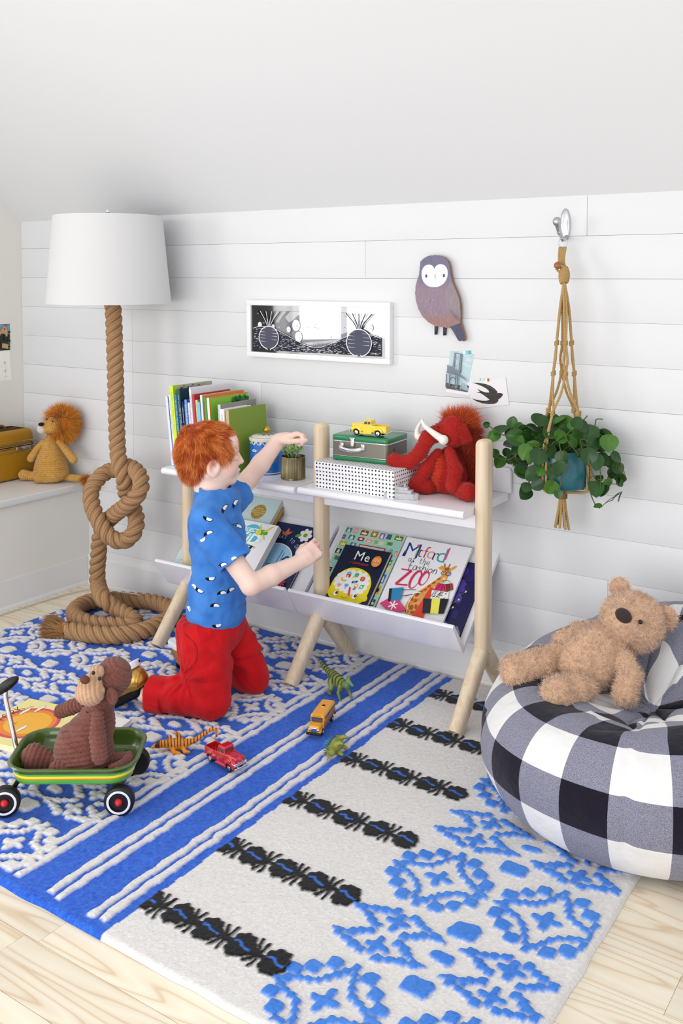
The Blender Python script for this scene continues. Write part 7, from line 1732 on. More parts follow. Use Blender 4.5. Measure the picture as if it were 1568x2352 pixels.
def teddy():
    K = BR; th = thing('teddy_bear', 'curly light brown teddy bear lying back on the checked bean bag', 'soft toy', tuple(K['belly'])); b = MB()
    def f(P):
        d = smin(ell(P, K['belly'], (.075, .070, .068)), ell(P, K['chest'], (.068, .062, .060)), .04)
        hd = smin(ell(P, K['head'] + [.004, .0, .004], (.083, .078, .078)), ell(P, K['muz'] + [.0, -.006, .006], (.047, .040, .042)), .03); d = smin(d, hd, .012)
        d = smin(d, chain(P, [K['a0'], K['a1'], K['a2']], [.026, .027, .028], .01), .008); d = smin(d, chain(P, [K['b0'], K['b1'], K['b2']], [.027, .029, .031], .01), .006)
        d = smin(d, chain(P, [K['l0'], K['l1'], K['l2']], [.034, .037, .040], .01), .008); d = smin(d, chain(P, [K['m0'], K['m1'], K['m2']], [.034, .037, .042], .01), .008)
        for e, o in (('ear1', [-.006, 0, .012]), ('ear2', [.014, 0, .006])): d = smin(d, ell(P, K[e] + o, (.027, .016, .030)), .005)
        return d + .0048 * np.abs(vnoise(P, 75, 2)) + .0028 * vnoise(P, 190, 4) - .001
    v, fc = sdf_mesh(f, (2.62, -.66, .22), (3.07, -.22, .56), .0036); b.add(v, fc, 0, '#d3ad8c')
    nz = K['nose'] + [-.002, -.006, .002]
    add_fur(b, v, fc, 60000, .0072, .0016, lambda p, rs: (np.array(rgb('#e8cab2')) * (.66 + .42 * rs.rand(len(p), 1))) * np.clip(1 + .25 * vnoise(p, 60, 3), .6, 1.3)[:, None], seed=11, jitter=.9, curl=1.6, seg=3, sink=.002, mask=lambda c: (_n(c - nz) > .024) & (_n(c - K['eye']) > .009))
    b.build('body', furm, th, world=True)
    ball('nose', nz, .0225, mat('nose_velvet', '#2c1714', .8, sheen=.3), th, (1.0, .55, .80), Ry(.5) @ Rx(-.45)); ball('eye', K['eye'], .0060, bead_m, th)
teddy()
# ------------------------------------------------------------------ wagon
def wagon():
    a = math.radians(35); th = thing('toy_wagon', 'green metal toy wagon with yellow stripe and black wheels carrying the toy monkey', 'wagon', (1.789, -1.236, .012), rz=a)
    hl, hw, R_ = .152, .104, .056
    def loop(off, r): return np.array(rrect(hl + off, hw + off, max(.01, R_ + off), 8)) + [.008, 0]
    rows = []; cols = []
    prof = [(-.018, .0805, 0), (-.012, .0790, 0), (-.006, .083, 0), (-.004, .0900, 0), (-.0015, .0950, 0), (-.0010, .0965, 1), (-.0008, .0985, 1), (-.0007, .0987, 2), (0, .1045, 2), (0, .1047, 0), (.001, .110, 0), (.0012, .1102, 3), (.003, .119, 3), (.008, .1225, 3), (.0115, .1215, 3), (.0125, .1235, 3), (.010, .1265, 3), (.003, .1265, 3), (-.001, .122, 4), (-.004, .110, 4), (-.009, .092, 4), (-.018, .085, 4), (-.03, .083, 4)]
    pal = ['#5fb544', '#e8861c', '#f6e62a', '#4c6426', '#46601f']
    b = MB()
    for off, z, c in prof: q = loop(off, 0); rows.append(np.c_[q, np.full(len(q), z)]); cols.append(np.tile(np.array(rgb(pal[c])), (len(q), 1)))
    n = len(rows[0]); f = [tuple(q) for q in grid_faces(len(rows), n, cv=True)] + [tuple(range(n))[::-1], tuple((len(rows) - 1) * n + i for i in range(n))]
    b.add(np.concatenate(rows), f, 0, np.concatenate(cols)); b.build('tray', mat('enamel', None, .25, .5, attr=True, coat=.4), th, auto=50)
    blk = mat('black_rubber', '#141418', .45, .4); steel = mat('dark_steel', '#4a4e58', .35, .5, metal=.6); red = mat('red_plastic', '#d01c22', .3, .5); wht = mat('white_ring', '#e6e6ee', .5)
    r, w = .0375, .026
    for x, y, sd, st in ((.130, -.094, -1, 0), (.132, .104, 1, 0), (-.152, -.094, -1, .15), (-.150, .088, 1, .15)):
        M = T(x, y, r + .001) @ Rz(st) @ Rx(-PI / 2 * -sd * -1)
        b = MB(); add_lathe(b, [(r * .3, -w / 2), (r * .90, -w / 2), (r, -w * .32), (r, w * .30), (r * .93, w * .46), (r * .80, w / 2), (r * .62, w * .48), (r * .58, w * .30), (r * .2, w * .28), (0, w * .3)], n=48, M=M); wl = b.build('wheel', blk, th, auto=50)
        b = MB(); q = np.arange(48) * 2 * PI / 48; v = np.concatenate([np.c_[R * np.cos(q), R * np.sin(q), np.full(48, z)] for R, z in ((r * .79, w * .505), (r * .77, w * .525), (r * .64, w * .505))]); b.add(v, grid_faces(3, 48, cv=True), 0, None, M); b.build('white_ring', wht, wl)
        b = MB(); add_lathe(b, [(r * .26, w * .26), (r * .25, w * .52), (r * .18, w * .60), (r * .13, w * .78), (0, w * .82)], n=24, M=M); b.build('hub', red, wl)
    b = MB()
    add_tube(b, [(.124, -.09, r), (.124, .095, r)], .003, 8); add_tube(b, [(-.151, -.09, r), (-.150, .085, r)], .003, 8); add_tube(b, [(-.15, -.0, r + .004), (.12, 0, .045)], .0035, 8)
    for y in (-.075, .075): add_box(b, (.124, y, .063), (.030, .022, .040), bev=.003)
    for y in (-.06, .06): add_tube(b, [(-.151, y, r), (-.125, y, .080)], .006, 8, flat=.3)
    b.build('axle_frame', mat('black_frame', '#17181c', .4, .5), th, auto=50)
    b = MB(); add_tube(b, spline([(1.672, -1.318, .048), HB[0], HB[1], HB[2], HB[3], (HB[4] + HB[5]) / 2], 6), .0065, 14); hd = b.build('handle', mat('chrome', None), th, world=True)
    b = MB(); g0 = (HB[4] + HB[5]) / 2; v, fc = sdf_mesh(lambda P: ell(P, g0, (.040, .015, .0135), Rz(.595) @ Ry(-.62)), g0 - .05, g0 + .05, .003); b.add(v, fc); b.build('grip', blk, hd, world=True)
wagon()
# ------------------------------------------------------------------ books on the rug
def rug_book(label, loc, rz, w, h, t, cover, deco, tilt=0):
    th = thing('book', label, 'book', loc, rot=(tilt, 0, rz)); flat_book(th, w, h, t, cover, deco, None, False)
def d_ny(p, w, h):
    p.rect(.001, .001, w - .001, h - .001, '#f3e79a'); a = np.linspace(0, 2 * PI, 40)
    p.ell(.130, .125, .098, .095, '#d8506a', n=48); p.ell(.130, .124, .086, .083, '#ef8a2c', n=48); p.ell(.130, .122, .070, .068, '#f6b73c', n=48)
    p.hand('NEW YORK', .006, .198, .029, .0028, '#2a1a10', sp=.30); p.hand('SCENES', .165, .182, .012, .0012, '#d88a2c', sp=.3)
    p.line([(.095, .150), (.125, .156)], .001, '#a86a2c'); p.line([(.108, .145), (.112, .162)], .001, '#a86a2c')
    for x, y in ((.155, .18), (.060, .11), (.185, .15)): p.blob([(x, y), (x + .045, y - .004), (x + .060, y + .004), (x + .03, y + .010), (x + .012, y + .007)], '#f4f2ea'); p.line([(x, y), (x + .03, y + .010), (x + .06, y + .004)], .0009, '#5a4a3a')
    for x in (.225, .245): p.poly([(x, .02), (x + .014, .02), (x + .011, .09), (x + .007, .12), (x + .003, .09)], '#f4f2ea')
def d_the(p, w, h):
    p.hand('the', w - .050, .055, .020, .0016, '#2a2a2e', rot=-1.3); p.ell(w - .080, .05, .012, .012, '#ef7a3a')
rug_book('yellow picture book with an orange sun disc lying on the rug behind the green wagon', (1.5335, -1.181, .0185), math.radians(100), .265, .235, .018, '#f6f0c0', d_ny)
rug_book('white book lying on the rug behind the toy monkey', (1.545, -.995, .0185), math.radians(13), .10, .09, .016, '#f3f2f2', d_the)
# ------------------------------------------------------------------ toys on the rug
pickup('red toy pickup truck parked on the rug beside the orange striped toy lizard', '#c01019', (2.006, -.906, .0195), math.radians(170), .133)
def bus():
    th = thing('toy_bus', 'yellow toy school bus standing on the blue stripe of the rug', 'toy bus', (2.097, -.580, .0195), rz=math.radians(-73)); Y = mat('bus_yellow', '#f0a312', .25, .5, coat=.5); K = mat('bus_black', '#16161a', .4, .5)
    # front towards +x
    b = MB(); add_box(b, (-.014, 0, .0335), (.112, .043, .040), bev=.006); b.build('body', Y, th, auto=40)
    b = MB(); add_box(b, (.055, 0, .0225), (.032, .034, .020), bev=.005); add_box(b, (.052, 0, .0145), (.036, .041, .009), bev=.003); b.build('hood', Y, th, auto=40)
    b = MB(); add_box(b, (.0425, 0, .0400), (.002, .034, .0135), bev=.0006); b.build('windscreen', mat('toy_glass', None), th)
    for sy in (-1, 1):
        b = MB()
        for k in range(8): add_box(b, (-.062 + k * .0125, sy * .0216, .0420), (.0095, .001, .0085), bev=.0003)
        b.build('side_windows', mat('toy_glass', None), th)
        b = MB()
        for z in (.032, .026, .021): add_box(b, (-.014, sy * .0217, z), (.108, .0008, .0012))
        b.build('stripe', K, th)
    b = MB(); add_box(b, (.0430, 0, .0505), (.002, .026, .006)); Pm = Matrix(((0, 0, 1, .0442), (1, 0, 0, 0), (0, 1, 0, 0), (0, 0, 0, 1))); b.build('sign_board', Y, th, smooth=False)
    b = MB(); Print(b, Pm, z0=.0001).text('SCHOOL BUS', 0, .0493, .0036, '#2a1a0a', 'CENTER'); b.build('lettering', mat('printed_cover', None), th, smooth=False)
    b = MB(); add_box(b, (.0715, 0, .0215), (.002, .018, .012), bev=.0008); b.build('grille', CHR(), th)
    for sy in (-1, 1): b = MB(); add_lathe(b, [(.004, 0), (.003, .002), (0, .0025)], n=16, M=T(.0705, sy * .0135, .0220) @ Ry(PI / 2)); b.build('headlight', CHR(), th)
    b = MB(); add_box(b, (.0735, 0, .0115), (.005, .045, .0065), bev=.001); add_box(b, (-.072, 0, .0130), (.004, .042, .006), bev=.001); b.build('bumper', K, th)
    b = MB(); add_box(b, (-.02, 0, .0545), (.014, .010, .003), bev=.001); b.build('roof_hatch', Y, th)
    for x in (.050, -.040):
        for sy in (-1, 1): wheel_parts(th, x, sy * .0185, .0095, .0070, sy)
bus()
tdino = mat('painted_rubber', None, .38, .45, attr=True)
def creature(name, label, cat, M, fn, lo, hi, h, colfn):
    th = thing(name, label, cat, tuple(M.translation)); v, f = sdf_mesh(fn, lo, hi, h); b = MB(); b.add(v, f, 0, colfn(v), M); b.build('body', tdino, th, world=True); return th
def dino_duck():
    # crested plant eater, head towards +x, standing, tail raised
    def f(P):
        p = P.copy(); p[:, 1] = np.abs(p[:, 1])
        d = chain(P, [(-.125, 0, .070), (-.085, 0, .056), (-.045, 0, .048)], [.0018, .0055, .0125], .008); d = smin(d, ell(P, (-.018, 0, .041), (.034, .0165, .019), Ry(.12)), .012)
        d = smin(d, chain(P, [(.010, 0, .040), (.030, 0, .043), (.038, 0, .055)], [.0115, .0085, .0065], .006), .008); d = smin(d, cap(P, (.038, 0, .057), (.058, .0, .0515), .0065, .0035), .003); d = smin(d, ell(P, (.038, 0, .066), (.008, .0025, .007)), .002)
        d = smin(d, chain(p, [(-.030, .013, .036), (-.022, .018, .019), (-.034, .018, .004)], [.0100, .0065, .0042], .004), .005); d = smin(d, cap(p, (-.034, .018, .0035), (-.024, .020, .003), .0040, .003), .003)
        d = smin(d, chain(p, [(.010, .010, .032), (.012, .017, .018), (.024, .019, .004)], [.0070, .0045, .0030], .003), .004); d = smin(d, cap(p, (.024, .019, .003), (.030, .020, .0025), .0030, .0022), .002)
        return d
    def c(v):
        s = np.sin((v[:, 0] + .25 * np.abs(v[:, 1]) + .15 * v[:, 2]) * 2 * PI / .0115 + .8 * vnoise(v, 60, 2)); k = (np.clip((s - .25) * 3, 0, 1) * np.clip((v[:, 2] - .030) / .010, 0, 1) * np.clip((.025 - v[:, 0]) / .01, 0, 1))[:, None]
        base = np.array(rgb('#7f8c3a')) * (1 + .25 * vnoise(v, 90, 5)[:, None]); o = base * (1 - k) + np.array(rgb('#17382c')) * k
        t = (np.clip((v[:, 0] - .018) / .01, 0, 1) * .65)[:, None] * np.clip(.5 + vnoise(v, 120, 7), 0, 1)[:, None]; o = o * (1 - t) + np.array(rgb('#2f8f80')) * t
        return np.clip(o, .002, 1)
    M = T(2.026, -.374, .0185) @ Rz(math.radians(-22)) @ Matrix.Scale(1.12, 4)
    creature('toy_dinosaur', 'green toy dinosaur with black stripes and a crest in front of the bookcase', 'toy dinosaur', M, f, (-.13, -.03, -.002), (.07, .03, .080), .0011, c)
dino_duck()
def dino_spike():
    # spiny dinosaur lying on its side
    def f(P):
        p = P.copy(); p[:, 1] = np.abs(p[:, 1])
        d = smin(ell(P, (0, 0, .024), (.030, .015, .018)), chain(P, [(-.020, 0, .024), (-.045, 0, .020), (-.066, 0, .026)], [.012, .007, .0018], .008), .008); d = smin(d, chain(P, [(.022, 0, .026), (.040, 0, .032), (.050, 0, .030)], [.010, .006, .0038], .006), .006)
        for x in (-.018, .018): d = smin(d, chain(p, [(x, .010, .018), (x + .003, .014, .009), (x, .015, .001)], [.007, .0050, .0042], .004), .003)
        for k in range(8): x = -.050 + k * .0125; h = .015 + .007 * math.sin(k * .45); d = np.minimum(d, cap(p, (x, .0035, .034 - abs(x) * .18), (x - .003, .008, .034 - abs(x) * .18 + h), .0034, .0006))
        for x in (-.058, -.064): d = np.minimum(d, cap(p, (x, .001, .022), (x - .006, .014, .026), .0018, .0005))
        return d
    def c(v):
        k = np.clip((v[:, 2] - .030) / .010 + .6 * vnoise(v, 110, 2), 0, 1)[:, None]; o = np.array(rgb('#8a8f3c')) * (1 + .25 * vnoise(v, 80, 3)[:, None]) * (1 - k) + np.array(rgb('#1f4a3c')) * k
        t = np.clip((v[:, 2] - .042) / .004, 0, 1)[:, None]; return np.clip(o * (1 - t) + np.array(rgb('#3fa08c')) * t, .002, 1)
    M = T(2.216, -.672, .0345) @ Matrix(((-.25, 0, -.97, 0), (.97, 0, -.25, 0), (0, -1, 0, 0), (0, 0, 0, 1))) @ T(0, 0, -.022) @ Matrix.Scale(1.05, 4)
    creature('toy_dinosaur', 'small olive toy dinosaur with teal back spines lying on its side on the rug', 'toy dinosaur', M, f, (-.075, -.03, -.004), (.06, .03, .058), .0010, c)
dino_spike()
def lizard():
    def f(P):
        p = P
        d = smin(ell(p, (0, 0, .024), (.036, .017, .019)), chain(p, [(-.028, 0, .025), (-.050, 0, .026), (-.063, 0, .024), (-.082, 0, .016)], [.013, .010, .010, .0045], .008), .01)
        d = smin(d, chain(p, [(.025, 0, .024), (.055, .006, .030), (.085, .016, .046), (.110, .022, .058), (.124, .016, .056), (.126, .008, .044), (.118, .004, .034)], [.012, .0075, .0060, .0050, .0045, .0040, .0022], .006), .008)
        d = smin(d, chain(p, [(.006, .004, .036), (.000, .006, .052), (-.008, .010, .056)], [.009, .0060, .0048], .004), .004); d = smin(d, chain(p, [(-.030, .008, .030), (-.026, .012, .042), (-.034, .014, .044)], [.0075, .005, .0036], .004), .004)
        d = smin(d, chain(p, [(-.018, -.010, .014), (-.010, -.022, .006), (.006, -.026, .005)], [.008, .006, .0045], .004), .004); d = smin(d, chain(p, [(.016, -.010, .014), (.024, -.020, .006), (.036, -.022, .005)], [.008, .006, .0045], .004), .004)
        return d
    def c(v):
        s = np.sin((v[:, 0] + .1 * v[:, 2]) * 2 * PI / .0105 + .7 * vnoise(v, 50, 2)); k = (np.clip((s - .45) * 4, 0, 1) * np.clip((v[:, 2] - .018) / .006, .0, 1) * (v[:, 0] > -.062))[:, None]; o = np.array(rgb('#e58a18')) * (1 + .12 * vnoise(v, 70, 3)[:, None]); o = o * (1 - k) + np.array(rgb('#3a1810')) * k
        t = ((v[:, 0] < -.058) & (v[:, 0] > -.074) & (v[:, 2] > .018))[:, None]; return np.clip(np.where(t, np.array(rgb('#4a1d12')), o), .002, 1)
    M = T(1.846, -.922, .0170) @ Rz(math.radians(40)) @ Matrix.Scale(.86, 4)
    creature('toy_lizard', 'orange toy lizard with dark stripes lying beside the red toy pickup', 'toy lizard', M, f, (-.09, -.04, -.004), (.135, .04, .068), .0011, c)
lizard()
# ------------------------------------------------------------------ the kneeling boy
HC = Vector((1.664, -.576, .790)); HM = T(HC) @ Rz(math.radians(48)) @ Ry(math.radians(4)) @ Rx(math.radians(2))
HI = np.array(HM.inverted()); YAW = math.radians(20)
FW = np.array([math.cos(YAW), math.sin(YAW), 0]); LT = np.array([-math.sin(YAW), math.cos(YAW), 0])
def hl(P): return P @ HI[:3, :3].T + HI[:3, 3]
RS, RE, RWr = np.array([1.746, -.688, .602]), np.array([1.896, -.658, .428]), np.array([1.950, -.480, .466])
LS, LE, LWr = np.array([1.668, -.478, .612]), np.array([1.640, -.352, .668]), np.array([1.728, -.300, .797])
def hframe(o, X, Z):
    X = np.array(X, float); X /= np.linalg.norm(X); Z = np.array(Z, float); Z -= X * (X @ Z); Z /= np.linalg.norm(Z); return np.array(o, float), X, np.cross(Z, X), Z
def near(P, c, r, fn):
    """evaluate fn only where it matters"""
    q = _n(P - c); d = q - r * .72; m = q < r
    if m.any(): d = d.copy(); d[m] = fn(P[m])
    return d
def hand(P, fr, ts, curls, thumb, sc=1.0):
    """fr = wrist frame (fingers along X, back of the hand +Z); ts = +-1 thumb side on +-Y"""
    o, X, Y, Z = fr; q = np.stack([(P - o) @ X, (P - o) @ Y * ts, (P - o) @ Z], 1) / sc
    d = smin(rbox(q, (.034, .001, 0), (.030, .0255, .0085), .008), cap(q, (-.012, 0, 0), (.020, 0, 0), .0175, .017), .016)
    d = smin(d, ell(q, (.022, .016, -.005), (.020, .012, .011)), .008)
    for k, (by, ln, cu) in enumerate(zip((.0205, .0070, -.0065, -.0190), (.042, .046, .043, .034), curls)):
        p = np.array([.060 - .004 * abs(k - 1), by, .001]); pts = [p]; a = 0
        for sgl, c in zip((.46, .32, .24), cu): a += c; p = p + ln * sgl * np.array([math.cos(a), -.05 * (k - 1.2), -math.sin(a)]); pts.append(p)
        f = chain(q, pts, [.0068, .0062, .0057, .0048], .0015); d = smin(d, f, .0016)
    d = smin(d, chain(q, thumb, [.0105, .0085, .0072, .0062], .003), .008)
    return d * sc
RF = hframe(RWr, (.22, .80, .38), (.62, -.62, .45)); LF = hframe(LWr, (.80, .50, .30), (-.30, .10, .95))
Rc = [(.45, .95, .6), (.60, 1.0, .65), (.75, 1.05, .7), (.90, 1.05, .7)]; Lc = [(.55, 1.15, .5), (.75, 1.2, .6), (.95, 1.2, .6), (1.15, 1.1, .6)]
Rt = [(.012, .018, -.004), (.034, .028, -.012), (.054, .027, -.024), (.068, .018, -.032)]; Lt = [(.010, .018, -.006), (.032, .030, -.016), (.056, .028, -.022), (.078, .020, -.026)]
def face(q):
    a = q.copy(); a[:, 1] = np.abs(a[:, 1])
    d = smin(ell(q, (-.014, 0, .014), (.088, .071, .076)), ell(q, (.034, 0, -.030), (.058, .056, .068)), .03)
    d = smin(d, ell(a, (.052, .026, -.042), (.030, .026, .030)), .02); d = smin(d, ell(q, (.066, 0, -.086), (.024, .025, .017)), .02); d = smin(d, cap(a, (.045, .02, -.078), (-.008, .052, -.055), .018, .018), .02)
    d = smin(d, ell(q, (.058, 0, .034), (.028, .048, .034)), .02); d = smin(d, cap(a, (.080, .012, .012), (.072, .038, .012), .008, .007), .01)
    d = smax(d, -ell(a, (.096, .027, -.006), (.016, .018, .012)), .010); d = smin(d, ell(a, (.072, .028, -.008), (.0135, .0165, .0130)), .003)
    d = smin(d, cap(q, (.084, 0, .004), (.1015, 0, -.026), .0060, .0080), .007); d = smin(d, ell(a, (.090, .0085, -.031), (.0085, .0060, .0055)), .004)
    d = smin(d, ell(q, (.084, 0, -.056), (.012, .020, .012)), .008); d = smin(d, ell(q, (.0935, 0, -.0515), (.0060, .0150, .0040)), .002); d = smin(d, ell(q, (.0915, 0, -.0600), (.0060, .0130, .0046)), .002); d = smax(d, -ell(a, (.100, 0, -.0556), (.006, .016, .0007)), .001)
    # ears
    e = a - np.array([.006, .0700, -.032]); c, s = math.cos(.35), math.sin(.35); e = np.stack([e[:, 0] * c + e[:, 1] * s * .9, e[:, 1] * c - e[:, 0] * s * -.5, e[:, 2]], 1)
    er = ell(e, (0, .004, 0), (.0195, .0075, .0285)); er = smax(er, -ell(e, (.003, .0105, .003), (.0115, .0060, .0185)), .003); er = smin(er, ell(e, (.009, .003, -.004), (.005, .004, .006)), .003); er = smin(er, ell(e, (.004, .003, -.023), (.008, .005, .008)), .005)
    return smin(d, er, .004)
def body(P):
    d = near(P, np.array(HC), .19, lambda p: face(hl(p)))
    nk = cap(P, HC + Vector((-.012, -.012, -.05)), (1.688, -.583, .625), .049, .050); d = smin(d, nk, .018)
    C = np.array([1.690, -.583, .57]); d = smin(d, chain(P, [RS, C + [0, 0, .045], LS], [.040, .055, .040], .02), .02); d = smin(d, chain(P, [(1.69, -.583, .56), (1.675, -.585, .40), (1.668, -.585, .26)], [.070, .062, .066], .02), .02)
    d = smin(d, chain(P, [RS, (RS + RE) / 2, RE], [.036, .0330, .0300], .01), .015); d = smin(d, chain(P, [RE, RE * .62 + RWr * .38, RWr], [.0310, .0315, .0220], .01), .010)
    d = smin(d, chain(P, [LS, LE], [.036, .0300], .01), .015); d = smin(d, chain(P, [LE, LE * .62 + LWr * .38, LWr], [.0310, .0315, .0225], .01), .010)
    d = smin(d, near(P, RF[0] + RF[1] * .05, .13, lambda p: hand(p, RF, 1, Rc, Rt, 1.14)), .010); d = smin(d, near(P, LF[0] + LF[1] * .05, .13, lambda p: hand(p, LF, -1, Lc, Lt, 1.12)), .010)
    for h_, k_, a_ in (((1.694, -.650, .25), KN, AN), ((1.646, -.520, .25), KF, AF)): d = smin(d, chain(P, [h_, k_, a_], [.050, .036, .024], .01), .01)
    return d
KN, AN, KF, AF = np.array([1.786, -.712, .062]), np.array([1.574, -.783, .062]), np.array([1.768, -.500, .062]), np.array([1.520, -.480, .058])
boy = thing('person', 'red-haired child in blue shirt and red trousers kneeling on the rug by the bookcase', 'person', (1.72, -.60, .012))
sk = lambda h_: np.array(rgb(h_))
def skin_col(v):
    q = hl(v); c = np.tile(sk('#f2d3c4'), (len(v), 1)); m = _n(v - np.array(HC)) < .16
    def mixin(w, col): 
        nonlocal c; c = c * (1 - w[:, None]) + sk(col) * w[:, None]
    g = lambda cx, cy, cz, r: np.exp(-(((q[:, 0] - cx) ** 2 + (np.abs(q[:, 1]) - cy) ** 2 + (q[:, 2] - cz) ** 2) / r ** 2)) * m
    mixin(.45 * g(.060, .045, -.036, .024), '#e79f8c'); mixin(.35 * g(.100, 0, -.028, .012), '#e8a08e'); mixin(.5 * g(-.010, .078, -.02, .022), '#e39a86')
    lp = np.clip(1 - ((np.abs(q[:, 1]) / .017) ** 2 + ((q[:, 2] + .056) / .0085) ** 2), 0, 1) ** .5 * (q[:, 0] > .078) * m; mixin(.75 * lp, '#d9837a')
    lash = np.exp(-((q[:, 2] + .013 + 6 * (np.abs(q[:, 1]) - .028) ** 2) / .0014) ** 2) * (np.abs(np.abs(q[:, 1]) - .028) < .0145) * (q[:, 0] > .070) * m; mixin(.7 * lash, '#8a4a30')
    br = np.exp(-((q[:, 2] - .014 + 5 * (np.abs(q[:, 1]) - .030) ** 2) / .0028) ** 2) * (np.abs(np.abs(q[:, 1]) - .030) < .018) * (q[:, 0] > .055) * m; mixin(.6 * br, '#c9743c')
    fr = (vnoise(v, 330, 4) > .62) * np.exp(-((q[:, 0] - .07) ** 2 + (q[:, 2] + .03) ** 2) / .035 ** 2) * m; mixin(.35 * fr, '#c98a66')
    for F in (RF, LF): mixin(.35 * np.exp(-(_n(v - (F[0] + F[1] * .085)) / .035) ** 2), '#e58f80')
    mixin(.3 * np.exp(-(_n(v - RE) / .03) ** 2), '#e59c88')
    return c
skin = mat('skin', None, .50, .35, attr=True, subs=.12)
sculpt('body', body, (1.44, -.82, .02), (2.08, -.20, .93), .00165, skin, boy, skin_col, world=True)
# hair
def hair():
    xs = np.array([-.12, -.075, -.038, -.020, -.006, .006, .020, .036, .044, .058, .072, .085, .12]); zs = np.array([-.084, -.094, -.092, -.070, -.016, -.002, -.008, -.034, -.004, .020, .038, .048, .05])
    def f(P):
        q = hl(P); d = smin(ell(q, (-.015, 0, .014), (.094, .078, .084)), ell(q, (-.046, 0, -.044), (.044, .054, .048)), .03); zm = np.interp(q[:, 0] - .25 * np.abs(q[:, 1]) * (q[:, 0] > .04), xs, zs)
        return smax(d + .0022 * vnoise(q * [1, 1, 1], 55, 3), (zm - q[:, 2]) * .6, .004)
    b = MB(); v, fc = sdf_mesh(f, np.array(HC) - .14, np.array(HC) + .14, .0026, slack=.004); b.add(v, fc, 0, '#a8410f')
    R3 = np.array(HM)[:3, :3]; crown = np.array([-.058, .010, .090])
    def flow(p):
        q = hl(p); w = q - crown; w /= _n(w)[:, None] + 1e-9; sw = np.stack([-w[:, 1], w[:, 0], 0 * w[:, 0]], 1) * .45; o = w + sw + np.array([0, 0, -.55]) * (q[:, 2] < .06)[:, None] + .35 * np.stack([vnoise(q, 30, 5), vnoise(q, 30, 6), vnoise(q, 30, 7)], 1); o /= _n(o)[:, None]; return o @ R3.T
    def col(p, rs):
        t = np.clip(.45 + .8 * vnoise(p, 60, 9) + .5 * vnoise(p, 140, 10) + .22 * rs.randn(len(p)), 0, 1)[:, None]; return sk('#b9480f') * (1 - t) + sk('#f09445') * t
    add_fur(b, v, fc, 32000, .021, .0011, col, seed=12, flow=flow, flowk=6.0, jitter=.09, curl=.14, nmin=.05, seg=3, sink=.001)
    b.build('hair', mat('red_hair', None, .42, .5, attr=True), boy, world=True, label='short tousled red hair')
hair()
# shirt
def wr(P, s, k, seed=1): return vnoise(P * s, k, seed)
def tor(P):
    q = np.stack([(P - [1.700, -.584, 0]) @ FW, (P - [1.700, -.584, 0]) @ LT, P[:, 2]], 1)
    # centre line leans: hips behind the chest
    off = np.interp(q[:, 2], [.2, .3, .45, .6, .7], [-.012, -.008, 0, -.006, -.014]); q = q - np.stack([off, 0 * off, 0 * off], 1); return q
def shirt(P):
    q = tor(P); d = smin(ell(q, (0, 0, .555), (.084, .112, .110)), ell(q, (.004, 0, .40), (.083, .104, .150)), .05); d = smin(d, ell(q, (.002, 0, .29), (.090, .110, .11)), .04)
    d = smin(d, chain(P, [RS + [0, 0, .004], (1.69, -.584, .632), LS + [0, 0, .004]], [.047, .064, .046], .03), .02)
    nR = (RE - RS) / np.linalg.norm(RE - RS); nL = (LE - LS) / np.linalg.norm(LE - LS)
    sR = cap(P, RS, RS + nR * .22, .050, .060); sR = smax(sR, (P - RS) @ nR - .150, .003); sR = np.maximum(sR, -cap(P, RS + nR * .150, RS + nR * .28, .043, .047))
    sL = cap(P, LS, LS + nL * .15, .048, .050); sL = smax(sL, (P - LS) @ nL - .060, .003)
    d = smin(smin(d, sR, .012), sL, .012)
    d = smin(d, cap(P, (1.692, -.583, .625), (1.684, -.582, .655), .070, .058), .012); d = np.maximum(d, -cap(P, (1.680, -.582, .720), (1.685, -.582, .652), .064, .053)); d = smax(d, .226 - P[:, 2] - .012 * wr(P, 1, 12, 2) + .03 * (q[:, 0] < -.04) * (.03), .003)
    fold = .0042 * wr(P @ np.array([[1, 0, .5], [0, 1, 0], [-.5, 0, 1.]]), np.array([14, 14, 34.]), 1, 4) if False else .0050 * vnoise(np.stack([P[:, 0] * .8 + P[:, 2] * .9, P[:, 1], P[:, 2] * .6 - P[:, 0] * .9], 1) * [34, 16, 12], 1.0, 4) + .0024 * vnoise(P, 60, 5) + .003 * np.sin((P[:, 2] * 90 + q[:, 0] * 55)) * np.exp(-((P[:, 2] - .335) / .05) ** 2)
    return d + fold * np.clip((P[:, 2] - .2) * 10, 0, 1)
cloth_b = mat('shirt_jersey', None, .85, .15, attr=True, bump=(900, .0005), sheen=.1)
v, fc = sdf_mesh(shirt, (1.54, -.80, .22), (1.92, -.33, .72), .0024, slack=.006); b = MB()
b.add(v, fc, 0, speck('#4a8ad8', '#3574c8', 25, 4)(v) * 1.0)
from mathutils.bvhtree import BVHTree
bvh = BVHTree.FromPolygons([tuple(x) for x in v], [tuple(x) for x in fc.tolist()])
def on_cloth(mb, bv, org, pts, col, lift):
    V = []; d = (Vector(org) - Vector((3.732, -2.891, 1.35))).normalized(); rt = Vector((.828, .56, 0)); up = rt.cross(d) * -1
    up = Vector((0, 0, 1)); n0 = len(pts)
    for r_ in (0, .5, 1):
        for x, y in pts:
            o = Vector(org) + rt * (x * r_) + up * (y * r_); h_ = bv.ray_cast(o, d)
            if h_[0] is None: return
            V.append(tuple(h_[0] - d * lift))
    if max(_n(np.array(V) - np.array(V).mean(0))) > .045: return
    mb.add(V, [((k) * n0 + i, (k) * n0 + (i + 1) % n0, (k + 1) * n0 + (i + 1) % n0, (k + 1) * n0 + i) for k in (0, 1) for i in range(n0)], 0, col)
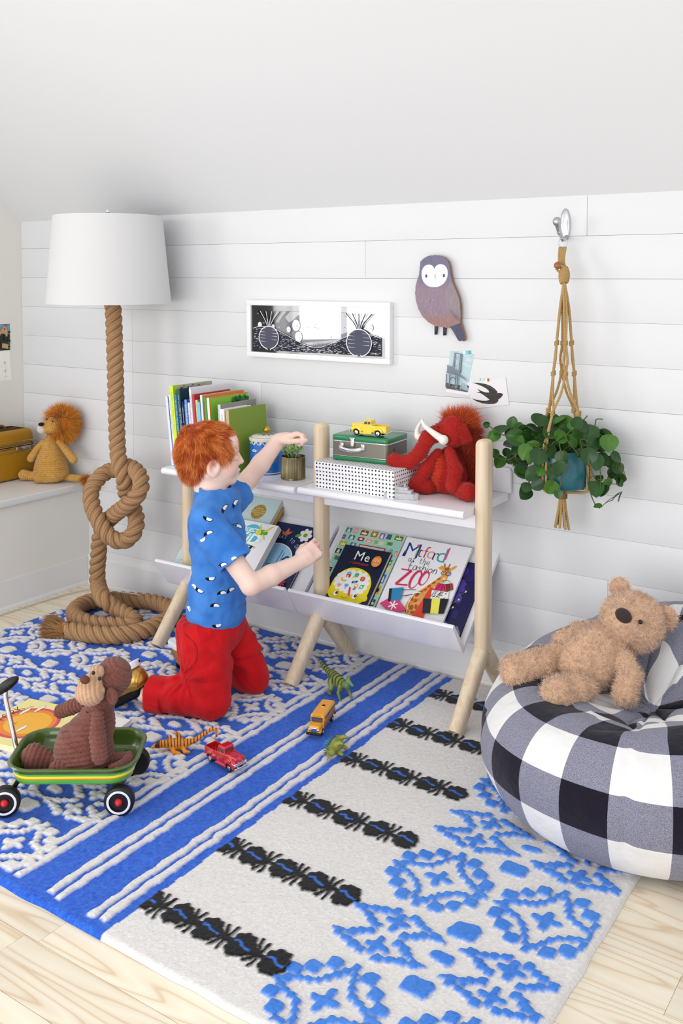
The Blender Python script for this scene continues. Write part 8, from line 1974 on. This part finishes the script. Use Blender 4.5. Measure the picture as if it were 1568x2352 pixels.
EYES = [(1.97, -0.858, 0.709, 60), (1.933, -0.885, 0.681, -20), (1.894, -0.913, 0.653, -35), (1.935, -0.886, 0.64, 25), (1.919, -0.898, 0.623, 30), (2.001, -0.84, 0.659, -20), (2.017, -0.83, 0.646, 70), (2.002, -0.841, 0.635, 20), (1.993, -0.851, 0.569, 25), (1.97, -0.868, 0.552, 25), (1.943, -0.888, 0.517, 5), (1.964, -0.873, 0.523, 15), (1.903, -0.917, 0.495, -50), (1.919, -0.907, 0.484, -30), (1.971, -0.872, 0.475, 10), (1.991, -0.858, 0.484, 35), (2.025, -0.836, 0.463, 55), (1.956, -0.884, 0.44, 0), (1.893, -0.927, 0.434, -60), (1.962, -0.883, 0.388, 10), (1.895, -0.918, 0.564, -40), (1.994, -0.841, 0.723, 60)]
for i, (x, y, z, r) in enumerate(EYES):
    r = math.radians(r); c_, s_ = math.cos(r), math.sin(r); fl = -1 if i % 3 == 1 else 1; R2 = lambda P_: [((px * c_ - py * s_ * fl), (px * s_ + py * c_ * fl)) for px, py in P_]
    half = [(.0115 * math.cos(t), .0095 * math.sin(t) - .002) for t in np.linspace(0, PI, 12)]
    on_cloth(b, bvh, (x, y, z), R2([(p * 1.22 + (-.004 if p < 0 else 0), q_ * 1.2 - .0003) for p, q_ in half]), '#0c0d18', .0006); on_cloth(b, bvh, (x, y, z), R2([(max(p, -.0075) * .93 + .001, q_ * .93) for p, q_ in half]), '#f4f6fb', .0012)
b.build('shirt', cloth_b, boy, world=True, label='blue t-shirt with half-moon eyes')
b = MB(); t = np.linspace(0, 2 * PI, 49)[:-1]; ca, sa = np.cos(t), np.sin(t)
cr = np.stack([1.6845 + .0545 * (ca * FW[0] + sa * LT[0]), -.582 + .0545 * (ca * FW[1] + sa * LT[1]), .6625 - .006 * ca], 1)
add_tube(b, cr, .0072, 8, col='#3d7fd0', closed=True, flat=1.0, up=(0, 0, 1)); b.build('collar', cloth_b, boy, world=True)
# trousers
cloth_r = mat('trouser_twill', None, .8, .15, attr=True, bump=(700, .0004), sheen=.1)
def pants(P):
    q = tor(P); d = ell(q, (.006, 0, .240), (.084, .108, .080)); d = smin(d, chain(P, [(1.690, -.650, .235), (KN + [1.690, -.650, .235]) / 2 + [.004, -.004, 0], KN + [-.004, 0, .010]], [.080, .074, .057], .02), .03)
    d = smin(d, chain(P, [KN + [-.006, 0, .006], (KN + AN) / 2 + [0, 0, .012], AN + (KN - AN) * .10], [.055, .051, .046], .02), .012)
    d2 = smin(chain(P, [(1.650, -.520, .235), (KF + [1.650, -.520, .235]) / 2, KF + [0, 0, .008]], [.080, .068, .053], .02), chain(P, [KF, (KF + AF) / 2 + [0, 0, .012], AF + (KF - AF) * .10], [.052, .047, .042], .02), .012)
    d = smin(d, d2, .006); d = smax(d, P[:, 2] - .280, .004)
    u = np.stack([P[:, 0] + P[:, 2] * .7, P[:, 1], P[:, 2] * .7 - P[:, 0]], 1); d = d + .0040 * vnoise(u * [26, 14, 15], 1., 8) + .0045 * (np.abs(vnoise(u * [40, 16, 14], 1., 12)) ** .7 - .5) + .0015 * vnoise(P, 60, 9)
    # creases fan out behind the knee
    for K_ in (KN, KF): c = P - (K_ + np.array([-.055, 0, .075])); an = np.arctan2(c[:, 2], c[:, 0]); rr = np.hypot(c[:, 0], c[:, 2]); d = d - .0050 * (np.abs(np.sin(an * 4.5)) - .5) * np.exp(-((rr - .05) / .038) ** 2)
    for K_, A_, r_ in ((KN, AN, .0515), (KF, AF, .047)):
        n = (K_ - A_) / np.linalg.norm(K_ - A_); t = (P - A_) @ n; d = np.maximum(d, .045 - t - .5 * (_n(P - A_) > .16)); cf = np.maximum(np.abs(t - .046) - .027, cap(P, A_ + [0, 0, .005], K_ + [0, 0, .005], r_ + .003, r_ + .006)) + .0012 * vnoise(P, 45, 3); d = np.minimum(d, smax(cf, -(np.maximum(t - .042, cap(P, A_ + [0, 0, .005], K_ + [0, 0, .005], r_ - .006, r_ - .005))), .002))
    return np.maximum(d, .0175 - P[:, 2])
v, fc = sdf_mesh(pants, (1.44, -.84, .015), (1.90, -.40, .31), .0024, slack=.006); b = MB(); b.add(v, fc, 0, speck('#d0161c', '#b80f18', 30, 2)(v)); bv2 = BVHTree.FromPolygons([tuple(x) for x in v], [tuple(x) for x in fc.tolist()])
def stitch(pts, col, w=.0022):
    vd = Vector((-.5535, .8272, -.12)).normalized(); out = []
    for p in resample(spline(np.array(pts), 6), .004):
        h_ = bv2.ray_cast(Vector(p) - vd * .3, vd)
        if h_[0] is not None: out.append(np.array(h_[0] - vd * .0003))
    if len(out) > 3: add_tube(b, np.array(out), w / 2, 5, col=col)
stitch([(1.66, -.74, .270), (1.685, -.74, .20), (1.71, -.74, .14), (1.735, -.74, .09)], '#a80f16'); stitch([(1.70, -.74, .262), (1.745, -.74, .235), (1.750, -.74, .195), (1.705, -.74, .155)], '#a00d14', .003); stitch([(1.60, -.79, .055), (1.66, -.77, .042), (1.74, -.76, .035)], '#a80f16')
b.build('trousers', cloth_r, boy, world=True, label='red trousers with turned up cuffs')
b = MB(); wf = lambda P: np.maximum(np.abs(ell(tor(P), (0, 0, .245), (.092, .110, .10)) ) - .0015, np.maximum(np.abs(P[:, 2] - .282) - .022, tor(P)[:, 0] + .01)); v, fc = sdf_mesh(wf, (1.54, -.72, .24), (1.82, -.44, .32), .002); st = (np.sin(v[:, 2] * 700) > .3)[:, None]; b.add(v, fc, 0, np.where(st, sk('#dfe6dc'), sk('#f2f1ea'))); b.build('underwear_waistband', cloth_b, boy, world=True)
# trainers
gold = mat('gold_leather', '#c2954a', .32, .5, metal=.8, bump=(120, .0012, 3)); wsole = mat('white_sole', '#e8eaf0', .6, .3); blk2 = mat('black_mesh', '#121216', .8, .2)
def shoe(A, toe, sole_n, s=1.0):
    X = np.array(toe) - A; L_ = np.linalg.norm(X); o, X, Y, Z = hframe(A, X, np.array(sole_n, float)); lo, hi = np.minimum(A, toe) - .10, np.maximum(A, toe) + .10; lo[2] = .010
    q_ = lambda P: np.stack([(P - o) @ X, (P - o) @ Y, (P - o) @ Z], 1)
    up = lambda P: np.maximum(np.maximum(smin(chain(q_(P), [(-.006, 0, -.006), (.05, 0, .004), (L_ - .02, 0, .014)], [.037, .036, .027], .02), ell(q_(P), (.005, 0, .012), (.042, .033, .030)), .01), -cap(q_(P), (-.02, 0, -.05), (.004, 0, -.012), .026, .024)), .0165 - P[:, 2]) - .001 * (np.abs(np.sin(q_(P)[:, 0] * 110 + q_(P)[:, 2] * 60)) < .2)
    b = MB(); v, fc = sdf_mesh(up, lo, hi, .0022); b.add(v, fc); r_ = b.build('shoe', gold, boy, world=True, label='gold leather trainer with white sole')
    so = lambda P: np.maximum(smax(chain(q_(P) * [1, 1, .0], [(0, 0, 0), (.05, 0, 0), (L_ - .012, 0, 0)], [.038, .037, .030], .02), np.abs(q_(P)[:, 2] - .040) - .010, .004), .0165 - P[:, 2])
    b = MB(); v, fc = sdf_mesh(so, lo, hi, .0022); b.add(v, fc); b.build('sole', wsole, r_, world=True)
    tg = lambda P: np.maximum(rbox(q_(P), (.040, 0, -.036), (.052, .026, .018), .012), .0165 - P[:, 2]); b = MB(); v, fc = sdf_mesh(tg, lo, hi, .0025); b.add(v, fc); b.build('tongue', blk2, r_, world=True)
    b = MB(); add_box(b, (0, 0, 0), (.016, .002, .008), M=Matrix((tuple(np.r_[X[0], Y[0], Z[0], (o + X * -.034 + Z * .042)[0]]), tuple(np.r_[X[1], Y[1], Z[1], (o + X * -.034 + Z * .042)[1]]), tuple(np.r_[X[2], Y[2], Z[2], (o + X * -.034 + Z * .042)[2]]), (0, 0, 0, 1)))); b.build('heel_label', blk2, r_, world=True)
shoe(AN + np.array([-.034, -.010, .044]), np.array([1.446, -.838, .050]), (-.62, -.15, .75)); shoe(AF + np.array([-.01, 0, .002]), np.array([1.400, -.462, .050]), (-.35, .0, .9))
